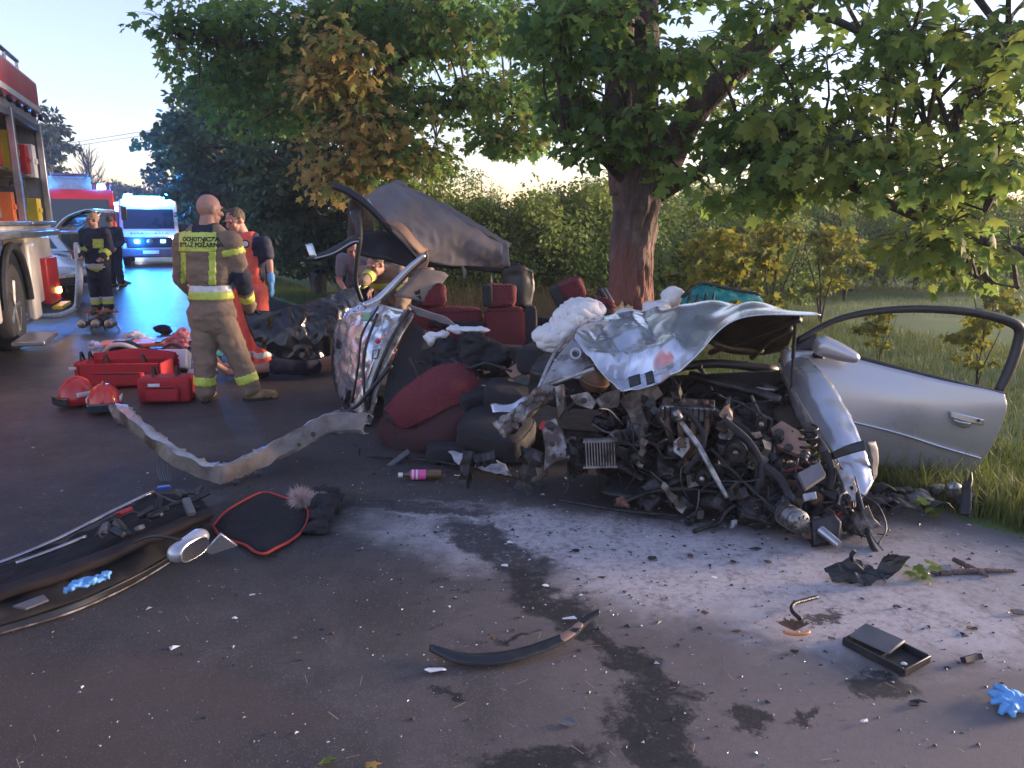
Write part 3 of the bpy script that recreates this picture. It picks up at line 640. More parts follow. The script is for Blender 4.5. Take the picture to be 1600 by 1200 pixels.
def wheel(parent, c, r, w, name='wheel', rim=None, axis='Y'):
    """tyre with tread shoulders plus spoked rim; axle along local y"""
    M = Matrix.Translation(c) @ Matrix.Rotation(math.pi/2, 4, 'X')
    t = MB().lathe([(r*.62, -w*.42), (r*.72, -w*.5), (r*.93, -w*.5), (r, -w*.36), (r, w*.36), (r*.93, w*.5), (r*.72, w*.5), (r*.62, w*.42)], M, 28).build(name, M_rubber, parent)
    rm = MB(); rm.lathe([(r*.63, -w*.44), (r*.60, -w*.30), (r*.60, w*.30), (r*.63, w*.44)], M, 24, cap=False)
    for s in (-1, 1):
        for k in range(5):
            a = k*2*math.pi/5
            rm.tube([M @ Vector((0, 0, s*w*.30)), M @ Vector((math.cos(a)*r*.60, math.sin(a)*r*.60, s*w*.36))], [r*.10, r*.08], 6)
        rm.lathe([(.001, s*w*.26), (r*.16, s*w*.27), (r*.15, s*w*.38), (.001, s*w*.40)], M, 12)
    o = rm.build('rim', rim or M_alu, t); return t
# --- fire engine with open lockers, parked on the left
fe = empty('fire_engine', (0, 0, 0), 'red and cream fire engine with open equipment lockers and white hose', 'fire engine')
b = MB()   # carcass: floor, top, back, pillars (outside is -y, far end x = 0, near end x = -5.4)
L_ = 4.3
b.box((-L_/2, 1.2, 1.40), (L_, 2.4, .10)); b.box((-L_/2, 1.2, 2.80), (L_, 2.4, .12)); b.box((-L_/2, 1.15, 2.1), (L_, .06, 1.34)); b.box((-.03, 1.2, 2.1), (.06, 2.4, 1.30)); b.box((-L_+.03, 1.2, 2.1), (.06, 2.4, 1.30))
b.build('locker_body', M_dkgrey, fe, bev=.008)
for x in (-.06, -1.98, -4.22):
    MB().box((x, -.01, 2.1), (.10, .09, 1.32)).build('locker_pillar', M_alu, fe, bev=.01)
for x0, x1 in ((-1.92, -.12), (-4.16, -2.04)):
    r_ = MB().box(((x0+x1)/2, .03, 2.70), (x1-x0, .12, .10)).build('shutter_roll', M_grey, fe, bev=.02)
    MB().box(((x0+x1)/2, .55, 2.06), (x1-x0, .9, .03)).build('shelf', M_alu, fe)
    MB().box(((x0+x1)/2, -.05, 1.43), (x1-x0, .12, .05)).build('locker_sill', M_alu, fe, bev=.01)
MB().box((-L_/2, -.02, 1.30), (L_, .20, .07)).build('fold_down_step', M_alu, fe, bev=.01)
# roof band
pr = [(-.05, 2.86), (-.05, 3.30), (.02, 3.36), (.5, 3.36), (.5, 2.86)]
g = MB(); n_ = len(pr); vs = [(0.02, y, z) for y, z in pr]+[(-L_, y, z) for y, z in pr]
g.add(vs, [tuple(range(n_)), tuple(range(2*n_-1, n_-1, -1))]+[(i, i+n_, (i+1) % n_+n_, (i+1) % n_) for i in range(n_)]); g.build('roof_band', M_red, fe, bev=.02, fixn=True)
MB().box((-L_/2, -.056, 2.95), (L_, .012, .07)).build('white_stripe', M_white, fe); MB().box((-L_/2, 1.45, 3.05), (L_, 1.9, .36)).build('roof', M_red, fe, bev=.03)
for z in (3.42, 3.56): MB().tube([(-.1, .15, z), (-L_, .15, z)], .03, 8).build('roof_rail', M_alu, fe)
for k in range(6): MB().tube([(-.15-k*.8, .15, 3.22), (-.15-k*.8, .15, 3.58)], .022, 8).build('rail_post', M_alu, fe)
MB().box((-1.7, .55, 3.40), (2.6, .5, .26)).build('roof_box', M_grey, fe, bev=.02)
MB().tube([(-.2, .32, 3.34), (-3.6, .32, 3.34)], .055, 10).build('suction_pipe', M_blue, fe)
for k in range(8): MB().lathe([(.03, 0), (.045, .02), (.045, .05), (.02, .06)], Matrix.Translation((-.25-k*.5, -.06, 2.83)) @ Matrix.Rotation(math.pi/2, 4, 'X'), 10).build('marker_knob', M_black, fe)
# skirt
MB().box((-.9, .18, .83), (1.75, .30, .86)).build('lower_panel', M_cream, fe, bev=.03)
MB().box((-.55, .0, .66), (.9, .10, .62)).build('red_skirt', M_red, fe, bev=.02)
MB().box((-1.75, .04, .72), (.42, .12, .95)).build('arch_panel', M_cream, fe, bev=.04); MB().box((-4.0, .15, .83), (.6, .3, .86)).build('arch_panel', M_cream, fe, bev=.04)
arch = MB()
for i in range(13):
    a0 = math.pi*i/12
arch.tube([(-2.75+.72*math.cos(math.pi*i/12), .02, .52+.66*math.sin(math.pi*i/12)) for i in range(13)], .05, 8, 30); arch.build('wheel_arch', M_black, fe)
MB().box((-2.75, .75, .95), (1.5, .1, .7)).build('arch_liner', M_black, fe)
wheel(fe, (-2.75, .20, .50), .50, .32); wheel(fe, (-2.75, 2.2, .50), .50, .32)
MB().box((-.9, 1.3, .75), (1.6, 1.7, .5)).build('chassis', M_black, fe); MB().box((-3.9, 1.3, .75), (.7, 1.7, .5)).build('chassis', M_black, fe)
MB().box((-.30, -.065, .50), (.14, .04, .08)).build('marker_lamp', M_lampy, fe, bev=.01); MB().box((-.5, -.10, .30), (.8, .14, .05)).build('pull_out_step', M_yel, fe, bev=.01)
MB().box((-3.3, -.22, .18), (.9, .34, .05)).build('foot_step', M_alu, fe, bev=.01)
# cab beyond the picture's edge
cb = MB(); prof = [(-4.35, .5), (-4.35, 3.0), (-6.2, 3.0), (-6.5, 2.2), (-6.6, 1.3), (-6.6, .5)]
cb.prism(prof, 2.4, Matrix.Translation((0, 1.22, 0))); cb.build('cab', M_red, fe, bev=.06, fixn=True); wheel(fe, (-5.6, .15, .5), .5, .3)
MB().slab([(-4.75, .01, 1.75), (-4.75, .01, 2.65), (-5.5, .01, 2.65), (-5.5, .01, 1.75)], .02).build('cab_window', M_glass, fe); MB().slab([(-5.62, .01, 1.75), (-5.62, .01, 2.65), (-6.12, .01, 2.62), (-6.35, .01, 1.75)], .02).build('cab_window', M_glass, fe)
MB().box((-5.56, .012, 1.75), (.025, .02, 2.1)).build('door_gap', M_black, fe); MB().box((-4.95, .0, 1.55), (.2, .04, .05)).build('door_handle', M_black, fe, bev=.01); MB().box((-5.4, .012, 1.15), (2.0, .012, .14)).build('white_stripe', M_white, fe)
MB().box((-6.45, -.25, 2.2), (.14, .16, .5)).build('wing_mirror', M_black, fe, bev=.03); MB().box((-6.3, -.10, 2.42), (.04, .22, .04)).build('mirror_arm', M_black, fe)
# gear in the lockers
def gear(name, mb, mat, bev=.01): return mb.build(name, mat, fe, bev=bev)
put(fe, (-7.3, 12.2, 0), math.atan2(.928, -.371)); fe.scale = (1, 1, 1.11)
FEM = parent_world(fe)
def gear_thing(name, mb, mat, label, cat, group=None, bev=.012):
    for i, v in enumerate(mb.v): mb.v[i] = tuple(FEM @ Vector(v))
    return tag(mb.build(name, mat, None, bev=bev), label, cat, group)
def coil(c, r, tr, turns, ax='Y'):
    mb = MB(); pts = []
    for i in range(turns*16):
        a = i*2*math.pi/16; rr = r*(.45+.55*i/(turns*16)); pts.append((c[0]+rr*math.cos(a), c[1]+.004*math.sin(i), c[2]+rr*math.sin(a)))
    return mb.tube(pts, tr, 6)
mb = MB().box((-2.45, .35, 2.33), (.62, .5, .50)); mb.box((-2.45, .09, 2.33), (.40, .03, .10)); gear_thing('tool_case', mb, M_red, 'red tool case on the upper shelf of the fire engine locker', 'case')
mb = MB().box((-3.3, .35, 2.30), (.7, .5, .44)); mb.box((-3.3, .09, 2.3), (.3, .03, .08)); gear_thing('tool_case', mb, M_orange, 'orange tool case farther along the upper locker shelf', 'case')
for k, (x, z, lab) in enumerate(((-.55, 2.30, 'white nozzle set hanging high in the open locker'), (-1.2, 2.32, 'white branch pipe hanging beside the nozzle set'))):
    mb = MB().lathe([(.05, -.22), (.06, -.1), (.035, 0), (.03, .14), (.055, .2)], Matrix.Translation((x, .3, z)), 12); mb.box((x+.1, .3, z), (.10, .12, .30)); mb.box((x, .3, z-.14), (.34, .08, .06)); gear_thing('branch_pipe', mb, M_white, lab, 'nozzle')
gear_thing('coiled_hose', coil((-2.5, .25, 1.75), .25, .030, 4), M_grey, 'dark coiled hose in the locker over the wheel', 'hose')
gear_thing('coiled_hose', coil((-.95, .25, 1.74), .24, .026, 4), M_grey, 'dark coiled hose in the far end locker', 'hose')
mb = MB().box((-1.55, .32, 1.68), (.44, .5, .38)); mb.tube([(-1.75, .1, 1.9), (-1.55, .1, 1.98), (-1.35, .1, 1.9)], .015, 6, 8); mb.lathe([(.09, 0), (.09, .06)], Matrix.Translation((-1.55, .07, 1.68)) @ Matrix.Rotation(math.pi/2, 4, 'X'), 12); gear_thing('power_unit', mb, M_grey, 'grey motor power unit on the locker floor', 'power unit')
mb = MB().box((-3.0, .32, 1.64), (.5, .5, .3)); mb.tube([(-3.2, .1, 1.8), (-3.0, .1, 1.9), (-2.8, .1, 1.8)], .015, 6, 8); gear_thing('tool_case', mb, M_grey, 'grey case on the locker floor above the wheel', 'case')
mb = MB()
for k in range(4): mb.tube([(-.35-k*.06, .22, 2.02), (-.33-k*.06, .2, 1.75), (-.38-k*.05, .22, 1.52)], .012, 6, 8)
gear_thing('hanging_straps', mb, M_black, 'dark straps hanging in the far end locker', 'straps')
random.seed(17)
for k, (x, z, w, h, mt_, lab, cat) in enumerate(((-.32, 2.25, .22, .36, M_white, 'white canister at the end of the upper locker shelf', 'canister'), (-.85, 2.24, .24, .30, M_red, 'red extinguisher box between the nozzles', 'case'), (-1.62, 2.28, .34, .40, M_yel, 'yellow lamp case by the locker pillar', 'case'), (-.45, 1.60, .28, .26, M_yel, 'yellow hose basket on the far locker floor', 'basket'), (-2.95, 2.22, .24, .26, M_white, 'white tank between the red and orange cases', 'canister'), (-3.75, 1.66, .40, .34, M_blue, 'blue crate deep in the locker over the wheel', 'crate'), (-2.15, 1.62, .16, .28, M_orange, 'orange cone stub beside the coiled hose', 'cone'))):
    mb = MB().box((x, .25, z), (w*1.15, .42, h*1.2)); mb.box((x, .03, z), (w*.7, .03, h*.2)); mb.tube([(x-w*.3, .25, z+h/2), (x, .25, z+h*.6+.05), (x+w*.3, .25, z+h*.6)], .012, 6, 8); gear_thing('locker_gear', mb, mt_, lab, cat)
mb = MB()   # hose lying out from the engine
hp = [P(36, 492, 12.4), G(60, 494, .03), G(95, 492, .03), G(118, 480, .03), P(123, 455, 13.3), P(124, 420, 13.4), P(121, 392, 13.4), P(119, 380, 13.45)]
for i, p in enumerate(hp):
    if p.z < .03: p.z = .03
mb.tube(hp, [.035, .04, .045, .05, .06, .06, .055, .04], 8, 40); tag(mb.build('fire_hose', M_hose, None, smooth='full'), 'flat white fire hose running from the engine to the woman in navy', 'hose')

# --- second fire engine, front on
f2 = empty('fire_engine', (0, 0, 0), 'red fire engine with roof ladder and lit blue beacons facing down the road', 'fire engine')
MB().prism([(0, .55), (0, 1.25), (-.06, 1.35), (-.22, 2.35), (-.40, 2.58), (-2.1, 2.62), (-2.1, .55)], 2.3).build('cab', M_red, f2, bev=.05, fixn=True)
MB().box((-4.5, 0, 1.75), (4.7, 2.35, 2.2)).build('body', M_red, f2, bev=.05)
def slant(mb, x0, z0, x1, z1, y0, y1, th=.02): return mb.slab([(x0, y0, z0), (x0, y1, z0), (x1, y1, z1), (x1, y0, z1)], th)
slant(MB(), -.055, 1.40, -.205, 2.28, -1.0, 1.0, .03).build('windscreen', M_glass, f2)
for s in (-1, 1):
    MB().box((-1.0, s*1.155, 1.85), (.8, .02, .62)).build('side_window', M_glass, f2); MB().box((.02, s*.85, .95), (.06, .36, .20)).build('headlight', M_lampw, f2, bev=.02)
    mr = MB().box((-.05, s*1.38, 1.85), (.12, .16, .42)); mr.tube([(-.2, s*1.14, 2.1), (-.05, s*1.38, 2.06)], .02, 6); mr.build('wing_mirror', M_black, f2, bev=.02)
    MB().lathe([(.13, 0), (.13, .10), (.09, .16), (.01, .17)], Matrix.Translation((-.75, s*.85, 2.61)), 14).build('beacon', M_beacon2, f2)
    wheel(f2, (-1.05, s*1.0, .5), .5, .3); wheel(f2, (-5.0, s*1.0, .5), .5, .3)
MB().box((.06, 0, .62), (.18, 2.3, .30)).build('bumper', M_white, f2, bev=.04); MB().box((.015, 0, 1.05), (.03, 1.2, .30)).build('grille', M_black, f2); MB().box((-4.4, 0, 1.25), (4.72, 2.37, .16)).build('white_stripe', M_white, f2)
ld = MB()
for y in (-.5, .5): ld.tube([(-.3, y, 3.05), (-6.0, y, 3.02)], .035, 8)
for k in range(14): ld.tube([(-.5-k*.4, -.5, 3.05), (-.5-k*.4, .5, 3.05)], .02, 6)
for k in (-1.5, -5.2): ld.box((k, 0, 2.82), (.1, 1.2, .4))
ld.build('roof_ladder', M_alu, f2)
put(f2, (P(124, 400, 24).x, 24, 0), math.atan2(-.86, .50))

# --- estate cars
def estate(label, paint, stripe, gate_open):
    c = empty('estate_car', (0, 0, 0), label, 'car')
    low = [(2.15, .35), (2.2, .55), (2.1, .72), (1.2, .90), (.95, .93), (-1.9, .93), (-2.15, .88), (-2.2, .5), (-2.1, .32)]
    MB().prism(low, 1.74).build('body', paint, c, bev=.07, fixn=True)
    top = [(1.15, .90), (.35, 1.38), (-.1, 1.46), (-1.5, 1.44), (-1.75, 1.36), (-2.12, .90)]
    g = MB(); n = len(top); vs = []
    for s, in ((-1,), (1,)):
        for x, z in top: vs.append((x, s*(.84-.20*(z-.9)/.56), z))
    g.add(vs, [tuple(range(n)), tuple(range(2*n-1, n-1, -1))]+[(i, i+n, (i+1) % n+n, (i+1) % n) for i in range(n)]); g.build('roof', paint, c, bev=.03, fixn=True)
    for s in (-1, 1):
        for poly in ([(.85, .96), (.30, 1.33), (-.30, 1.37), (-.30, .96)], [(-.38, .96), (-.38, 1.37), (-1.15, 1.36), (-1.20, .96)], [(-1.28, .96), (-1.22, 1.36), (-1.6, 1.30), (-1.85, .98)]):
            m = MB(); m.slab([(x, s*(.852-.20*(z-.9)/.56), z) for x, z in poly], .012).build('side_window', M_glass, c)
        if stripe: MB().box((-.2, s*.875, .68), (3.2, .012, .20)).build('blue_stripe', M_blue, c)
        MB().box((2.14, s*.62, .66), (.12, .36, .14)).build('headlight', M_glass, c, bev=.03)
        MB().box((-2.16, s*.70, .74), (.08, .22, .30)).build('tail_light', M_red, c, bev=.02)
        MB().ell((.72, s*.98, 1.0), (.09, .11, .08)).build('wing_mirror', paint, c, smooth='full')
        for x in (1.35, -1.30):
            wheel(c, (x, s*.79, .32), .32, .21)
            ar = MB().tube([(x+.37*math.cos(math.pi*i/10), s*.865, .32+.37*math.sin(math.pi*i/10)) for i in range(11)], .03, 6, 20).build('wheel_arch', M_black, c)
        for x in (.05, -.95): MB().box((x, s*.885, .80), (.16, .03, .03)).build('door_handle', paint, c, bev=.006)
    slant(MB(), 1.11, .935, .42, 1.355, -.70, .70, .02).build('windscreen', M_glass, c)
    if gate_open:
        gt = MB().patch([[(-1.72, y, 1.40), (-2.05, y, 1.72), (-2.55, y, 1.90), (-2.75, y, 1.84)] for y in (-.66, 0, .66)], 8, 12).build('tailgate', paint, c, solid=.04)
        MB().patch([[(-1.86, y, 1.50), (-2.1, y, 1.70), (-2.42, y, 1.82)] for y in (-.52, 0, .52)], 6, 8).build('rear_window', M_glass, gt, solid=.055, soff=0)
        MB().box((-2.0, 0, 1.1), (.2, 1.3, .42)).build('boot_opening', M_black, c)
    else:
        slant(MB(), -2.10, .95, -1.79, 1.33, -.62, .62, .02).build('rear_window', M_glass, c)
    MB().box((2.19, 0, .45), (.04, .9, .14)).build('grille', M_black, c)
    return c
pc = estate('silver police car with blue side stripe behind the hose', M_silver, True, False)
lb = MB().box((-.1, 0, 1.54), (.3, 1.2, .10)).build('light_bar', M_beacon2, pc, bev=.03)
put(pc, (P(131, 430, 15.6).x-2.15, 15.6, 0), R(-9))
es_ = estate('silver estate car with its tailgate raised behind the police car', M_silver, True, True)
put(es_, (P(112, 380, 18.6).x-2.1, 18.9, 0), R(186))
# --- ambulances
def ambulance(label, front=True):
    c = empty('ambulance', (0, 0, 0), label, 'ambulance', None)
    W = 1.96
    MB().prism([(.05, .34), (.06, .95), (-.02, 1.10), (-.62, 1.28), (-.66, .34)], W-.04).build('nose', M_grey if False else M_white, c, bev=.09, fixn=True)
    MB().prism([(-.60, .36), (-.58, 1.28), (-1.10, 2.02), (-1.45, 2.30), (-1.9, 2.42), (-5.6, 2.42), (-5.7, .40)], W).build('body', M_white, c, bev=.10, fixn=True)
    slant(MB(), -.60, 1.335, -1.08, 2.03, -.84, .84, .03).build('windscreen', M_glass, c)
    MB().box((.07, 0, .86), (.06, 1.50, .36)).build('grille', M_black, c, bev=.03); MB().box((.08, 0, .50), (.16, W-.02, .32)).build('bumper', M_grey, c, bev=.05)
    MB().box((.17, 0, .52), (.02, .52, .12)).build('number_plate', M_plate, c)
    MB().lathe([(.085, 0), (.10, .01), (.085, .02), (.01, .02)], Matrix.Translation((.10, 0, .90)) @ Matrix.Rotation(math.pi/2, 4, 'Y'), 18).build('badge', M_alu, c)
    for s in (-1, 1):
        MB().box((-.01, s*.80, .95), (.20, .30, .22)).build('headlight', M_lampw if s > 0 else M_glass, c, bev=.04)
        MB().box((.11, s*.42, .90), (.05, .16, .10)).build('grille_flasher', M_beacon if s < 0 else M_beacon2, c, bev=.015)
        mr = MB().box((-.75, s*1.16, 1.45), (.12, .18, .34)); mr.tube([(-.8, s*.95, 1.3), (-.75, s*1.14, 1.34)], .03, 6); mr.build('wing_mirror', M_black, c, bev=.03)
        MB().box((-1.35, s*.985, 1.65), (.85, .02, .52)).build('side_window', M_glass, c); MB().box((-3.6, s*.986, 1.02), (3.6, .02, .22)).build('red_stripe', M_red, c)
        wheel(c, (-.95, s*.84, .36), .36, .24); wheel(c, (-4.5, s*.84, .36), .36, .24)
        MB().lathe([(.16, 0), (.16, .12), (.12, .20), (.01, .22)], Matrix.Translation((-1.6, s*.62, 2.38)), 16).build('beacon', M_beacon, c)
    MB().box((-1.55, 0, 2.44), (.36, 1.0, .12)).build('light_bar', M_beacon, c, bev=.04)
    cu = bpy.data.curves.new('t', 'FONT'); cu.body = 'AMBULANS'; cu.size = .25; cu.align_x = 'CENTER'; cu.extrude = .004
    to = bpy.data.objects.new('t', cu); col.objects.link(to); dg = bpy.context.evaluated_depsgraph_get(); me = bpy.data.meshes.new_from_object(to.evaluated_get(dg)); bpy.data.objects.remove(to)
    # mirrored lettering on the bonnet, read in a driver's mirror
    ang = math.atan2(.18, -.60)
    for v in me.vertices:
        x, y, z = v.co; d = Vector((-.60, 0, .18)).normalized(); n = Vector((.18, 0, .60)).normalized()
        v.co = Vector((-.15, 0, 1.15))+Vector((0, -1, 0))*x+d*(y-.02)+n*(z+.012)
    me.materials.append(M_textred); o = link('lettering', me, c)
    return c
am = ambulance('white ambulance with lit blue beacons and red mirrored lettering on its bonnet')
put(am, (P(238, 412, 27.5).x, 27.5, 0), math.atan2(-.90, .40))
am2 = ambulance('white ambulance parked behind the first one, mostly hidden')
put(am2, (P(187, 400, 37).x, 37, 0), math.atan2(-.86, .50))
# the lit beacons throw blue light on road and trees
def lamp(name, loc, e, r=.15, c=(.02, .20, 1.0)):
    d = bpy.data.lights.new(name, 'POINT'); d.energy = e; d.color = c; d.shadow_soft_size = r; o = bpy.data.objects.new(name, d); col.objects.link(o); o.location = loc; return o
AM = parent_world(am)
lamp('beacon_light', AM @ Vector((-1.2, 0, 2.95)), 130); lamp('beacon_light', AM @ Vector((.4, -.4, .95)), 30)
lamp('beacon_light', parent_world(am2) @ Vector((-1.2, 0, 2.9)), 150); lamp('beacon_light', parent_world(f2) @ Vector((-.6, .9, 3.5)), 40); lamp('beacon_light', parent_world(f2) @ Vector((-.6, -.9, 3.5)), 40)
# ------------------------------------------------------------------ people
M_skin = mk('skin', (.42, .22, .165), .55, var=.12, vs=9); M_hair = mk('brown_hair', (.07, .045, .03), .7, var=.3, vs=60); M_hairb = mk('fair_hair', (.30, .20, .11), .7, var=.3, vs=60)
M_tan = mk('turnout_tan', (.215, .150, .105), .85, var=.18, vs=7, bump=.25, bs=120, c2=(.16, .11, .08), cs=3, camt=.4); M_navy = mk('navy_cloth', (.014, .018, .040), .85, var=.25, vs=8, bump=.2, bs=120)
M_hivis = mk('reflective_yellow', (.55, .62, .10), .45, var=.1, vs=20); M_refl = mk('reflective_silver', (.62, .62, .60), .4, var=.1, vs=20)
M_medic = mk('medic_orange', (.80, .13, .085), .75, var=.14, vs=9, bump=.2, bs=120); M_glove = mk('black_glove', (.015, .015, .018), .6, var=.2); M_nitrile = mk('blue_nitrile', (.12, .34, .66), .6, var=.15, vs=20)
M_boot = mk('boot_leather', (.32, .20, .075), .65, var=.25, vs=12, c2=(.05, .04, .03), cs=9, camt=.4); M_sole = mk('boot_sole', (.02, .02, .02), .8); M_greyfab = mk('grey_shirt', (.17, .18, .22), .85, var=.15); M_eye = mk('eye_dark', (.02, .015, .012), .2)
def remesh(mb, voxel, sm=3, wr=0.0, ws=9.0):
    me = mb.mesh('tmp'); o = bpy.data.objects.new('tmp', me); col.objects.link(o)
    m = o.modifiers.new('r', 'REMESH'); m.mode = 'VOXEL'; m.voxel_size = voxel
    m2 = o.modifiers.new('s', 'SMOOTH'); m2.iterations = sm; m2.factor = .5
    dg = bpy.context.evaluated_depsgraph_get(); out = bpy.data.meshes.new_from_object(o.evaluated_get(dg)); bpy.data.objects.remove(o)
    if wr:
        n = len(out.vertices); co = np.empty(n*3); no = np.empty(n*3); out.vertices.foreach_get('co', co); out.vertices.foreach_get('normal', no); co = co.reshape(-1, 3); no = no.reshape(-1, 3)
        for i in range(n):
            p = Vector(co[i]); h = noise.noise(Vector((p.x*ws, p.y*ws, p.z*ws*1.8)))*wr+(abs(noise.noise(Vector((p.x*ws*1.5+4, p.y*ws*1.5, p.z*ws*2.5))))-.25)*wr*.9
            co[i] += no[i]*h
        out.vertices.foreach_set('co', co.ravel())
    out.polygons.foreach_set('use_smooth', [True]*len(out.polygons)); out.update(); return out
def limb(mb, pts, rs, n=14):
    """tapered, closed, round-jointed tube"""
    for i in range(len(pts)-1):
        a, b_ = Vector(pts[i]), Vector(pts[i+1]); mb.tube([a, b_], [rs[i], rs[i+1]], n)
    for p, r in zip(pts, rs): mb.ell(p, (r, r, r), None, n)
def peel(src, pred, off, name, mat, parent):
    """a band or panel lying on a garment: its faces, lifted off along the normals"""
    vs = src.vertices; keep = [p for p in src.polygons if pred(p.center, p.normal)]
    idx = {}; v2 = []; f2 = []
    for p in keep:
        f = []
        for i in p.vertices:
            if i not in idx: idx[i] = len(v2); v2.append(tuple(vs[i].co+vs[i].normal*off))
            f.append(idx[i])
        f2.append(f)
    mb = MB(); mb.add(v2, f2)
    return mb.build(name, mat, parent, smooth='full', solid=.004, soff=-1) if f2 else None
def put_mesh(name, me, mat, parent):
    me.materials.clear(); me.materials.append(mat); return link(name, me, parent)
def hand(mb, w, d, n, side, r=.0085, curl=.6, sc=1.0):
    """palm and five fingers at wrist w, pointing d, palm normal n"""
    d = Vector(d).normalized(); n = Vector(n); n = (n-d*n.dot(d)).normalized(); s = d.cross(n)*side
    mb.ell(w+d*.045*sc, (.043*sc, .043*sc, .017*sc), Matrix((s, d, n)).transposed()); limb(mb, [w-d*.03, w+d*.02], [.027*sc, .026*sc], 10)
    for k in range(4):
        o = (-.030+.020*k)*sc; ln = (.068, .078, .074, .058)[k]*sc; b0 = w+d*.078*sc+s*o
        m1 = b0+d*ln*.5+n*ln*.22*curl; e = m1+d*ln*.42*(1-curl*.6)+n*ln*.5*curl
        limb(mb, [b0, m1, e], [r*1.1*sc, r*sc, r*.85*sc], 8)
    t0 = w+d*.02*sc-s*.034*sc; limb(mb, [t0, t0+d*.030*sc-s*.026*sc+n*.012*sc, t0+d*.062*sc-s*.030*sc+n*.024*sc], [.013*sc, .011*sc, .009*sc], 8)
def head(mb, c, f, up, sc=1.0):
    """head around its centre c, facing f"""
    f = Vector(f).normalized(); up = Vector(up).normalized(); s = f.cross(up).normalized(); up = s.cross(f); Rm = Matrix((s, f, up)).transposed(); q = lambda x, y, z: Vector(c)+Rm @ (Vector((x, y, z))*sc)
    mb.ell(q(0, -.008, .025), (.077*sc, .098*sc, .098*sc), Rm, 18); mb.ell(q(0, .030, -.045), (.060*sc, .062*sc, .075*sc), Rm, 14); mb.ell(q(0, .060, -.088), (.030*sc, .026*sc, .024*sc), Rm)
    limb(mb, [q(0, .088, .012), q(0, .112, -.022)], [.010*sc, .016*sc], 8); mb.ell(q(0, .086, .030), (.055*sc, .018*sc, .012*sc), Rm); mb.ell(q(0, .084, -.055), (.026*sc, .016*sc, .011*sc), Rm)
    for k in (-1, 1): mb.ell(q(k*.080, -.012, -.005), (.012*sc, .022*sc, .034*sc), Rm); mb.ell(q(k*.040, .062, -.022), (.024*sc, .024*sc, .020*sc), Rm)
    return q, Rm
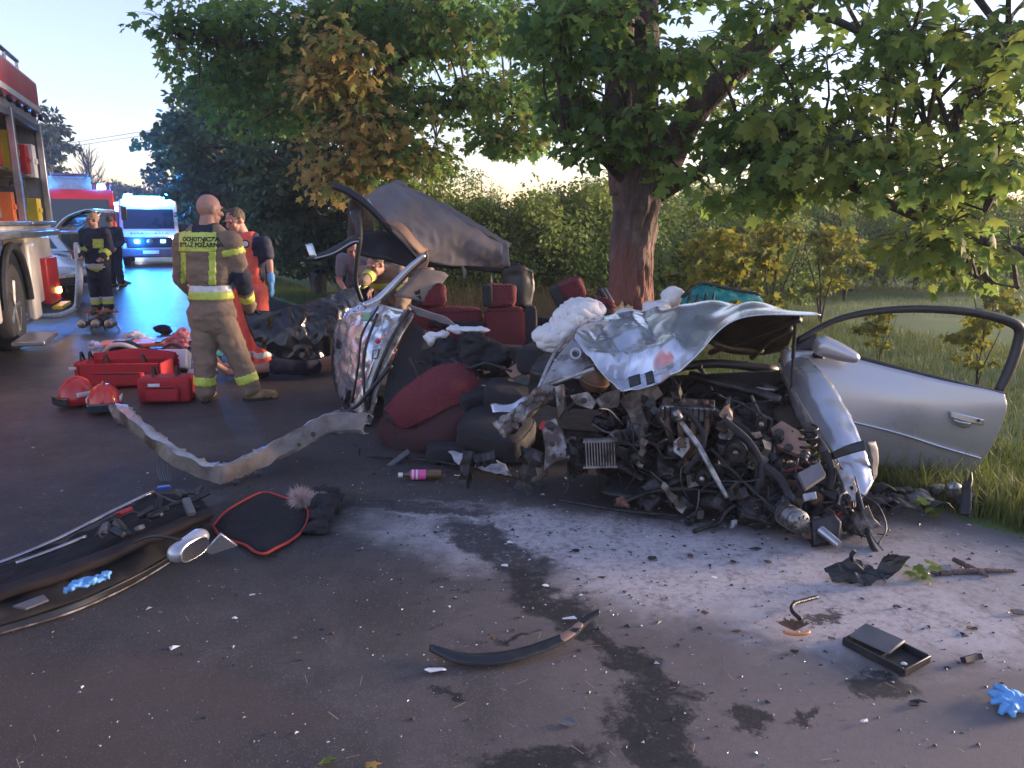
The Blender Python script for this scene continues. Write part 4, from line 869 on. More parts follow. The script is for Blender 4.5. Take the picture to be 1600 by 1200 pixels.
def person(label, J, face, cloth, group=None, vox=.012, headsc=1.0, grip=None):
    """J: joints in world space; cloth: dict of garments"""
    feet = (J['ankL']+J['ankR'])/2; root = empty('person', (feet.x, feet.y, 0), label, 'person', group)
    up = (J['neck']-J['pelvis']).normalized(); acr = (J['shR']-J['shL']).normalized(); fwd = up.cross(acr).normalized()*-1
    if fwd.dot(Vector(J.get('front', fwd))) < 0: fwd = -fwd
    # skin body: one continuous mesh, slim inside the clothes
    b = MB(); hd = Vector(J['head']); q, Rm = head(b, hd, face, Vector((0, 0, 1))*.9+up*.1 if J.get('upright', True) else up, headsc)
    limb(b, [J['neck']-up*.06, J['neck'], hd-Rm.col[2]*.06+Rm.col[1]*-.01], [.072, .066, .064]); limb(b, [J['pelvis'], (J['pelvis']+J['neck'])/2, J['neck']-up*.12], [.11, .105, .10])
    for s in 'LR':
        limb(b, [J['neck']-up*.10, J['sh'+s]], [.07, .05]); limb(b, [J['sh'+s], J['el'+s], J['wr'+s]], [.047, .038, .027]); limb(b, [J['pelvis'], J['hip'+s], J['kn'+s], J['ank'+s]], [.09, .085, .055, .038])
        dvec = J['wr'+s]-J['el'+s]; hdir = J.get('hd'+s, dvec); hand(b, J['wr'+s]+dvec.normalized()*.02, hdir, J.get('hn'+s, -fwd if False else fwd), 1 if s == 'R' else -1, curl=J.get('curl', .7))
        ft = J.get('ft'+s, fwd); ft = Vector((ft.x, ft.y, 0)).normalized() if not J.get('lying') else Vector(ft).normalized()
        limb(b, [J['ank'+s], J['ank'+s]+ft*.14+Vector((0, 0, -.055 if not J.get('lying') else 0))], [.038, .03])
    bm_ = remesh(b, min(vox, .0065), 2); body = put_mesh('body', bm_, M_skin, root)
    for k in (-1, 1):
        MB().ell(q(k*.032, .082, .005), (.013, .007, .008), Rm, 8).build('eye', M_eye, body, smooth='full')
    out = {'root': root, 'body': body, 'q': q, 'Rm': Rm, 'fwd': fwd, 'up': up}
    if 'hair' in cloth:
        h = MB(); h.ell(q(0, -.020, .040), (.084, .098, .092), Rm, 18); me = remesh(h, .010, 1, .006, 40)
        keep = MB(); zc = Rm.transposed()
        mm = bmesh.new(); mm.from_mesh(me); dl = [v for v in mm.verts if (lambda w: (w.y > .058 and w.z < .075) or (w.z < .0 and w.y > -.02) or w.z < -.055)(zc @ (v.co-hd))]
        bmesh.ops.delete(mm, geom=dl, context='VERTS'); mm.to_mesh(me); mm.free(); put_mesh('hair', me, cloth['hair'], root)
    if 'cap' in cloth:
        pass
    # upper garment
    t = MB(); ch = J['neck']-up*.16; w = cloth.get('bulk', 1.0)
    Rt = Matrix((acr, fwd, up)).transposed()
    waist = J['pelvis']+up*.14
    t.ell(ch-up*.02, (.195*w, .125*w, .20), Rt, 18)
    if not cloth.get('crop'): t.ell(waist, (.165*w, .125*w, .20), Rt, 18); t.ell((ch+waist)/2, (.18*w, .125*w, .2), Rt, 18)
    if cloth.get('long'): t.ell(J['pelvis']-up*.02, (.185*w, .145*w, .17), Rt, 18); limb(t, [J['pelvis']+acr*.06-up*.1, J['pelvis']-acr*.06-up*.1], [.12*w, .12*w])
    limb(t, [J['neck']-up*.05-acr*.10, J['neck']-up*.05+acr*.10], [.072*w, .072*w]); limb(t, [J['neck']-up*.07, J['neck']-up*.02], [.078, .070])
    for s in 'LR':
        sl = cloth.get('sleeve', 1.0); el = J['el'+s]; wr = J['wr'+s]
        limb(t, [J['neck']-up*.09+(J['sh'+s]-J['neck'])*.4, J['sh'+s]], [.085*w, .078*w])
        if sl >= 1: limb(t, [J['sh'+s], el, wr], [.076*w, .064*w, .052*w])
        else: limb(t, [J['sh'+s], J['sh'+s]+(el-J['sh'+s])*sl], [.074*w, .064*w])
    tm = remesh(t, vox, 3, cloth.get('wr', .010)); out['top'] = tm; out['top_o'] = put_mesh('jacket' if sl >= 1 else 'shirt', tm, cloth['top'], root)
    # trousers
    t = MB(); t.ell(J['pelvis']-up*.02, (.165*w, .125*w, .15), Rt, 16)
    for s in 'LR':
        limb(t, [J['pelvis']-up*.02, J['hip'+s]], [.11*w, .105*w])
        if cloth.get('short'): k_ = J['hip'+s]+(J['kn'+s]-J['hip'+s])*.82; limb(t, [J['hip'+s], k_], [.098, .082])
        else: limb(t, [J['hip'+s], J['kn'+s], J['ank'+s]+(J['kn'+s]-J['ank'+s])*.10], [.102*w, .082*w, .078*w])
    lm = remesh(t, vox, 3, cloth.get('wr', .010)*1.1, 7); out['legs'] = lm; out['legs_o'] = put_mesh('shorts' if cloth.get('short') else 'trousers', lm, cloth['legs'], root)
    if cloth.get('boot'):
        for s in 'LR':
            ft = J.get('ft'+s, fwd); ft = Vector((ft.x, ft.y, 0)).normalized(); a = J['ank'+s]; t = MB()
            limb(t, [a+Vector((0, 0, .14)), a+Vector((0, 0, -.01))], [.062, .060]); z = a.z-.075
            limb(t, [Vector((a.x, a.y, a.z-.03))-ft*.03, Vector((a.x, a.y, a.z-.042))+ft*.10, Vector((a.x, a.y, a.z-.05))+ft*.19], [.055, .050, .046])
            bo = put_mesh('boot', remesh(t, .012, 3), cloth['boot'], root)
            so = MB(); pts = []
            for k in range(14):
                th = 2*math.pi*k/14; e = ft*(.07+.155*math.cos(th))+Vector((-ft.y, ft.x, 0))*.052*math.sin(th)*(1.05+.1*math.cos(th)); pts.append(Vector((a.x, a.y, max(.012, a.z-.085)))+e)
            so.slab(pts, .024).build('sole', M_sole, bo)
    if cloth.get('glove'):
        for s in cloth.get('gloves', 'LR'):
            t = MB(); dvec = J['wr'+s]-J['el'+s]; w0 = J['wr'+s]+dvec.normalized()*.02
            hand(t, w0, J.get('hd'+s, dvec), J.get('hn'+s, fwd), 1 if s == 'R' else -1, .0125, J.get('curl', .7), 1.06); limb(t, [w0-dvec.normalized()*.06, w0], [.040, .034])
            put_mesh('glove', remesh(t, .007, 2), cloth['glove'], root)
    return out
def along(c, a, b_, t0, t1, rad=.2):
    """is c within t0..t1 of the segment a-b (metres from a) and near it"""
    d = (b_-a); L = d.length; d /= L; t = (c-a).dot(d); return t0 < t < t1 and (c-a-d*t).length < rad
def text_on(body, src_mesh, origin, right, upv, normal, size, mat, parent, name='lettering', weight=.0):
    cu = bpy.data.curves.new('t', 'FONT'); cu.body = body; cu.size = size; cu.align_x = 'CENTER'; cu.space_line = .95; cu.offset = weight
    to = bpy.data.objects.new('t', cu); col.objects.link(to); dg = bpy.context.evaluated_depsgraph_get(); me = bpy.data.meshes.new_from_object(to.evaluated_get(dg)); bpy.data.objects.remove(to)
    bv = BVHTree.FromPolygons([v.co for v in src_mesh.vertices], [p.vertices for p in src_mesh.polygons])
    for v in me.vertices:
        p = origin+right*v.co.x+upv*v.co.y; h = bv.ray_cast(p+normal*.3, -normal, .6); v.co = (h[0] if h[0] else p)+normal*.0085
    me.materials.append(mat); return link(name, me, parent)

V = Vector
# --- bald firefighter with his back to the camera
Y0 = 6.75
J = dict(head=P(327, 328, Y0+.03), neck=P(322, 357, Y0), shL=P(287, 378, Y0+.03), shR=P(361, 376, Y0-.02), pelvis=P(331, 486, Y0), hipL=P(318, 500, Y0), hipR=P(346, 498, Y0-.02),
         knL=P(320, 562, Y0-.06), knR=P(372, 556, Y0+.02), elL=P(284, 436, Y0+.10), wrL=P(312, 466, Y0+.30), elR=P(378, 436, Y0+.05), wrR=P(390, 480, Y0+.26), front=V((.25, 1, 0)))
J['ankL'] = G(321, 613, .09); J['ankR'] = G(393, 610, .09); J['ftL'] = V((-.1, .9, 0)); J['ftR'] = V((.95, .25, 0)); J['hnR'] = V((0, -.3, -1)); J['hdR'] = V((.4, .5, -.5)); J['curl'] = .9
FF = person('bald firefighter in tan turnout gear seen from behind holding the black sheet', J, V((.62, .75, -.12)), dict(top=M_tan, legs=M_tan, long=True, bulk=1.22, boot=M_boot, glove=M_glove, gloves='R', wr=.012), vox=.011, headsc=1.08)
tp, rt, up = FF['top'], FF['root'], FF['up']; zc = lambda y: P(320, y, Y0-.15).z
tor = lambda c: (c-J['neck']).dot((J['shR']-J['shL']).normalized())
tr_ = lambda c: abs(tor(c)) < .26 and not along(c, J['elR'], J['wrR'], -.25, .5, .085) and not along(c, J['shR'], J['elR'], .10, .6, .098)
peel(tp, lambda c, n: tr_(c) and zc(458) < c.z < zc(447) , .004, 'reflective_band', M_refl, FF['top_o']); peel(tp, lambda c, n: tr_(c) and zc(469) < c.z < zc(458), .004, 'reflective_band', M_hivis, FF['top_o'])
nb = -FF['fwd']; px_ = lambda c: 800+FPX*c.x/(c.y*math.cos(PITCH)-(c.z-CH)*math.sin(PITCH))
peel(tp, lambda c, n: n.y < -.3 and 280 < px_(c) < 338 and zc(393) < c.z < zc(362), .005, 'name_panel', M_hivis, FF['top_o'])
peel(tp, lambda c, n: n.y < -.25 and 326 < px_(c) < 337 and zc(446) < c.z < zc(394), .004, 'reflective_band', M_hivis, FF['top_o'])
peel(tp, lambda c, n: n.y < -.25 and 283 < px_(c) < 291 and zc(446) < c.z < zc(396), .004, 'reflective_band', M_hivis, FF['top_o'])
o_ = P(309, 377, Y0-.16)
text_on('OCHOTNICZA\nSTRAŻ POŻARNA', tp, o_, V((.99, -.05, 0)).normalized(), V((0, .05, 1)), V((-.05, -1, 0)), .050, M_textblk, FF['top_o'], weight=.0026)
peel(tp, lambda c, n: along(c, J['shR'], J['elR'], .06, .115, .13) and c.x > J['shR'].x-.07, .004, 'sleeve_band', M_hivis, FF['top_o']); peel(tp, lambda c, n: along(c, J['elR'], J['wrR'], .17, .25, .11), .004, 'sleeve_band', M_hivis, FF['top_o'])
peel(tp, lambda c, n: along(c, J['elR'], J['wrR'], -.10, .13, .13) and along(c, J['shR'], J['elR'], .17, .6, .13), .003, 'elbow_patch', M_navy, FF['top_o'])
peel(tp, lambda c, n: c.z > J['neck'].z-.035 and abs(tor(c)) < .095, .006, 'collar', M_navy, FF['top_o'])
for s, y0, y1 in (('L', 591, 576), ('R', 593, 577)):
    a, k_ = J['ank'+s], J['kn'+s]
    peel(FF['legs'], lambda c, n: along(c, a, k_, .085, .165, .13), .004, 'leg_band', M_hivis, FF['legs_o'])
# --- paramedic facing him
Y1 = 7.9
J2 = dict(head=P(368, 345, Y1), neck=P(379, 366, Y1+.05), shL=P(412, 382, Y1+.02), shR=P(358, 384, Y1+.1), pelvis=P(392, 452, Y1+.05), hipL=P(403, 462, Y1), hipR=P(382, 462, Y1+.05), knL=P(406, 512, Y1-.02), knR=P(388, 512, Y1+.05),
          elL=P(417, 408, Y1-.02), wrL=P(422, 432, Y1-.05), elR=P(345, 410, Y1+.05), wrR=P(352, 436, Y1-.10), front=V((-.4, -1, 0)))
J2['pelvis'].z = .93; J2['hipL'].z = J2['hipR'].z = .86; J2['knL'].z = J2['knR'].z = .47
J2['ankL'] = V((J2['knL'].x, J2['knL'].y+.03, .09)); J2['ankR'] = V((J2['knR'].x-.02, J2['knR'].y+.02, .09)); J2['hnL'] = V((-1, 0, 0)); J2['curl'] = .35
J2['elL'] = P(421, 410, Y1-.04); J2['wrL'] = P(424, 437, Y1-.10)
PM = person('paramedic in red orange uniform and blue gloves looking down', J2, V((-.55, -.75, -.35)), dict(top=M_medic, legs=M_medic, hair=M_hair, bulk=1.08, sleeve=.62, boot=M_sole, glove=M_nitrile, wr=.008), vox=.012)
rt2 = PM['root']; sp = (J2['shL']-J2['shR']).normalized()
peel(PM['top'], lambda c, n: (c-J2['neck']).dot(sp) > (.145 if c.z > J2['neck'].z-.22 else .175), .004, 'dark_side_panel', M_navy, PM['top_o'])
peel(PM['top'], lambda c, n: (c-J2['neck']).dot(sp) < -.13 and c.z > J2['pelvis'].z+.30, .004, 'dark_side_panel', M_navy, PM['top_o'])
bd = P(384, 381, Y1-.15); MB().lathe([(.042, 0), (.042, .012), (.02, .016)], Matrix.Translation(bd) @ Matrix.Rotation(math.pi/2, 4, 'X'), 16).build('round_badge', M_navy, rt2)
MB().lathe([(.028, 0), (.028, .019), (.012, .021)], Matrix.Translation(bd) @ Matrix.Rotation(math.pi/2, 4, 'X'), 14).build('badge_centre', M_refl, rt2)
for s in 'LR':
    a, k_ = J2['ank'+s], J2['kn'+s]; peel(PM['legs'], lambda c, n: along(c, a, k_, .12, .18, .13), .004, 'leg_band', M_refl, PM['legs_o'])
# --- woman firefighter in navy
Y2 = 13.6
g = G(150, 486); sx = lambda px: P(px, 400, Y2).x
def std(px, Yd, h=1.74, lean=0, arms=((-.24, -.02, 1.10), (-.16, -.20, 1.0), (.24, -.02, 1.10), (.18, -.16, .98)), fr=V((.1, -1, 0)), gap=.10):
    x = P(px, 400, Yd).x; k = h/1.74; o = V((x, Yd, 0)); z = lambda a, b_, c: o+V((a, b_, c))*k
    return dict(head=z(.0, -.02, 1.60), neck=z(0, 0, 1.44), shL=z(-.19, 0, 1.38), shR=z(.19, 0, 1.38), pelvis=z(0, 0, .93), hipL=z(-.09, 0, .87), hipR=z(.09, 0, .87), knL=z(-gap, -.03, .47), knR=z(gap, -.02, .47), ankL=z(-gap, 0, .09/k), ankR=z(gap+.02, -.03, .09/k),
                elL=z(*arms[0]), wrL=z(*arms[1]), elR=z(*arms[2]), wrR=z(*arms[3]), front=fr, curl=.7)
J3 = std(152, Y2, 1.78); WF = person('woman firefighter in navy suit with yellow bands standing by the hose', J3, V((-.6, -.8, 0)), dict(top=M_navy, legs=M_navy, hair=M_hairb, long=True, bulk=1.18, boot=M_boot, wr=.011), vox=.013)
z3 = lambda y: P(152, y, Y2-.12).z
peel(WF['top'], lambda c, n: z3(420) < c.z < z3(412) and abs(c.x-J3['pelvis'].x) < .23, .005, 'reflective_band', M_refl, WF['top_o']); peel(WF['top'], lambda c, n: z3(426) < c.z < z3(420) and abs(c.x-J3['pelvis'].x) < .23, .005, 'reflective_band', M_hivis, WF['top_o'])
peel(WF['top'], lambda c, n: n.y < -.2 and z3(388) < c.z < z3(374) and 145 < px_(c) < 162, .005, 'chest_patch', M_hivis, WF['top_o'])
for s in 'LR':
    peel(WF['top'], lambda c, n: along(c, J3['el'+s], J3['wr'+s], .06, .15, .12), .005, 'sleeve_band', M_hivis, WF['top_o']); a, k_ = J3['ank'+s], J3['kn'+s]
    peel(WF['legs'], lambda c, n: along(c, a, k_, .13, .20, .13), .005, 'leg_band', M_refl, WF['legs_o']); peel(WF['legs'], lambda c, n: along(c, a, k_, .07, .13, .13), .005, 'leg_band', M_hivis, WF['legs_o'])
J4 = std(178, 19.0, 1.76, fr=V((-.3, .9, 0))); RF = person('dark clad rescuer walking behind the woman firefighter', J4, V((-.3, .9, 0)), dict(top=M_navy, legs=M_navy, hair=M_hair, long=True, bulk=1.15, boot=M_boot, wr=.011), vox=.016)
# --- rescuers behind the wreck
J5 = std(612, 8.6, 1.72, fr=V((-.3, -1, 0)), arms=((-.28, -.10, 1.12), (-.30, -.36, 1.02), (.26, -.05, 1.10), (.22, -.25, .98)))
def bend(Jn, dy, dz):
    for k_, f_ in (('neck', .8), ('shL', .72), ('shR', .72), ('elL', .7), ('elR', .7), ('wrL', .62), ('wrR', .6), ('head', 1.0)): Jn[k_] = Jn[k_]+V((-.25*f_*dy, -dy*f_, -dz*f_))
bend(J5, .42, .42); J5['wrL'] = P(566, 442, 7.95); J5['elL'] = P(580, 428, 8.15)
J5['hdL'] = V((-.6, -.5, -.4)); RB = person('firefighter in tan jacket behind the wreck gripping the black sheet', J5, V((-.5, -.8, -.4)), dict(top=M_tan, legs=M_tan, hair=M_hair, long=True, bulk=1.2, boot=M_boot, glove=M_glove, wr=.012), vox=.014)
peel(RB['top'], lambda c, n: .88 < c.z < .95 and abs(c.x-J5['pelvis'].x) < .26, .005, 'reflective_band', M_hivis, RB['top_o']); peel(RB['top'], lambda c, n: along(c, J5['elL'], J5['wrL'], .05, .12, .12), .005, 'sleeve_band', M_hivis, RB['top_o'])
J6 = std(572, 9.6, 1.66, fr=V((.3, -.9, 0))); bend(J6, .35, .22); RG = person('rescuer in grey shirt bending down behind the lifted roof', J6, V((.2, -.8, -.6)), dict(top=M_greyfab, legs=M_navy, hair=M_hair, bulk=1.05, sleeve=.6, boot=M_sole, wr=.009), vox=.015)
J7 = std(655, 8.9, 1.70, fr=V((-.3, -1, 0))); bend(J7, .40, .40); RC = person('second firefighter in tan jacket hidden by the rear seat', J7, V((-.5, -.8, -.4)), dict(top=M_tan, legs=M_tan, hair=M_hair, long=True, bulk=1.2, boot=M_boot, wr=.012), vox=.015)
peel(RC['top'], lambda c, n: .93 < c.z < 1.0 and abs(c.x-J7['pelvis'].x) < .26, .005, 'reflective_band', M_hivis, RC['top_o'])
# --- the casualty, lying on the road under the sheet
def lp(px, Y, z): q = P(px, 580, Y); return V((q.x, Y, z))
JV = dict(head=lp(615, 8.30, .13), neck=lp(588, 8.2, .13), shL=lp(574, 8.02, .16), shR=lp(580, 8.38, .16), pelvis=lp(492, 7.95, .13), hipL=lp(480, 7.86, .12), hipR=lp(480, 8.04, .12), knL=lp(418, 7.72, .13), knR=lp(410, 8.02, .13), ankL=lp(356, 7.68, .08), ankR=lp(346, 7.98, .08),
          elL=lp(545, 7.80, .09), wrL=lp(520, 7.95, .20), elR=lp(560, 8.55, .08), wrR=lp(530, 8.6, .07), front=V((0, 0, 1)), lying=True, upright=False, curl=.4)
JV['ftL'] = V((-.5, -.4, .6)); JV['ftR'] = V((-.5, .3, .6))
VC = person('casualty lying on the road in dark shorts, half covered by the sheet', JV, V((0, 0, 1)), dict(top=M_greyfab, legs=M_navy, hair=M_hair, short=True, crop=True, sleeve=.5, wr=.008), vox=.014)
# ------------------------------------------------------------------ the wrecked car
M_wsil = mk('wreck_silver', (.55, .56, .60), .24, .65, var=.10, vs=4, coat=.35, c2=(.36, .34, .35), cs=9, camt=.30, bump=.08, bs=14)
M_inner = mk('bare_inner_metal', (.40, .39, .40), .5, .35, var=.25, vs=9, c2=(.13, .10, .085), cs=6, camt=.46, bump=.3, bs=30)
M_dirty = mk('dirty_white_metal', (.36, .33, .31), .55, .3, var=.3, vs=12, c2=(.085, .060, .048), cs=8, camt=.54, bump=.4, bs=35)
M_rust = mk('rusty_brown', (.14, .075, .045), .7, .3, var=.35, vs=12, bump=.3, bs=40); M_under = mk('bonnet_underside', (.10, .075, .055), .5, .4, var=.35, vs=6, c2=(.035, .03, .028), cs=4, camt=.5)
M_head = mk('headliner', (.185, .165, .172), .95, var=.15, vs=6, bump=.25, bs=200, c2=(.12, .10, .10), cs=3, camt=.33); M_fab = mk('dark_seat_fabric', (.022, .021, .025), .9, var=.3, vs=12, bump=.2, bs=200)
M_bag = mk('airbag_cloth', (.70, .67, .65), .85, var=.08, vs=10, bump=.2, bs=60, c2=(.50, .42, .40), cs=5, camt=.33); M_eng = mk('greasy_metal', (.055, .051, .053), .45, .7, var=.4, vs=14, bump=.4, bs=50, c2=(.025, .023, .024), cs=9, camt=.5)
M_alloy = mk('cast_alloy', (.36, .35, .35), .45, .8, var=.3, vs=16, bump=.4, bs=60, c2=(.09, .08, .075), cs=11, camt=.47); M_teal = mk('shattered_teal_glass', (.03, .34, .30), .35, var=.4, vs=30, bump=.8, bs=70, trans=.25)
M_sillp = mk('pale_scraped_metal', (.42, .40, .40), .45, .4, var=.3, vs=14, c2=(.20, .17, .15), cs=5, camt=.42, bump=.25, bs=40)
M_sillw = mk('brown_dusty_metal', (.20, .165, .145), .6, .3, var=.35, vs=10, c2=(.085, .06, .048), cs=4, camt=.45, bump=.3, bs=30)
M_fabr = mk('maroon_seat_fabric', (.050, .018, .021), .9, var=.3, vs=10, bump=.2, bs=200)
M_jack = mk('black_jacket', (.012, .012, .015), .85, var=.3, vs=10, bump=.3, bs=60); M_whitecl = mk('white_cloth', (.68, .67, .70), .85, var=.08, vs=10); M_sheet = mk('black_plastic_sheet', (.012, .012, .016), .22, var=.3, vs=6, bump=.25, bs=14, coat=.3)
M_doorp = mk('door_silver', (.52, .50, .52), .34, .55, var=.05, vs=2, coat=.4, c2=(.46, .44, .45), cs=2.5, camt=.35)
M_redw = mk('red_wire', (.40, .03, .03), .5); M_pink = mk('pink_label', (.75, .10, .34), .4, var=.1); M_tanpl = mk('tan_plastic', (.30, .17, .12), .6, var=.3, vs=9)
def quilt_mat():
    m = mk('red_quilted_fabric', (.155, .022, .030), .85, var=.15, vs=9); nt = m.node_tree; b = nt.nodes['Principled BSDF']; L = nt.links.new
    tc = nt.nodes.new('ShaderNodeTexCoord'); h = None
    for a in (.785, -.785):
        mp = nt.nodes.new('ShaderNodeMapping'); mp.inputs['Rotation'].default_value = (0, a, 0); L(tc.outputs['Object'], mp.inputs[0])
        w = nt.nodes.new('ShaderNodeTexWave'); w.inputs['Scale'].default_value = 22; L(mp.outputs[0], w.inputs[0])
        if h is None: h = w.outputs['Fac']
        else:
            q = nt.nodes.new('ShaderNodeMath'); q.operation = 'MINIMUM'; L(h, q.inputs[0]); L(w.outputs['Fac'], q.inputs[1]); h = q.outputs[0]
    bp = nt.nodes.new('ShaderNodeBump'); bp.inputs['Strength'].default_value = .8; bp.inputs['Distance'].default_value = .008; L(h, bp.inputs['Height']); L(bp.outputs[0], b.inputs['Normal'])
    return m
M_quilt = quilt_mat()
car = empty('wrecked_car', (.55, 5.2, 0), 'crushed silver car torn open with peeled roof and exposed engine', 'car')
HD = V((.47, -.88, 0)); LF = V((.88, .47, 0))      # the car's heading and its left
def pp(*a): return P(*a)
def strip(name, pts, r, mat, n=8, k=24, parent=None): return MB().tube([P(*p) for p in pts], r, n, k).build(name, mat, parent or car, smooth='full')
def face_cam(mb, d=None):
    t = 0.0
    for f in mb.f:
        a, b_, c = (V(mb.v[i]) for i in f[:3]); n = (b_-a).cross(c-a); t += n.dot(d if d is not None else (V((0, 0, CH))-a).normalized())
    if t < 0: mb.f = [tuple(reversed(f)) for f in mb.f]
def sheet(name, rows, mat, nu=22, nv=18, amp=.01, sc=7, th=.004, a2=0.0, s2=22, seed=0, parent=None, inner=None, rim=0):
    mb = MB().patch([[P(*p) for p in r] for r in rows], nu, nv, amp, sc, seed, 0, a2, s2)
    face_cam(mb)
    return mb.build(name, [mat, inner] if inner else mat, parent or car, smooth='full', solid=th, solid_off=1 if inner else 0, soff=0)
def cushion(name, c, size, rot, mat, parent=None, wr=.014):
    """upholstered block: squarish, with pulls and wrinkles, and a seam round it"""
    mb = MB(); c = V(c); vs = []; e = 5.0; m, n_ = 25, 48; f = lambda w: math.copysign(abs(w)**(2/e), w); off = V((c.x*7, c.y*5, c.z*9)); seam = []
    for i in range(m):
        t = math.pi*i/(m-1)-math.pi/2
        for j in range(n_):
            a = 2*math.pi*j/n_; q = V((size[0]/2*f(math.cos(t))*f(math.cos(a)), size[1]/2*f(math.cos(t))*f(math.sin(a)), size[2]/2*f(math.sin(t))))
            h = noise.noise(q*9+off)*wr*1.2+(abs(noise.noise(V((q.x*16, q.y*16, q.z*26))+off))-.25)*wr
            q2 = q+q.normalized()*h; vs.append(c+rot @ q2)
            if i == m//2+4: seam.append(c+rot @ (q2*1.004))
    mb.add(vs, [(i*n_+j, i*n_+(j+1) % n_, (i+1)*n_+(j+1) % n_, (i+1)*n_+j) for i in range(m-1) for j in range(n_)])
    o = mb.build(name, mat, parent or car, smooth='full')
    if max(size) > .25 and parent is None: MB().tube(seam+[seam[0]], .004, 5).build('seam', M_fab, o, smooth='full')
    return o
def RZ(z, x=0, y=0): return (Matrix.Rotation(z, 3, 'Z') @ Matrix.Rotation(y, 3, 'Y') @ Matrix.Rotation(x, 3, 'X'))

# floor pan and body tub below the cabin
fl = [P(560, 640, 6.6), P(840, 560, 7.2), P(1000, 560, 6.8), P(1090, 640, 5.4), P(1000, 690, 5.0), P(800, 690, 5.3), P(660, 680, 5.6)]
for p in fl: p.z = .12
MB().slab(fl, .10).build('floor_pan', M_eng, car, bev=.02)
# rear bench
Yr = 6.75; sx_ = lambda x: P(x, 500, Yr).x
def seat_block(name, x0, x1, y0, y1, Y, th, mat): a, b_ = P(x0, y0, Y), P(x1, y1, Y); return cushion(name, ((a.x+b_.x)/2, Y, (a.z+b_.z)/2), (abs(b_.x-a.x), th, abs(a.z-b_.z)), RZ(R(8), R(-10)), mat)
s1 = seat_block('rear_seat_back', 638, 756, 478, 560, 6.72, .16, M_quilt); s2 = seat_block('rear_seat_back', 757, 822, 478, 556, 6.70, .16, M_quilt); seat_block('rear_seat_back', 818, 838, 476, 560, 6.74, .15, M_fab)
seat_block('rear_seat_cushion', 640, 830, 540, 590, 6.40, .50, M_fab)
MB().patch([[P(672, 503+dy, 6.62), P(712, 502+dy, 6.61), P(752, 504+dy, 6.62)] for dy in (-1, 4, 8)], 5, 9).build('seat_badge', M_fab, s1, solid=.02, soff=0)
for x0, x1 in ((645, 697), (755, 806)):
    h = seat_block('headrest', x0, x1, 443, 480, 6.70, .14, M_quilt); cushion('headrest_side', P(x0+6, 461.5, 6.66), (.085, .135, .19), RZ(R(8)), M_fab, h)
    for dx in (-9, 9): MB().tube([P((x0+x1)/2+dx, 470, 6.72), P((x0+x1)/2+dx, 492, 6.74)], .007, 6).build('headrest_post', M_alu, h)
# roof peeled back, its lining towards the camera
roof = sheet('roof_skin', [[(566, 308, 6.42), (588, 332, 6.40), (618, 366, 6.44), (652, 404, 6.6)], [(620, 287, 6.75), (640, 320, 6.6), (675, 370, 6.65), (700, 415, 6.8)], [(690, 330, 6.9), (705, 352, 6.8), (725, 385, 6.85), (745, 416, 7.0)], [(790, 385, 7.05), (785, 395, 7.0), (790, 408, 7.05), (800, 420, 7.15)]], M_head, 54, 40, .035, 4, .012, .016, 9, 3, None, M_wsil)
sheet('roof_fold', [[(590, 310, 6.75), (612, 284, 6.85), (628, 282, 6.95)], [(640, 318, 6.9), (655, 300, 7.0), (665, 312, 7.1)], [(720, 345, 7.0), (728, 338, 7.1), (735, 348, 7.2)], [(795, 388, 7.1), (798, 382, 7.15), (803, 390, 7.2)]], M_head, 30, 10, .02, 9, .006, .008, 18, 5, None, M_wsil)
strip('roof_rail', [(520, 290, 6.3), (545, 300, 6.3), (575, 322, 6.3), (612, 362, 6.35), (655, 407, 6.55)], [.028, .034, .03, .026, .024], M_black, 8, 28)
strip('roof_rail_flange', [(574, 312, 6.33), (592, 338, 6.31), (625, 372, 6.37), (662, 412, 6.55)], [.012, .014, .012, .010], M_alu, 6, 28)
sheet('torn_lining', [[(600, 345, 6.30), (612, 345, 6.30)], [(622, 362, 6.32), (632, 352, 6.36)], [(650, 392, 6.45), (656, 380, 6.5)], [(668, 408, 6.55), (668, 388, 6.6)]], M_tanpl, 14, 5, .01, 12, .004)
sheet('torn_lining', [[(655, 400, 6.52), (668, 390, 6.52)], [(658, 412, 6.52), (670, 406, 6.52)], [(648, 420, 6.5), (666, 420, 6.5)]], M_orange if False else M_tanpl, 8, 5, .01, 12, .004)
strip('rear_roof_header', [(645, 414, 6.9), (690, 414, 7.0), (745, 418, 7.05), (795, 426, 7.1), (832, 440, 7.1)], [.022, .026, .028, .03, .03], M_fab, 8, 24)
sheet('rear_pillar', [[(784, 420, 7.05), (786, 440, 7.05), (790, 480, 7.0)], [(808, 412, 7.0), (812, 440, 6.98), (812, 482, 6.95)], [(832, 424, 7.05), (833, 445, 7.05), (828, 480, 7.0)]], M_black, 12, 12, .02, 10, .05, .01, 20)
sheet('pillar_flap', [[(786, 378, 6.9), (784, 415, 6.9)], [(792, 376, 6.88), (797, 416, 6.88)]], M_head, 6, 8, .02, 14, .006)
strip('lining_clip', [(722, 416, 6.95), (726, 425, 6.93), (725, 435, 6.93)], [.010, .018, .008], M_head, 6, 8); strip('aerial_stub', [(768, 428, 7.1), (768, 447, 7.1)], .008, M_alu, 6, 4)
strip('right_rear_pillar', [(663, 398, 6.5), (640, 418, 6.45), (612, 447, 6.4), (590, 468, 6.35), (568, 478, 6.3)], [.022, .026, .03, .034, .03], M_wsil, 10, 26); strip('pillar_seal', [(668, 402, 6.46), (645, 422, 6.42), (618, 450, 6.37), (596, 472, 6.32)], .012, M_black, 6, 24)
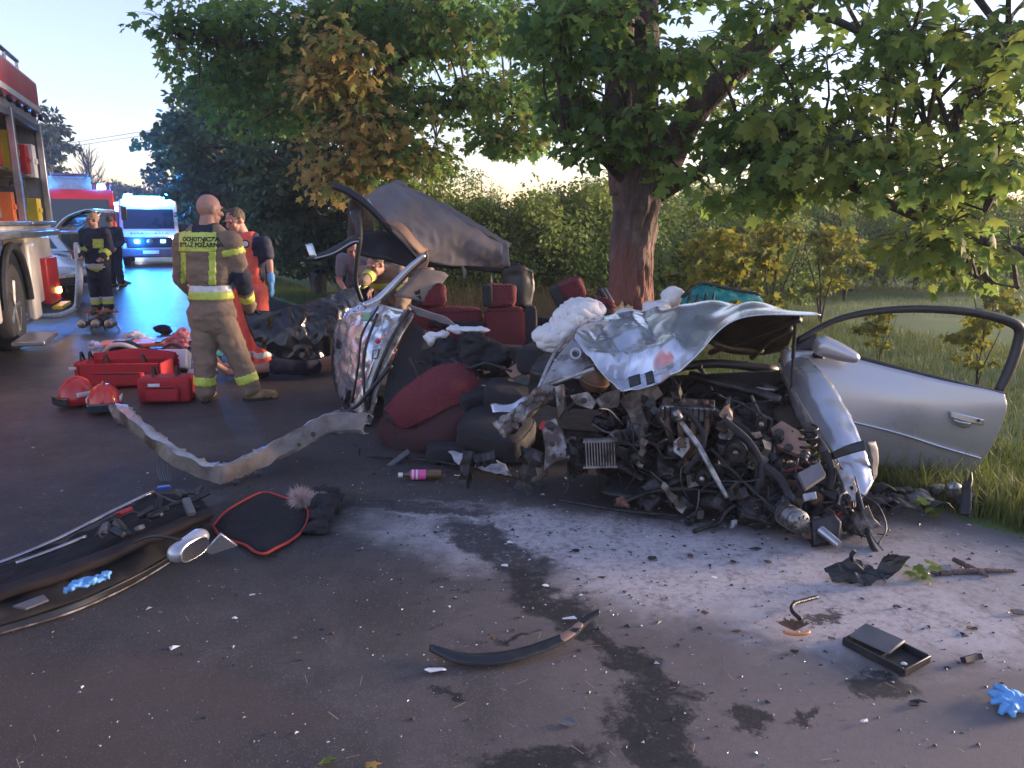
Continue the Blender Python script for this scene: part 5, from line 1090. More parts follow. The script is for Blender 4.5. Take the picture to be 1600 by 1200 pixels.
sheet('pillar_trim', [[(655, 420, 6.6), (615, 462, 6.5)], [(690, 424, 6.7), (655, 470, 6.6)], [(700, 430, 6.75), (668, 472, 6.66)]], M_head, 10, 10, .02, 9, .008, .01, 24)
sheet('hatch_lining', [[(556, 368, 6.7), (560, 398, 6.6)], [(600, 362, 6.75), (605, 408, 6.65)], [(652, 398, 6.75), (650, 420, 6.7)]], M_navy if False else M_black, 12, 10, .03, 6, .03)
strip('torn_pillar', [(555, 330, 6.2), (562, 368, 6.15), (558, 405, 6.15), (556, 440, 6.18), (565, 470, 6.22)], [.045, .024, .02, .02, .02], M_black, 8, 28)
strip('torn_pillar', [(480, 405, 6.1), (500, 402, 6.1), (530, 388, 6.12), (562, 370, 6.15)], [.012, .03, .034, .03], M_black, 8, 24); strip('pillar_flange', [(492, 404, 6.07), (520, 396, 6.07), (548, 380, 6.1), (560, 377, 6.1)], .008, M_alu, 6, 24)
sheet('mirror_shard', [[(477, 382, 6.1), (484, 402, 6.08)], [(488, 380, 6.1), (496, 402, 6.08)]], M_wsil, 6, 6, .01, 20, .012)
# right rear quarter with the door jamb
q = sheet('rear_quarter_panel', [[(575, 472, 6.55), (530, 500, 6.75), (524, 560, 6.80), (534, 640, 6.70)], [(590, 474, 6.40), (548, 505, 6.50), (540, 560, 6.50), (545, 610, 6.45)], [(612, 480, 6.25), (572, 520, 6.30), (556, 575, 6.28), (552, 640, 6.25)], [(640, 486, 6.15), (600, 535, 6.15), (578, 590, 6.12), (566, 655, 6.12)]], M_wsil, 34, 40, .03, 6, .005, .022, 11, 2, None, M_inner)
sheet('door_jamb', [[(632, 484, 6.12), (596, 540, 6.10), (576, 600, 6.07), (566, 655, 6.07)], [(648, 490, 6.10), (616, 545, 6.06), (594, 600, 6.02), (580, 660, 6.02)]], M_inner, 14, 30, .015, 9, .02, .008, 20)
strip('door_seal', [(640, 484, 6.08), (612, 530, 6.04), (586, 590, 6.02), (574, 640, 6.02)], .016, M_black, 8, 24); strip('seat_belt', [(590, 490, 6.2), (572, 540, 6.12), (568, 580, 6.1), (572, 640, 6.0), (585, 690, 5.8)], .012, M_black, 6, 30)
strip('wiring', [(592, 478, 6.2), (566, 522, 6.2), (560, 570, 6.18), (550, 630, 6.2)], .010, M_black, 6, 30); strip('torn_seal', [(612, 570, 6.0), (585, 602, 5.98), (560, 632, 5.98), (545, 640, 6.0)], [.02, .018, .016, .012], M_black, 8, 20)
mb = MB(); [mb.tube([P(583+dx0, 545+dy0, 6.07), P(583+dx1, 545+dy1, 6.07)], .009, 6) for dx0, dy0, dx1, dy1 in ((0, 2, 8, 0), (8, 0, 6, 14), (6, 14, -2, 15), (-2, 15, 0, 2))]; mb.build('door_latch', M_alu, car)
MB().lathe([(.022, 0), (.022, .012), (.008, .016)], Matrix.Translation(P(591, 533, 6.05)) @ Matrix.Rotation(math.pi/2, 4, 'X'), 14).build('filler_emblem', M_red, car)
MB().patch([[P(566+i*6, 488+j*7, 6.28-i*.03) for j in range(3)] for i in range(3)], 6, 6).build('green_sticker', mk('sticker_green', (.25, .45, .30), .5), q, solid=.012, soff=0)
w_ = wheel(car, (0, 0, 0), .30, .19)
for o in [w_]+list(w_.children): pass
w_.matrix_parent_inverse = Matrix(); w_.parent = car
wc = P(548, 612, 6.75); w_.location = (wc.x-car.location.x, wc.y-car.location.y, .30); w_.rotation_euler = (0, 0, math.atan2(LF.y, LF.x)-math.pi/2)
for ch in w_.children: ch.matrix_parent_inverse = Matrix()
sheet('wheel_arch', [[(532, 580, 6.75), (538, 600, 6.72), (540, 640, 6.7)], [(545, 575, 6.5), (552, 598, 6.45), (553, 640, 6.42)]], M_black, 8, 12, .01, 9, .02)
# jumbled dark cabin wall behind right seat
sheet('side_trim', [[(640, 500, 6.3), (610, 580, 6.1), (600, 660, 5.95), (612, 690, 5.8)], [(668, 520, 6.25), (650, 580, 6.05), (640, 640, 5.9), (650, 680, 5.8)], [(700, 545, 6.3), (690, 590, 6.1), (690, 640, 5.95), (700, 690, 5.8)]], M_fab, 18, 22, .03, 6, .03, .012, 14)
sheet('parcel_shelf', [[(638, 476, 6.15), (652, 492, 6.12)], [(668, 486, 6.05), (684, 502, 6.02)], [(700, 498, 5.95), (708, 510, 5.93)], [(722, 520, 5.9), (726, 526, 5.9)]], M_head, 18, 8, .01, 9, .012, .008, 26)
# fallen passenger seat
st = sheet('front_seat_back', [[(610, 642, 5.42), (622, 655, 5.34), (636, 668, 5.30)], [(640, 612, 5.38), (655, 634, 5.26), (670, 656, 5.22)], [(690, 582, 5.44), (702, 606, 5.28), (712, 634, 5.24)], [(728, 582, 5.56), (738, 602, 5.42), (744, 626, 5.36)]], M_quilt, 26, 16, .012, 7, .15, .004, 20)
sheet('front_seat_lower', [[(604, 655, 5.46), (606, 685, 5.42), (640, 712, 5.30)], [(634, 668, 5.33), (645, 690, 5.26), (668, 714, 5.22)], [(672, 656, 5.25), (685, 680, 5.18), (695, 704, 5.2)], [(714, 634, 5.26), (722, 660, 5.2), (726, 690, 5.22)], [(744, 626, 5.38), (745, 655, 5.32), (740, 684, 5.32)]], M_fabr, 24, 16, .015, 7, .14, .008, 16)
sheet('seat_patch', [[(664, 597, 5.32), (676, 612, 5.2)], [(676, 590, 5.34), (690, 610, 5.2)]], M_grey, 6, 6, 0, 1, .01, parent=st)
sheet('front_seat_side', [[(608, 648, 5.5), (600, 680, 5.5), (640, 712, 5.3)], [(618, 652, 5.38), (625, 690, 5.25), (665, 716, 5.18)]], M_fab, 10, 14, .01, 7, .06)
cushion('front_seat_cushion', P(776, 676, 5.08), (.50, .42, .22), RZ(R(-20), R(14), R(10)), M_fab); cushion('seat_bolster', P(742, 630, 5.3), (.30, .16, .20), RZ(R(30), R(20)), M_fab); cushion('seat_bolster', P(800, 622, 5.3), (.40, .28, .16), RZ(R(-15), R(10), R(14)), M_fab); cushion('seat_bolster', P(700, 706, 5.0), (.30, .22, .12), RZ(R(10)), M_fab)
strip('seat_rail', [(590, 745, 4.85), (610, 728, 4.9), (640, 705, 4.95)], .022, M_grey, 6, 10); strip('belt_loop', [(560, 700, 5.2), (562, 740, 4.9), (600, 752, 4.7), (640, 742, 4.8)], .008, M_black, 6, 20)
# driver seat
dh = cushion('headrest', P(888, 456, 6.05), (.27, .15, .19), RZ(R(-12), R(10), R(-24)), M_quilt); cushion('headrest_side', P(872, 464, 6.0), (.08, .14, .19), RZ(R(-12), R(10), R(-24)), M_fab, dh)
cushion('driver_seat_back', P(918, 512, 6.1), (.42, .18, .52), RZ(R(-14), R(-12), R(8)), M_quilt); strip('seat_frame', [(935, 450, 6.2), (948, 470, 6.15), (962, 505, 6.1)], .02, M_black, 6, 10); strip('seat_frame', [(944, 450, 6.25), (958, 474, 6.2)], .014, M_grey, 6, 8)
sheet('seat_side', [[(912, 470, 5.95), (940, 500, 5.9)], [(925, 462, 5.98), (958, 492, 5.92)]], M_fab, 8, 8, .01, 9, .05)
cushion('dashboard', P(905, 590, 5.0), (.62, .5, .30), RZ(R(-20), R(10)), M_black); cushion('dashboard', P(850, 560, 5.6), (.34, .4, .22), RZ(R(-20)), M_fab); sheet('console_trim', [[(790, 580, 5.55), (800, 592, 5.5)], [(815, 566, 5.55), (822, 585, 5.48)], [(842, 590, 5.4), (838, 605, 5.36)]], M_tanpl, 10, 8, .02, 9, .012)
MB().box(P(786, 575, 5.5), (.04, .03, .02)).build('belt_buckle', M_red, car, bev=.004)
# airbags
sheet('airbag', [[(836, 518, 5.20), (834, 530, 5.12), (850, 546, 5.10)], [(858, 510, 5.22), (868, 525, 5.05), (878, 545, 5.08)], [(872, 488, 5.28), (888, 508, 5.05), (900, 530, 5.10)], [(890, 470, 5.32), (905, 488, 5.08), (918, 508, 5.15)], [(915, 468, 5.35), (926, 480, 5.18), (932, 498, 5.22)], [(938, 478, 5.38), (942, 486, 5.3), (940, 494, 5.3)]], M_bag, 60, 40, .018, 6, .04, .022, 19, 2)
ab = MB(); [ab.ell(P(x, y, Y), r) for x, y, Y, r in ((1053, 463, 5.85, (.10, .1, .08)), (1025, 480, 5.8, (.12, .1, .06)), (985, 492, 5.75, (.12, .1, .05)))]
put_mesh('airbag', remesh(ab, .010, 2, .018, 7), M_bag, car)
strip('airbag_trim', [(978, 494, 5.62), (1000, 490, 5.62), (1030, 484, 5.6)], .012, M_redw, 6, 10)
# scuttle panel
sc_ = sheet('scuttle_panel', [[(895, 530, 4.85), (870, 560, 4.75), (845, 605, 4.62)], [(915, 540, 4.75), (900, 565, 4.65), (880, 590, 4.52)], [(938, 560, 4.65), (928, 575, 4.58), (905, 592, 4.50)]], M_inner, 18, 18, .006, 8, .012)
MB().lathe([(.035, 0), (.035, .02), (.026, .02), (.026, 0)], Matrix.Translation(P(899, 553, 4.62)) @ Matrix.Rotation(R(70), 4, 'X'), 16, cap=False).build('grommet_ring', M_alu, sc_); MB().lathe([(.016, 0), (.016, .012)], Matrix.Translation(P(898, 553, 4.60)) @ Matrix.Rotation(R(70), 4, 'X'), 12).build('plug', M_black, sc_)
for x, y in ((868, 563), (864, 577)): MB().lathe([(.010, 0), (.010, .01), (.004, .014)], Matrix.Translation(P(x, y, 4.66)) @ Matrix.Rotation(R(80), 4, 'X'), 8).build('bolt', M_alu, sc_)
strip('panel_flange', [(884, 528, 4.78), (862, 560, 4.68), (842, 606, 4.56)], .012, M_inner, 6, 14); strip('panel_flange', [(850, 605, 4.55), (890, 590, 4.45), (928, 576, 4.42)], .012, M_inner, 6, 14)
# bonnet
bon = [[(945, 492, 5.3), (925, 500, 5.1), (905, 512, 4.9), (900, 520, 4.75), (898, 528, 4.7)], [(990, 486, 5.35), (965, 500, 5.1), (945, 525, 4.85), (932, 550, 4.6), (926, 568, 4.5)], [(1035, 480, 5.4), (1015, 495, 5.1), (995, 530, 4.8), (980, 575, 4.5), (972, 608, 4.35)],
       [(1085, 500, 5.4), (1075, 476, 5.1), (1060, 500, 4.75), (1040, 560, 4.4), (1030, 600, 4.25)], [(1120, 545, 5.4), (1125, 474, 5.05), (1115, 490, 4.65), (1100, 525, 4.3), (1075, 572, 4.15)], [(1180, 555, 5.35), (1185, 500, 5.0), (1180, 472, 4.6), (1165, 485, 4.3), (1150, 500, 4.1)], [(1228, 548, 5.3), (1240, 520, 5.0), (1250, 500, 4.6), (1265, 488, 4.3), (1283, 492, 4.1)]]
mb = MB().patch([[P(*p) for p in r] for r in bon], 110, 70, .004, 4, 1.0)
def topx(p): d = p.y*math.cos(PITCH)-(p.z-CH)*math.sin(PITCH); return 800+FPX*p.x/d, 600-FPX*((p.z-CH)*math.cos(PITCH)+p.y*math.sin(PITCH))/d
CREASE = (((940, 505), (985, 560), 26, -.05), ((985, 560), (1045, 548), 22, .06), ((1008, 488), (1032, 548), 20, -.055), ((1032, 548), (1050, 596), 18, .04), ((930, 560), (985, 558), 16, .05), ((960, 585), (1040, 572), 14, -.045), ((950, 530), (1000, 515), 16, .03), ((1015, 520), (1075, 560), 30, .035), ((985, 560), (972, 606), 14, -.03), ((1060, 480), (1048, 545), 26, .02))
for i, v in enumerate(mb.v):       # sharp folds of the crushed corner
    p_ = V(v); x_, y_ = topx(p_); h = 0
    for (ax_, ay_), (bx2, by2), cw_, dp in CREASE:
        ex, ey = bx2-ax_, by2-ay_; t_ = max(0, min(1, ((x_-ax_)*ex+(y_-ay_)*ey)/(ex*ex+ey*ey))); dd = math.hypot(x_-ax_-t_*ex, y_-ay_-t_*ey); h += dp*max(0, 1-dd/cw_)
    k = max(0, min(1, (1080-x_)/70)); h += (abs(noise.noise(p_*8+V((5, 2, 0))))-.2)*.016*k
    mb.v[i] = tuple(p_+V((0, -.6, .75))*h)
face_cam(mb, V((-.2, -.4, .9)))
hood = mb.build('bonnet', [M_wsil, M_under], car, smooth='full', solid=.006, solid_off=1, soff=0, fixn=False); hood.data.set_sharp_from_angle(angle=R(22))
for pts in ([(1110, 548, 5.2), (1150, 532, 4.9), (1200, 512, 4.55), (1250, 496, 4.35)], [(1175, 556, 5.25), (1200, 530, 4.95), (1235, 510, 4.6)], [(1110, 530, 4.75), (1140, 540, 4.95), (1190, 545, 5.15)]):
    MB().tube([P(x, y+3, Y+.02) for x, y, Y in pts], [.022]*len(pts), 6, 16).build('bonnet_rib', M_under, hood, smooth='full')
for pts in ([(982, 590, 4.38), (1000, 585, 4.36), (1002, 600, 4.32), (985, 606, 4.34)], [(1008, 584, 4.33), (1020, 580, 4.32), (1024, 598, 4.26), (1012, 602, 4.28)]):
    MB().patch([[P(pts[0][0], pts[0][1], pts[0][2]-.06), P(pts[3][0], pts[3][1], pts[3][2]-.06)], [P(pts[1][0], pts[1][1], pts[1][2]-.06), P(pts[2][0], pts[2][1], pts[2][2]-.06)]], 5, 5).build('grille_slot', M_black, hood, solid=.01)
mb = MB(); mb.tube([P(1243, 505, 4.45), P(1239, 560, 4.5)], .012, 8); mb.tube([P(1239, 558, 4.5), P(1235, 615, 4.55)], .007, 8); mb.build('bonnet_strut', M_black, car)
# left wing
wing = sheet('front_wing', [[(1226, 540, 5.0), (1222, 552, 4.9), (1216, 566, 4.85)], [(1275, 572, 4.62), (1258, 600, 4.5), (1244, 618, 4.48)], [(1318, 630, 4.35), (1300, 660, 4.2), (1278, 672, 4.2)], [(1350, 700, 4.05), (1335, 725, 3.95), (1310, 722, 3.98)], [(1364, 752, 3.9), (1352, 775, 3.84), (1338, 780, 3.86)]], M_wsil, 34, 12, .006, 8, .006, .006, 20, 4, None, M_inner)
sheet('wing_flange', [[(1214, 566, 4.85), (1220, 582, 4.84)], [(1242, 618, 4.46), (1240, 640, 4.46)], [(1276, 672, 4.2), (1268, 694, 4.2)], [(1308, 722, 3.98), (1300, 728, 3.98)]], M_inner, 24, 6, .008, 14, .004, .006, 30)
sheet('bumper_corner', [[(1297, 708, 3.95), (1302, 718, 3.93)], [(1322, 696, 3.9), (1332, 708, 3.88)], [(1350, 688, 3.88), (1352, 704, 3.86)]], M_black, 10, 6, .008, 12, .02); sheet('lamp_housing', [[(1352, 690, 3.95), (1368, 690, 3.98)], [(1360, 715, 3.95), (1372, 710, 3.98)], [(1362, 755, 3.95), (1370, 740, 3.98)]], M_grey, 8, 6, .01, 20, .01)
# opened driver's door
def dY(x, y): return 4.80-.10*math.sin(math.pi*max(0, min(1, (y-545)/210)))-.0003*(x-1240)
def DP(x, y, o=0): return P(x, y, dY(x, y)+o)
dg_ = [[(1225, 545), (1230, 600), (1262, 660), (1300, 705), (1345, 722)], [(1300, 552), (1310, 605), (1330, 660), (1350, 700), (1372, 727)], [(1390, 574), (1395, 625), (1402, 670), (1410, 710), (1415, 738)], [(1480, 596), (1482, 640), (1478, 680), (1468, 720), (1455, 748)], [(1540, 608), (1543, 640), (1532, 685), (1512, 725), (1482, 756)], [(1570, 616), (1573, 640), (1556, 685), (1530, 728), (1494, 757)]]
mb = MB().patch([[DP(x, y) for x, y in r] for r in dg_], 40, 30); face_cam(mb)
door = mb.build('door', [M_doorp, M_black], car, smooth='full', solid=.09, solid_off=1, soff=-1)
M_doorsil = M_silver
MB().tube([DP(1318, 656, -.012), DP(1400, 676, -.012), DP(1470, 698, -.012), DP(1532, 716, -.012)], .008, 6, 24).build('side_moulding', M_silver, door)
MB().tube([DP(1242, 540, .03), DP(1340, 560, .02), DP(1450, 588, .02), DP(1570, 617, .03)], .017, 8, 24).build('window_seal', M_black, door)
fr_ = MB().tube([P(1245, 533, 4.82), P(1300, 503, 4.82), P(1352, 489, 4.82), P(1420, 483, 4.82), P(1500, 486, 4.82), P(1560, 497, 4.82), P(1592, 512, 4.82), P(1590, 540, 4.82), P(1576, 580, 4.81), P(1560, 612, 4.80)], [.022, .020, .022, .024, .026, .03, .036, .034, .034, .03], 8, 60).build('window_frame', M_black, door, smooth='full')
for i_ in (0,): MB().slab([P(1238, 535, 4.84), P(1275, 522, 4.84), P(1272, 545, 4.80), P(1240, 548, 4.80)], .03).build('mirror_sail', M_black, door)
mr = MB(); [mr.ell(P(1284+t_*46, 540+t_*17, 4.66-.03*t_), (.055, .06, .066-.026*t_*t_), RZ(0, 0, R(22)), 16) for t_ in np.linspace(0, 1, 9)]; mo = put_mesh('wing_mirror', remesh(mr, .008, 8), M_doorp, door); MB().tube([P(1272, 555, 4.76), P(1288, 556, 4.70)], .02, 8).build('mirror_foot', M_black, mo)
hb = MB().patch([[DP(1484, 642, -.012), DP(1484, 652, -.016)], [DP(1510, 648, -.016), DP(1510, 660, -.022)], [DP(1536, 655, -.012), DP(1535, 664, -.014)]], 8, 6).build('door_handle', M_silver, door, solid=.012); MB().patch([[DP(1490, 654, -.030), DP(1494, 662, -.020)], [DP(1502, 658, -.038), DP(1504, 667, -.028)], [DP(1516, 660, -.030), DP(1513, 667, -.020)]], 8, 6).build('handle_grip', M_silver, hb, solid=.012); MB().lathe([(.009, 0), (.009, .006)], Matrix.Translation(DP(1529, 657, -.028)) @ Matrix.Rotation(math.pi/2, 4, 'X'), 10).build('key_lock', M_black, hb)
# shattered windscreen standing up behind the bonnet
sheet('windscreen', [[(1062, 474, 5.55), (1068, 462, 5.7), (1080, 452, 5.8)], [(1095, 470, 5.55), (1098, 455, 5.72), (1100, 444, 5.85)], [(1140, 470, 5.6), (1140, 460, 5.75), (1142, 452, 5.9)], [(1192, 474, 5.6), (1192, 468, 5.75), (1188, 461, 5.9)]], M_teal, 26, 10, .02, 12, .008, .02, 26)
strip('windscreen_frit', [(1066, 464, 5.66), (1082, 450, 5.78), (1100, 443, 5.83), (1142, 452, 5.86), (1188, 460, 5.86)], .014, M_black, 6, 20)
for k in range(4): strip('windscreen_frit', [(1074+k*13, 472, 5.50), (1080+k*12, 458, 5.64)], .010, M_black, 5, 4)
# crushed sill swung out on the road
def chan(name, rows, mat, **k): return sheet(name, rows, mat, **k)
def gp(x, y, z): q_ = G(x, y, z); return q_
sill_c = [(178, 640, .30), (210, 668, .28), (255, 705, .20), (300, 730, .12), (345, 742, .08), (395, 725, .10), (440, 700, .16), (490, 672, .26), (530, 660, .28), (572, 660, .30)]
cl = cr([tuple(G(*q_)) for q_ in sill_c], 90); prof_ = [(.075, .035), (.040, .060), (.010, .055), (-.010, .000), (-.022, -.045), (.010, -.065), (.055, -.062)]
mb = MB(); vs = []; tg = np.gradient(cl, axis=0)
for i in range(90):
    t_ = V(tg[i]).normalized(); nrm_ = V((-t_.y, t_.x, 0)).normalized(); nrm_ = nrm_ if nrm_.y > 0 else -nrm_; tw = .35*math.sin(i*.06)+.5*noise.noise(V((i*.07, 0, 0))); w_s = (.8+.35*i/89)+.25*noise.noise(V((i*.07, 5, 0)))
    for j, (a_, b_) in enumerate(prof_):
        k_ = noise.noise(V((i*.22, j*.6, 2)))*.016+(.034*noise.noise(V((i*1.3, j*1.7, 7))) if j in (0, 6) else .004*noise.noise(V((i*.8, j*1.7, 7)))); aa = a_*math.cos(tw)-b_*math.sin(tw); bb = a_*math.sin(tw)+b_*math.cos(tw)
        p_ = V(cl[i])+nrm_*(aa*w_s+k_)+V((0, 0, bb*w_s+k_*.8)); p_.z = max(.008, p_.z); vs.append(p_)
npf = len(prof_); mb.add(vs, [(i*npf+j, (i+1)*npf+j, (i+1)*npf+j+1, i*npf+j+1) for i in range(89) for j in range(npf-1)]); mb.m = [0 if j < 2 or j == 4 else 1 for i in range(89) for j in range(npf-1)]; face_cam(mb)
sl = mb.build('sill_beam', [M_sillp, M_sillw], car, smooth=True, solid=.004, soff=0)
for x, y, z, r in ((372, 742, .07, .022), (408, 728, .10, .026), (388, 734, .08, .014), (492, 668, .28, .016), (470, 684, .22, .012)):
    c = G(x, y+8, z); MB().lathe([(r, 0), (r*1.0, .012), (r*.7, .016)], Matrix.Translation(c+V((0, -.035, .0))) @ Matrix.Rotation(R(75), 4, 'X'), 12).build('sill_hole', M_black, sl)
for k in range(6): MB().tube([G(250+k*3, 706, .16), G(246+k*4, 735, .08), G(252+k*3, 752, .04)], .004, 5, 8).build('torn_wire', M_grey, sl)
sheet('sill_end', [[(498, 650, 6.0), (510, 668, 5.85)], [(540, 642, 6.0), (548, 662, 5.85)], [(585, 648, 5.95), (580, 664, 5.85)]], M_dirty, 20, 8, .02, 9, .006, .03, 22)
chan('torn_flange', [[(168, 632, 6.1), (180, 660, 5.9)], [(190, 634, 6.05), (205, 668, 5.8)], [(215, 652, 5.85), (222, 680, 5.65)]], M_dirty, nu=14, nv=10, amp=.02, sc=12, a2=.02)
# ---- front end: rails, brackets, engine clutter
sheet('crushed_rail', [[(866, 602, 4.45), (862, 625, 4.38)], [(835, 612, 4.38), (832, 642, 4.30)], [(805, 640, 4.32), (808, 665, 4.24)], [(772, 662, 4.28), (790, 682, 4.22)]], M_dirty, 26, 12, .02, 10, .05, .03, 20)
sheet('rail_flap', [[(766, 632, 4.5), (770, 645, 4.45)], [(800, 632, 4.5), (800, 642, 4.45)], [(822, 618, 4.5), (826, 630, 4.45)]], M_wsil, 12, 6, .02, 14, .005)
def plate(name, pts, th, mat, holes=(), Y=None, parent=None, bev=.004):
    o = MB().slab([P(*p) for p in pts], th).build(name, mat, parent or car, smooth=False, bev=bev)
    for (x, y, yy, r) in holes: MB().lathe([(r*1.15, -.004), (r*1.15, .006), (r*.9, .010)], Matrix.Translation(P(x, y, yy)) @ Matrix.Rotation(R(80), 4, 'X'), 12).build('hole', M_black, o)
    return o
plate('perforated_bracket', [(845, 660, 4.22), (868, 655, 4.25), (882, 690, 4.16), (890, 716, 4.08), (868, 722, 4.06), (850, 735, 4.02), (852, 700, 4.12)], .03, M_dirty, ((861, 666, 4.19, .022), (863, 694, 4.10, .013), (865, 713, 4.04, .013), (852, 690, 4.10, .006), (876, 710, 4.06, .006)))
MB().box(P(847, 664, 4.18), (.022, .01, .05), RZ(0, 0, R(25))).build('red_tag', M_redw, car)
bo = MB().ell(P(928, 593, 4.55), (.095, .085, .085), RZ(R(-20), R(10), R(15)), 20).build('brake_booster', M_rust, car, smooth='full'); MB().lathe([(.094, -.008), (.1, 0), (.094, .008)], Matrix.Translation(P(928, 593, 4.55)) @ Matrix.Rotation(R(15), 4, 'Y') @ Matrix.Rotation(R(15), 4, 'X'), 24).build('booster_seam', M_rust, bo)
# alloy bracket cluster under the booster
for pts in ([(868, 605, 4.4), (880, 600, 4.38), (884, 640, 4.34), (874, 655, 4.34)], [(890, 618, 4.38), (918, 612, 4.38), (932, 628, 4.36), (925, 640, 4.36), (900, 632, 4.36)], [(930, 625, 4.36), (945, 614, 4.36), (968, 608, 4.38), (966, 636, 4.36), (940, 640, 4.34)]):
    plate('torn_bracket', pts, .04, M_dirty, ((sum(p[0] for p in pts)/len(pts), sum(p[1] for p in pts)/len(pts), pts[0][2]-.05, .014),))
rad = MB().box(P(938, 707, 4.1), (.17, .05, .16), RZ(R(-8), 0, R(-4))).build('radiator_core', M_eng, car, bev=.004)
for k in range(11): MB().box(P(916+k*4.4, 707, 4.06), (.005, .03, .155), RZ(R(-8), 0, R(-4))).build('radiator_fin', M_alloy, rad)
for y in (688, 728): MB().box(P(938, y, 4.08), (.19, .05, .012), RZ(R(-8), 0, R(-4))).build('radiator_tank', M_alloy, rad)
strip('air_hose', [(1012, 605, 4.55), (1010, 640, 4.45), (1000, 668, 4.40), (985, 680, 4.42)], [.05, .052, .05, .045], M_rubber, 12, 18)
sh = strip('steering_shaft', [(1062, 658, 4.05), (1090, 695, 3.98), (1112, 735, 3.90), (1136, 778, 3.82)], [.016, .018, .016, .012], M_alloy, 8, 16); MB().lathe([(.016, 0), (.026, .01), (.024, .03), (.028, .04), (.02, .06)], Matrix.Translation(P(1062, 656, 4.05)) @ Matrix.Rotation(R(-30), 4, 'Y'), 12).build('shaft_joint', M_alloy, sh)
plate('alloy_bracket', [(1052, 690, 4.1), (1062, 682, 4.1), (1076, 684, 4.1), (1078, 700, 4.08), (1066, 716, 4.06), (1052, 706, 4.08)], .025, M_alloy, ((1060, 702, 4.07, .008), (1070, 692, 4.08, .008)))
strip('cross_tube', [(1078, 586, 4.6), (1120, 598, 4.5), (1175, 612, 4.45), (1218, 626, 4.42)], [.03, .032, .032, .034], M_eng, 10, 20); strip('scuttle_edge', [(1050, 575, 4.9), (1120, 568, 4.9), (1215, 578, 4.95)], .03, M_black, 8, 12)
# engine block: irregular castings in one lump with its own fittings
eb = MB(); random.seed(5)
for _ in range(150):
    x = random.uniform(905, 1330); y = random.uniform(612, 815)
    if x < 1000 and y > 740: continue
    if x > 1230 and y < 610+(x-1210)*1.5: continue
    Y = 4.62-.85*(y-610)/210-.0002*(x-1000)+random.uniform(.02, .22); s = random.uniform(.05, .12); c = P(x, y, Y); c.z = max(.07, c.z)
    if random.random() < .35: eb.box(c, (s, s*random.uniform(.6, 1.6), s*random.uniform(.4, 1.0)), RZ(random.uniform(-1, 1), random.uniform(-.7, .7), random.uniform(-.7, .7)))
    elif random.random() < .5: eb.lathe([(s*.3, -s*.8), (s*.55, -s*.6), (s*.55, -s*.1), (s*.42, 0), (s*.55, .1*s), (s*.5, s*.5), (s*.25, s*.8)], Matrix.Translation(c) @ RZ(random.uniform(-1, 1), random.uniform(-1.5, 1.5), random.uniform(-1, 1)).to_4x4(), 14)
    else:
        d = V((random.gauss(0, 1), random.gauss(0, .5), random.gauss(0, .8))).normalized()*random.uniform(.1, .22); eb.tube([c-d, c+d*.1+V((0, -.02, .03)), c+d], [s*.22, s*.26, s*.2], 8, 8)
eb.slab([P(1000, 640, 4.75), P(1200, 620, 4.8), P(1240, 720, 4.4), P(1310, 800, 3.95), P(1200, 800, 3.95), P(1020, 760, 4.3), P(930, 720, 4.5)], .22)
put_mesh('engine_block', remesh(eb, .009, 1, .006, 45), M_eng, car)
ca = MB(); ca.slab([P(1050, 600, 4.9), P(1225, 590, 5.0), P(1240, 700, 4.6), P(1130, 760, 4.4), P(960, 740, 4.6), P(960, 620, 4.9)], .25); ca.build('bulkhead', M_black, car, bev=.02)
def clut(n, fn, x0, x1, y0, y1, seed):
    random.seed(seed)
    for _ in range(n):
        x, y = random.uniform(x0, x1), random.uniform(y0, y1)
        if x > 1215 and y < 625+(x-1215)*1.15: y = 625+(x-1215)*1.15+random.uniform(10, 50)
        Y = 4.40-.62*max(0, (y-600))/230-.0003*(x-1000)+random.uniform(-.06, .08); fn(x, y, Y)
def c_cable(x, y, Y):
    pts = [P(x, y, Y)]; d = V((random.gauss(0, 1), random.gauss(0, .5), random.gauss(-.3, .8))).normalized()
    for k in range(4):
        d = (d+V((random.gauss(-.35 if x > 1200 else 0, .5), random.gauss(0, .3), random.gauss(-.25 if x > 1200 else -.1, .5)))).normalized(); q_ = pts[-1]+d*random.uniform(.05, .11); q_.z = max(.03, q_.z); pts.append(q_)
    MB().tube(pts, random.choice([.004, .005, .006, .009, .012]), 6, 16).build('cable', random.choice([M_black, M_black, M_rubber, M_grey, M_eng, M_eng, M_redw if random.random() < .4 else M_black]), car, smooth='full')
def c_brk(x, y, Y):
    s = random.uniform(.02, .055); k = random.randint(4, 6); rot = RZ(random.uniform(-1, 1), random.uniform(-.5, .5), random.uniform(-3, 3)); c = P(x, y, Y); c.z = max(.06, c.z)
    poly = [(s*random.uniform(.7, 1.3)*math.cos(2*math.pi*i/k), s*random.uniform(.5, 1.2)*math.sin(2*math.pi*i/k)) for i in range(k)]
    M = Matrix.Translation(c) @ rot.to_4x4(); o = MB().prism(poly, .012, M).build('bracket', random.choice([M_alloy, M_dirty, M_eng, M_eng, M_eng, M_rust]), car, smooth=False, bev=.003, fixn=True)
    MB().lathe([(s*.22, -.008), (s*.22, .008)], M @ Matrix.Rotation(math.pi/2, 4, 'X'), 8).build('bolt', M_black, o)
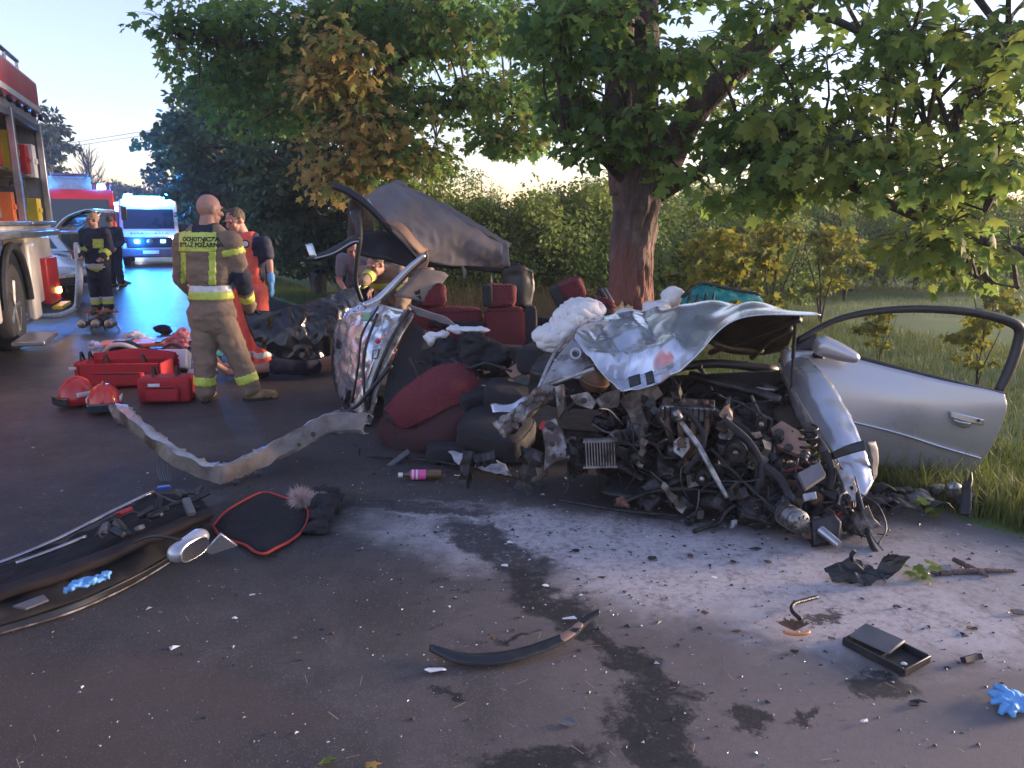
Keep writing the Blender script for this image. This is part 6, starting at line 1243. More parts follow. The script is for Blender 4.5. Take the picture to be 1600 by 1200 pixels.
def c_fit(x, y, Y):
    s = random.uniform(.018, .04); c = P(x, y, Y); c.z = max(.06, c.z); M = Matrix.Translation(c) @ RZ(random.uniform(-1, 1), random.uniform(.5, 2.4), random.uniform(-.8, .8)).to_4x4()
    MB().lathe([(s*.5, -s), (s*.5, -s*.5), (s*.9, -s*.5), (s*.9, s*.1), (s*.65, s*.15), (s*.65, s*.7), (s*.4, s*.8), (s*.35, s*1.5)], M, 10).build('pipe_fitting', random.choice([M_alloy, M_eng, M_eng, M_black, M_rust]), car)
def c_box(x, y, Y):
    s = random.uniform(.025, .06); c = P(x, y, Y); c.z = max(.05, c.z); rot = RZ(random.uniform(-1, 1), random.uniform(-.6, .6), random.uniform(-.8, .8)); o = MB().box(c, (s*1.5, s, s), rot).build('unit_housing', random.choice([M_black, M_grey, M_eng]), car, bev=.005); MB().box(c+rot @ V((0, 0, s*.55)), (s, s*.7, s*.15), rot).build('housing_lid', M_grey, o, bev=.002)
clut(34, c_cable, 1010, 1330, 615, 800, 11); clut(16, c_cable, 860, 1030, 620, 740, 12); clut(14, c_brk, 1000, 1320, 620, 810, 13); clut(9, c_brk, 850, 1010, 610, 730, 14); clut(20, c_fit, 970, 1330, 620, 830, 15); clut(5, c_box, 900, 1320, 620, 800, 16); clut(10, c_fit, 1200, 1345, 740, 850, 17); clut(20, c_cable, 1190, 1350, 700, 845, 18); clut(9, c_brk, 1200, 1350, 720, 850, 19)
# recognisable castings among the tangle
def LM(x, y, Y, rz=0, rx=90, ry=0): return Matrix.Translation(P(x, y, Y)) @ Matrix.Rotation(R(rz), 4, 'Z') @ Matrix.Rotation(R(ry), 4, 'Y') @ Matrix.Rotation(R(rx), 4, 'X')
for x, y, Y, r, rz in ((1150, 705, 3.98, .062, -20), (1100, 745, 3.95, .048, -30), (1188, 660, 4.15, .040, -10)):
    pu = MB().lathe([(.012, .03), (r*.35, .03), (r*.4, .012), (r*.85, .010), (r, .024), (r*.92, .016), (r, .008), (r*.92, 0), (r, -.008), (r, -.03), (r*.4, -.03)], LM(x, y, Y, rz), 26).build('belt_pulley', M_eng, car); MB().lathe([(.014, .025), (.014, .045), (.006, .05)], LM(x, y, Y, rz), 8).build('pulley_bolt', M_alloy, pu)
al = MB().lathe([(.02, .10), (.05, .09), (.062, .07), (.062, .06), (.054, .058), (.054, .05), (.062, .048), (.062, .0), (.054, -.002), (.054, -.01), (.062, -.012), (.060, -.05), (.03, -.07)], LM(1235, 808, 3.66, 15), 22).build('alternator', M_alloy, car)
for k in range(9): a = 2*math.pi*k/9; MB().box(LM(1235, 808, 3.66, 15) @ V((.036*math.cos(a), .036*math.sin(a), .092)), (.018, .006, .01), LM(1235, 808, 3.66, 15).to_3x3() @ RZ(a)).build('vent_slot', M_black, al)
hdm = LM(1075, 640, 4.28, -14, 12); hb_ = MB().box(hdm @ V((0, 0, 0)), (.30, .13, .09), hdm.to_3x3()).build('cylinder_head', M_alloy, car, bev=.008)
for k in range(9): MB().box(hdm @ V((-.13+k*.032, -.068, .0)), (.010, .02, .085), hdm.to_3x3()).build('head_rib', M_eng, hb_, bev=.002)
for k in range(4): MB().lathe([(.014, .04), (.014, .06), (.009, .065)], hdm @ Matrix.Translation((-.1+k*.066, 0, 0)), 8).build('head_bolt', M_rust, hb_)
for k in range(4): MB().tube([hdm @ V((-.11+k*.073, -.06, -.02)), hdm @ V((-.11+k*.073, -.14, -.05)), hdm @ V((-.06+k*.045, -.17, -.15)), hdm @ V((0, -.16, -.24))], .018, 9, 14).build('exhaust_runner', M_rust, car, smooth='full')
spg = [P(1262, 690, 4.05)+V((.045*math.cos(a), .045*math.sin(a), -.10+.022*a/3.0)) for a in np.linspace(0, 26, 90)]; MB().tube(spg, .007, 6).build('coil_spring', M_eng, car, smooth='full')
random.seed(44)
def c_fold(x, y, Y):
    c = P(x, y, Y); c.z = max(.08, c.z); rot = RZ(random.uniform(-1.2, 1.2), random.uniform(-.6, .6), random.uniform(-1.5, 1.5)); w, h_ = random.uniform(.06, .14), random.uniform(.03, .07); g_ = []
    for i in range(6): zz = (i % 2)*random.uniform(.012, .035); g_.append([c+rot @ V((-w+2*w*i/5, zz, -h_*random.uniform(.6, 1))), c+rot @ V((-w+2*w*i/5+.01, zz*.4-.012, 0)), c+rot @ V((-w+2*w*i/5, zz+.01, h_*random.uniform(.6, 1)))])
    mb = MB(); mb.add([q_ for r_ in g_ for q_ in r_], [(i*3+j, (i+1)*3+j, (i+1)*3+j+1, i*3+j+1) for i in range(5) for j in range(2)]); mb.build('folded_panel', random.choice([M_dirty, M_sillw, M_eng, M_eng, M_eng, M_black, M_black]), car, smooth=False, solid=.003, soff=0)
clut(20, c_fold, 880, 1320, 620, 800, 45); clut(6, c_fold, 1210, 1340, 730, 840, 46); clut(5, c_fold, 700, 860, 700, 745, 47)
# litter inside the cabin
for k in range(26):
    x, y = random.uniform(650, 850), random.uniform(560, 640); Y = 5.75-.9*(y-560)/140+random.uniform(-.1, .05); c = P(x, y, Y); s = random.uniform(.02, .06); rot = RZ(random.uniform(0, 3), random.uniform(-.8, .8), random.uniform(-.8, .8))
    MB().patch([[c+rot @ V((-s, -s*.4, 0)), c+rot @ V((-s*.8, s*.5, .01))], [c+rot @ V((0, -s*.5, s*.4)), c+rot @ V((0, s*.4, s*.3))], [c+rot @ V((s, -s*.3, 0)), c+rot @ V((s*.9, s*.5, .005))]], 6, 5, .008, 25, k).build('torn_trim', random.choice([M_black, M_fab, M_grey, M_head, M_tanpl]), car, smooth=False, solid=.004)
for pts in ([(705, 560, 5.6), (730, 575, 5.45), (760, 568, 5.4), (800, 580, 5.35)], [(820, 545, 5.7), (835, 575, 5.5), (850, 600, 5.2)], [(640, 560, 6.0), (655, 600, 5.7), (640, 640, 5.4)]): MB().tube([P(*q_) for q_ in pts], .010, 5, 20).build('seat_belt', M_black, car, smooth='full')
# corrugated hoses
def corr(name, pts, r, mat=None, k=60): rr = [r*(1 if i % 2 else .82) for i in range(k)]; p_ = cr([tuple(P(*q_)) for q_ in pts], k); MB().tube(p_, rr, 10).build(name, mat or M_rubber, car, smooth='full')
corr('corrugated_hose', [(1195, 728, 3.95), (1220, 750, 3.85), (1232, 780, 3.78), (1222, 820, 3.72)], .024); corr('corrugated_hose', [(1110, 640, 4.2), (1150, 660, 4.15), (1185, 690, 4.1), (1210, 720, 4.0)], .02); corr('corrugated_hose', [(1290, 705, 3.95), (1300, 735, 3.9), (1296, 765, 3.85)], .022)
strip('coolant_hose', [(1130, 655, 4.1), (1170, 690, 4.0), (1190, 730, 3.95), (1180, 775, 3.9)], .02, M_rubber, 10, 22); strip('coolant_hose', [(1050, 640, 4.2), (1080, 650, 4.15), (1100, 690, 4.05), (1070, 740, 4.0)], .016, M_rubber, 10, 22)
# strut tower, inner arch
plate('strut_tower', [(1204, 672, 4.2), (1222, 660, 4.2), (1248, 676, 4.12), (1266, 702, 4.05), (1250, 714, 4.02), (1215, 700, 4.1)], .05, M_tanpl, ((1217, 678, 4.13, .026), (1232, 700, 4.05, .022)))
sheet('inner_arch', [[(1206, 640, 4.5), (1215, 665, 4.4)], [(1240, 632, 4.5), (1245, 668, 4.35)], [(1252, 655, 4.4), (1262, 690, 4.2)]], M_under, 12, 10, .01, 8, .01); sheet('inner_arch', [[(1180, 605, 4.6), (1210, 612, 4.6)], [(1190, 600, 4.7), (1222, 605, 4.7)]], M_alloy, 8, 6, .02, 10, .01)
plate('fuse_box', [(1246, 742, 3.80), (1280, 724, 3.82), (1290, 744, 3.76), (1258, 766, 3.74)], .05, M_head); plate('label_plate', [(1254, 772, 3.70), (1274, 768, 3.70), (1276, 780, 3.68), (1256, 784, 3.68)], .02, M_alloy)
cr_ = plate('crushed_headlamp_bracket', [(1304, 730, 3.88), (1324, 738, 3.86), (1338, 760, 3.84), (1336, 785, 3.80), (1322, 782, 3.80), (1316, 756, 3.84)], .03, M_inner)
gb = MB().slab([P(1264, 815, 3.66), P(1300, 806, 3.64), P(1312, 818, 3.62), P(1308, 848, 3.58), P(1268, 856, 3.58)], .14).build('gearbox_casing', M_eng, car, bev=.012); MB().tube([P(1282, 828, 3.54), P(1312, 852, 3.44)], [.024, .02], 12).build('output_shaft', M_alu, gb)
strip('support_leg', [(1338, 770, 3.82), (1350, 805, 3.72), (1358, 840, 3.62), (1368, 862, 3.52)], .014, M_rubber, 8, 16); strip('loose_wire', [(1345, 772, 3.8), (1372, 790, 3.72), (1385, 825, 3.6), (1372, 850, 3.52)], .004, M_black, 6, 24); strip('loose_wire', [(1336, 745, 3.85), (1348, 790, 3.72), (1362, 835, 3.6), (1380, 860, 3.5)], .005, M_grey, 6, 20)
sheet('sump_guard', [[(960, 735, 4.35), (940, 770, 4.1)], [(1050, 745, 4.25), (1040, 785, 4.0)], [(1140, 760, 4.15), (1150, 800, 3.9)]], M_black, 16, 8, .03, 8, .01, .02, 16); sheet('sump_guard', [[(700, 705, 4.85), (715, 725, 4.7)], [(745, 712, 4.8), (765, 738, 4.6)], [(790, 725, 4.65), (800, 745, 4.5)]], M_inner, 14, 8, .02, 12, .01, .02, 20)
for pts, r in (([(960, 790, 3.98), (1020, 768, 4.02), (1075, 764, 4.02), (1122, 770, 3.98)], .014), ([(870, 780, 4.1), (960, 796, 4.0), (1060, 806, 3.92)], .010), ([(1110, 700, 4.05), (1170, 760, 3.9), (1215, 800, 3.8)], .008), ([(1120, 770, 4.0), (1180, 810, 3.78), (1240, 822, 3.72)], .006), ([(575, 740, 5.0), (680, 745, 4.9), (790, 760, 4.6), (850, 770, 4.4)], .009)):
    q_ = [P(*p) for p in pts]
    for v_ in q_: v_.z = max(.025, v_.z)
    MB().tube(q_, r, 8, 26).build('brake_pipe', M_eng, car, smooth='full')
rw = wheel(car, (0, 0, 0), .30, .19); rw.parent = car; rw.matrix_parent_inverse = Matrix(); rc = V((w_.location.x, w_.location.y, .3))+LF*1.42; rw.location = rc; rw.rotation_euler = w_.rotation_euler
for ch in rw.children: ch.matrix_parent_inverse = Matrix()
lr = LF*1.42; a0 = P(530, 500, 6.85)+lr
sheet2 = MB().patch([[P(842, 495, 7.15), P(845, 560, 7.2), P(850, 600, 7.2)], [P(900, 500, 6.95), P(905, 560, 6.95), P(905, 600, 6.95)], [P(960, 505, 6.6), P(965, 560, 6.6), P(965, 610, 6.6)]], 14, 14, .03, 6, 1).build('left_rear_side', [M_wsil, M_fab], car, smooth='full', solid=.02, solid_off=1)
# ------------------------------------------------------------------ things lying around
def ontop(mb, name, mat, label, cat, group=None, **k): return tag(mb.build(name, mat, None, **k), label, cat, group)
def thing_mesh(name, me, mat, label, cat, group=None): o = put_mesh(name, me, mat, None); return tag(o, label, cat, group)
# black sheet held up between two rescuers
g = [[P(378, 478, 6.98), P(384, 500, 6.95), P(392, 522, 6.92), P(402, 540, 6.90)], [P(430, 486, 7.08), P(432, 512, 7.00), P(436, 540, 6.95), P(442, 560, 6.96)], [P(482, 472, 7.25), P(482, 505, 7.12), P(486, 540, 7.08), P(490, 562, 7.10)], [P(524, 456, 7.5), P(526, 485, 7.35), P(528, 520, 7.28), P(530, 548, 7.3)], [P(566, 440, 7.85), P(566, 455, 7.75), P(568, 480, 7.68), P(572, 505, 7.65)]]
mb = MB().patch(g, 70, 40, .05, 3.5, 3, 0, .022, 9); ontop(mb, 'plastic_sheet', M_sheet, 'glossy black plastic sheet stretched between firefighter and wreck', 'sheet', smooth='full', solid=.002)
# red medical bags
M_bagred = mk('red_bag_fabric', (.42, .022, .028), .8, var=.15, vs=8, bump=.3, bs=150)
def rbag(label, c, size, rz, open_=False):
    o = empty('medical_bag', (c.x, c.y, 0), label, 'bag'); rot = RZ(rz); sx, sy, sz = size
    def at(x, y, z): return V((c.x, c.y, 0))+rot @ V((x, y, z))
    b = MB(); w = .025
    if open_:
        b.box(at(0, 0, .02), (sx, sy, .03), rot); [b.box(at(s*(sx/2-w/2), 0, sz/2+.02), (w, sy, sz), rot) for s in (-1, 1)]; [b.box(at(0, s*(sy/2-w/2), sz/2+.021), (sx-.06, w, sz), rot) for s in (-1, 1)]
    else: b.box(at(0, 0, sz/2+.005), (sx, sy, sz), rot)
    b.build('body', M_bagred, o, bev=.03)
    b = MB(); b.box(at(0, -sy/2-.035, sz*.42), (sx*.62, .07, sz*.62), rot); b.build('front_pocket', M_bagred, o, bev=.025); MB().tube([at(-sx*.28, -sy/2-.073, sz*.70), at(sx*.28, -sy/2-.073, sz*.70)], .006, 6).build('zip', M_black, o)
    for s in (-1, 1): MB().tube([at(s*sx*.22, -sy*.2, sz), at(s*sx*.22, -.02, sz+.09), at(s*sx*.22, sy*.2, sz)], .012, 6, 14).build('strap', M_black, o)
    if open_:
        fl_ = MB().patch([[at(-sx/2, sy/2, sz), at(-sx/2, sy*.75, sz+.06), at(-sx/2, sy*1.0, .06)], [at(0, sy/2, sz), at(0, sy*.8, sz+.10), at(0, sy*1.05, .08)], [at(sx/2, sy/2, sz), at(sx/2, sy*.75, sz+.06), at(sx/2, sy*1.0, .06)]], 12, 12, .015, 8).build('flap', M_bagred, o, smooth='full', solid=.02)
        for k in range(4): MB().box(at(-sx*.33+k*sx*.22, 0, sz*.55), (sx*.17, sy*.6, sz*.7), rot).build('pouch', (M_orange, M_whitecl, M_bagred, M_navy)[k], o, bev=.02)
    else: MB().box(at(-.05, -sy/2-.075, sz*.82), (.10, .01, .025), rot).build('white_tab', M_whitecl, o)
    return o
rbag('big open red medical bag full of pouches beside the helmets', G(200, 600), (.82, .34, .22), R(4), True); rbag('small closed red bag with front pocket at the firefighter\'s feet', G(264, 626), (.46, .24, .23), R(6)); rbag('narrow red bag pressed against the big open bag\'s end', G(140, 596), (.18, .28, .22), R(10))
# helmets
def helmet(label, c, rz, tilt=0):
    o = empty('fire_helmet', (c.x, c.y, 0), label, 'helmet'); M = Matrix.Translation((c.x, c.y, .012)) @ Matrix.Rotation(rz, 4, 'Z') @ Matrix.Rotation(tilt, 4, 'X')
    sh_ = MB().lathe([(.155, .02), (.150, .08), (.135, .15), (.10, .205), (.05, .235), (.004, .242)], M @ Matrix.Diagonal((.88, 1.05, 1, 1)), 26).build('shell', M_helm, o, smooth='full')
    MB().tube([M @ V((0, -.15, .10)), M @ V((0, -.10, .205)), M @ V((0, 0, .248)), M @ V((0, .10, .205)), M @ V((0, .155, .09))], .014, 8, 24).build('crest', M_helm, sh_, smooth='full')
    MB().patch([[M @ V((x*.14, -.155-.02*(1-abs(x)), z)) for z in (.02, .06, .10)] for x in (-.85, -.4, 0, .4, .85)], 14, 6).build('visor', M_glass, o, smooth='full', solid=.006)
    for s in (-1, 1): MB().patch([[M @ V((s*.128, y, z)) for z in (.09, .13)] for y in (-.07, 0, .07)], 6, 4).build('reflective_mark', M_refl, sh_, solid=.012, soff=0)
    MB().tube([M @ V((-.12, .02, .03)), M @ V((-.10, -.06, .012)), M @ V((.10, -.06, .012)), M @ V((.12, .02, .03))], .008, 6, 16).build('chin_strap', M_black, o)
M_helm = mk('helmet_red', (.55, .03, .02), .35, coat=.4, var=.12)
helmet('red fire helmet at the outer edge of the gear pile', G(122, 634), R(-30)); helmet('red fire helmet touching the torn sill tip', G(166, 644), R(20))
# assorted gear
ds = MB(); c = G(195, 566); ds.ell((c.x, c.y, .13), (.20, .15, .13)); ds.ell((c.x+.1, c.y+.02, .11), (.15, .14, .11)); e = thing_mesh('rucksack', remesh(ds, .012, 3, .015, 10), M_jack, 'black rucksack with pale band lying on the red bag', 'bag')
MB().tube([V((c.x-.17, c.y-.10, .14)), V((c.x-.05, c.y-.14, .22)), V((c.x+.1, c.y-.13, .22)), V((c.x+.24, c.y-.05, .12))], .028, 8, 20).build('pale_band', M_refl, e, smooth='full')
pk = MB(); c = G(280, 548); [pk.ell((c.x+a, c.y+b_, z), r) for a, b_, z, r in ((0, 0, .12, (.14, .11, .12)), (.06, .02, .2, (.09, .08, .08)), (-.09, 0, .08, (.1, .1, .08)))]; thing_mesh('pink_bag', remesh(pk, .012, 2, .035, 12), mk('pink_film', (.62, .24, .27), .4, var=.1, transl=.3), 'crumpled pink plastic bag behind the monitor', 'bag')
wb = MB(); c = G(150, 566); [wb.ell((c.x+a, c.y, z), r) for a, z, r in ((0, .2, (.07, .06, .06)), (.04, .14, (.08, .07, .08)))]; wb.ell((c.x+.03, c.y, .06), (.09, .08, .07)); thing_mesh('crumpled_film', remesh(wb, .010, 2, .03, 14), mk('pale_blue_film', (.42, .46, .62), .4, var=.1), 'crumpled pale blue plastic by the end of the red bag', 'plastic')
bo = empty('spine_board', (G(245, 545).x, G(245, 545).y, 0), 'orange rescue board with black straps lying among the gear', 'stretcher'); c = G(245, 545)
MB().prism([(-.75, -.18), (-.65, -.21), (.65, -.21), (.75, -.18), (.75, .18), (.65, .21), (-.65, .21), (-.75, .18)], .05, Matrix.Translation((c.x, c.y+.15, .06)) @ Matrix.Rotation(R(12), 4, 'Z') @ Matrix.Rotation(R(90), 4, 'X')).build('board', M_orange, bo, bev=.012, fixn=True)
for k in (-.4, 0, .4): MB().box((c.x+k, c.y+.15+k*.2, .095), (.06, .45, .012), RZ(R(12))).build('strap', M_black, bo)
mo_ = empty('patient_monitor', (G(272, 582).x, G(272, 582).y, 0), 'white patient monitor with grey screen between bags and boots', 'monitor'); c = G(272, 580)
MB().box((c.x, c.y, .12), (.34, .18, .22), RZ(R(8), R(-25))).build('case', M_white, mo_, bev=.02); MB().box((c.x-.03, c.y-.085, .15), (.18, .02, .12), RZ(R(8), R(-25))).build('screen', M_glass, mo_); MB().tube([(c.x-.12, c.y, .24), (c.x, c.y, .30), (c.x+.12, c.y, .24)], .014, 8, 14).build('handle', M_black, mo_)
for k in range(3): MB().lathe([(.014, 0), (.014, .02)], Matrix.Translation((c.x+.10, c.y-.10, .09+k*.05)) @ Matrix.Rotation(R(90), 4, 'X'), 10).build('knob', M_black, mo_)
for i, (x, y, rx, mat, lab, cat) in enumerate(((215, 535, .30, M_whitecl, 'folded white cloth at the far edge of the gear pile', 'cloth'), (330, 560, .20, mk('teal_wrap', (.10, .40, .38), .6), 'teal dressing wrap beside the standing firefighter\'s knee', 'dressing'), (318, 590, .22, M_whitecl, 'white dressing packet lying by the casualty\'s feet', 'dressing'), (250, 522, .22, M_navy, 'dark blue pouch at the head of the rescue board', 'pouch'))):
    m_ = MB(); c = G(x, y); [m_.ell((c.x+random.uniform(-.08, .08), c.y+random.uniform(-.04, .04), .05+.02*k), (rx*.5, rx*.32, .055)) for k in range(3)]; thing_mesh('soft_pack', remesh(m_, .012, 2, .025, 12), mat, lab, cat)
# hose divider
c = G(162, 517); hd_ = empty('hose_divider', (c.x, c.y, 0), 'metal hose divider with three valve outlets standing on the road', 'hose divider')
MB().ell((c.x, c.y, .17), (.12, .10, .10)).build('chamber', M_eng, hd_, smooth='full')
for k, (dx, dz) in enumerate(((-.2, .0), (0, -.05), (.2, .0))):
    M = Matrix.Translation((c.x+dx, c.y-.10, .13)) @ Matrix.Rotation(R(90), 4, 'X'); MB().lathe([(.045, -.06), (.045, .06), (.065, .06), (.065, .12), (.05, .13)], M, 16).build('outlet', M_alu, hd_); MB().tube([(c.x+dx, c.y-.02, .14), (c.x+dx, c.y-.02, .28)], .012, 8).build('valve_stem', M_alu, hd_); MB().tube([(c.x+dx-.06, c.y-.02, .29), (c.x+dx+.06, c.y-.02, .29)], .014, 8).build('valve_handle', M_red, hd_)
    MB().tube([(c.x+dx*.9, c.y+.02, .12), (c.x+dx*1.1, c.y+.06, 0.0)], .016, 8).build('foot', M_alu, hd_)
    MB().tube([(c.x, c.y, .17), (c.x+dx, c.y-.05, .13)], .045, 10).build('pipe', M_eng, hd_)
# --- torn off door lying inside up
td = empty('torn_door', (G(150, 890).x, G(150, 890).y, 0), 'torn off car door lying inside up with dark trim and silver mirror', 'car door')
def GG(x, y, z): return G(x, y, z)
rows = [[(-90, 906, 0.036), (0, 882, 0.058), (110, 838, 0.094), (190, 796, 0.115), (245, 770, 0.130), (318, 782, 0.115)], [(-90, 930, 0.065), (0, 905, 0.086), (110, 862, 0.122), (200, 822, 0.137), (262, 795, 0.144), (330, 800, 0.108)], [(-90, 962, 0.065), (0, 938, 0.086), (110, 898, 0.115), (200, 862, 0.122), (262, 830, 0.122), (326, 815, 0.086)], [(-90, 1000, 0.022), (0, 975, 0.036), (110, 940, 0.043), (195, 905, 0.050), (262, 868, 0.043), (312, 832, 0.036)]]
MB().patch([[GG(*p) for p in r] for r in rows], 26, 46, .012, 5, 1, 0, .02, 9).build('door_card', mk('door_card', (.022, .021, .023), .9, var=.35, vs=6, c2=(.045, .037, .035), cs=5, camt=.4, spec=.15), td, smooth='full', solid=.03)
rows = [[(-90, 1004, 0.014), (0, 979, 0.029), (110, 944, 0.036), (195, 909, 0.043), (262, 872, 0.036), (312, 836, 0.029)], [(-90, 1016, 0.004), (0, 990, 0.007), (110, 957, 0.007), (198, 918, 0.007), (266, 878, 0.007), (318, 842, 0.007)]]
MB().patch([[GG(*p) for p in r] for r in rows], 6, 40, .004, 9).build('door_edge', M_black, td, smooth='full', solid=.015); MB().tube([GG(x, y, .012) for x, y, z in rows[1]], .005, 5, 40).build('edge_trim', M_dirty, td, smooth='full')
MB().patch([[GG(-90, 938, 0.094), GG(0, 914, 0.115), GG(120, 874, 0.148), (GG(210, 838, 0.166)), GG(290, 805, 0.158), GG(332, 790, 0.130)], [GG(-90, 950, 0.101), GG(0, 928, 0.122), GG(120, 888, 0.155), GG(210, 852, 0.169), GG(292, 818, 0.158), GG(336, 800, 0.122)]], 5, 40, .008, 8).build('armrest_trim', mk('brown_trim', (.034, .026, .025), .9, var=.3, vs=8, spec=.15), td, smooth='full', solid=.03)
MB().tube([GG(-90, 905, 0.050), GG(0, 879, 0.072), GG(90, 842, 0.108), GG(180, 797, 0.130), GG(240, 768, 0.144)], .010, 6, 30).build('window_channel', M_alu, td, smooth='full'); MB().tube([GG(25, 880, 0.101), GG(80, 860, 0.122), GG(135, 838, 0.137)], .009, 6, 16).build('window_channel', M_alu, td, smooth='full')
random.seed(9)
for k in range(16):
    x = random.uniform(150, 320); y = 845-(x-150)*.32+random.uniform(-32, 2); c = GG(x, y, .2); rot = RZ(random.uniform(0, 3), random.uniform(-.5, .5), random.uniform(-.5, .5)); s = random.uniform(.03, .07)
    MB().box(c, (s*1.7, s*.6, s*.5), rot).build('window_mechanism', random.choice([M_black, M_grey, M_eng]), td, bev=.006)
for pts in ([(245, 772, 0.144), (275, 785, 0.187), (310, 792, 0.158)], [(180, 815, 0.144), (210, 800, 0.194), (235, 815, 0.158)], [(205, 850, 0.158), (240, 838, 0.216), (288, 845, 0.187), (300, 850, 0.144)], [(150, 838, 0.144), (165, 815, 0.202), (190, 800, 0.158)]): MB().tube([GG(*p) for p in pts], .006, 6, 16).build('cable', M_black, td, smooth='full')
MB().tube([GG(184, 805, 0.158), GG(196, 800, 0.173), GG(205, 796, 0.173)], .016, 8, 8).build('red_lamp', M_red, td); MB().box(GG(256, 762, 0.144), (.07, .03, .02), RZ(R(20))).build('blue_clip', M_blue, td, bev=.004)
MB().slab([GG(20, 948, 0.115), GG(68, 930, 0.122), GG(76, 938, 0.119), GG(40, 952, 0.115)], .008).build('glass_shard', M_grey, td)
# its mirror
mh = MB(); a, b_ = GG(272, 874, .14), GG(318, 838, .17); _r = RZ(math.atan2((b_-a).y, (b_-a).x)); [mh.ell(a*(1-t_)+b_*t_+_r @ V((0, .02, 0)), (.05, .05, .048-.010*t_), _r, 14) for t_ in np.linspace(.25, .95, 8)]; mi_ = put_mesh('mirror_housing', remesh(mh, .007, 8), M_doorp, td)
ctr = (a+b_)/2; rot = RZ(math.atan2((b_-a).y, (b_-a).x)); gl = MB(); pts = [ctr+rot @ V((-.012, -.052, .004))+rot @ V((.084*math.copysign(abs(math.cos(t))**.7, math.cos(t)), .012, .040*math.copysign(abs(math.sin(t))**.7, math.sin(t)))) for t in np.linspace(0, 2*math.pi, 20, endpoint=False)]; gl.slab(pts, .012).build('mirror_glass', mk('mirror_glass', (.7, .7, .72), .03, 1.0, var=.02), mi_); MB().tube(pts+[pts[0]], .006, 6).build('mirror_rim', M_silver, mi_)
MB().slab([GG(318, 860, .05), GG(345, 832, .14), GG(372, 852, .05), GG(330, 866, .03)], .02).build('mirror_base', M_silver, td, bev=.006)
gl_ = MB(); c0, c1 = GG(110, 914, .150), GG(165, 898, .158)
for k in range(7): t = k/6; gl_.box(c0*(1-t)+c1*t+V((0, random.uniform(-.004, .004), -.006)), (.034, .05, .020), RZ(random.uniform(0, .9), random.uniform(-.2, .2), random.uniform(-.3, .3)))
thing_mesh('blue_rag', remesh(gl_, .005, 2, .010, 45), M_nitrile, 'crumpled blue glove lying on the torn off door', 'glove')
# floor mat with red edging
mo = [(332, 822), (352, 800), (385, 780), (412, 769), (440, 776), (466, 786), (480, 794), (481, 812), (470, 832), (452, 846), (432, 856), (414, 865), (398, 862), (384, 852), (366, 846), (345, 838)]
fm = empty('floor_mat', (G(400, 815).x, G(400, 815).y, 0), 'black car floor mat with red edging beside the mirror', 'floor mat'); pts = [G(x, y, .028+.010*math.sin(i*1.3)) for i, (x, y) in enumerate(mo)]
cc = sum(pts, V())/len(pts); ring = cr([tuple(p) for p in pts+[pts[0]]], 64)[:-1]; mb = MB(); vs = [tuple(cc+V((0, 0, .012)))]
for t in (.33, .66, 1.0): vs += [tuple(cc*(1-t)+V(p)*t) for p in ring]
n = len(ring); fs = [(0, 1+i, 1+(i+1) % n) for i in range(n)]+[(1+r*n+i, 1+(r+1)*n+i, 1+(r+1)*n+(i+1) % n, 1+r*n+(i+1) % n) for r in range(2) for i in range(n)]
mb.add(vs, fs).build('mat', mk('mat_carpet', (.010, .010, .012), .95, var=.3, vs=40, bump=.5, bs=300), fm, smooth='full', solid=.01, soff=1); MB().tube([V(p) for p in list(ring)+[ring[0]]], .0075, 6).build('red_edging', mk('red_edging', (.42, .04, .03), .7), fm, smooth='full')
# dark coat with a fur trimmed hood
ct = MB(); [ct.ell(G(x, y, z), r) for x, y, z, r in ((502, 806, .05, (.07, .08, .05)), (515, 788, .05, (.07, .09, .06)), (496, 824, .035, (.07, .05, .04)), (500, 790, .05, (.06, .07, .06)), (524, 775, .05, (.05, .06, .05)), (505, 770, .03, (.09, .08, .04)))]
coat = thing_mesh('coat', remesh(ct, .008, 1, .020, 20), M_jack, 'dark crumpled coat with pale fur trimmed hood beside the floor mat', 'coat')
fu = MB(); base = [G(466, 778, .08), G(476, 780, .085), G(494, 778, .07), G(512, 772, .06)]
for k in range(1500):
    t = random.random()*2.99; i = int(t); c = base[i]*(1-(t-i))+base[i+1]*(t-i); d = V((random.gauss(0, 1), random.gauss(0, 1), random.gauss(.2, 1))).normalized(); rr = .085-.020*t; p0 = c+d*rr*.35; p1 = c+d*rr*random.uniform(.9, 1.25)+V((0, 0, -.01)); s = d.orthogonal().normalized()*.0022; fu.add([p0-s, p0+s, p1], [(0, 1, 2)])
tag(fu.build('fur_trim', mk('pale_fur', (.48, .36, .33), .9, var=.25, vs=30), coat, smooth=False), kind='stuff')
# pink labelled bottle
c0, c1 = G(626, 742, .035), G(690, 741, .035); d = (c1-c0); Lb = d.length; q_ = d.to_track_quat('Z', 'Y').to_matrix().to_4x4(); M = Matrix.Translation(c0) @ q_
bt_ = empty('bottle', (c0.x, c0.y, 0), 'clear drink bottle with pink label lying under the seats', 'bottle'); MB().lathe([(.010, 0), (.012, .03), (.024, .05), (.031, .075), (.031, Lb-.01), (.024, Lb)], M, 18).build('body', mk('brown_drink', (.10, .055, .03), .12, spec=.6), bt_); MB().lathe([(.0322, .065), (.0322, Lb*.62)], M, 18, cap=False).build('label', M_pink, bt_); MB().lathe([(.015, -.014), (.015, .014)], M, 14).build('cap', M_whitecl, bt_)
for k in (.075, .10): MB().lathe([(.0327, k), (.0327, k+.010)], M, 18, cap=False).build('label_stripe', M_whitecl, bt_)
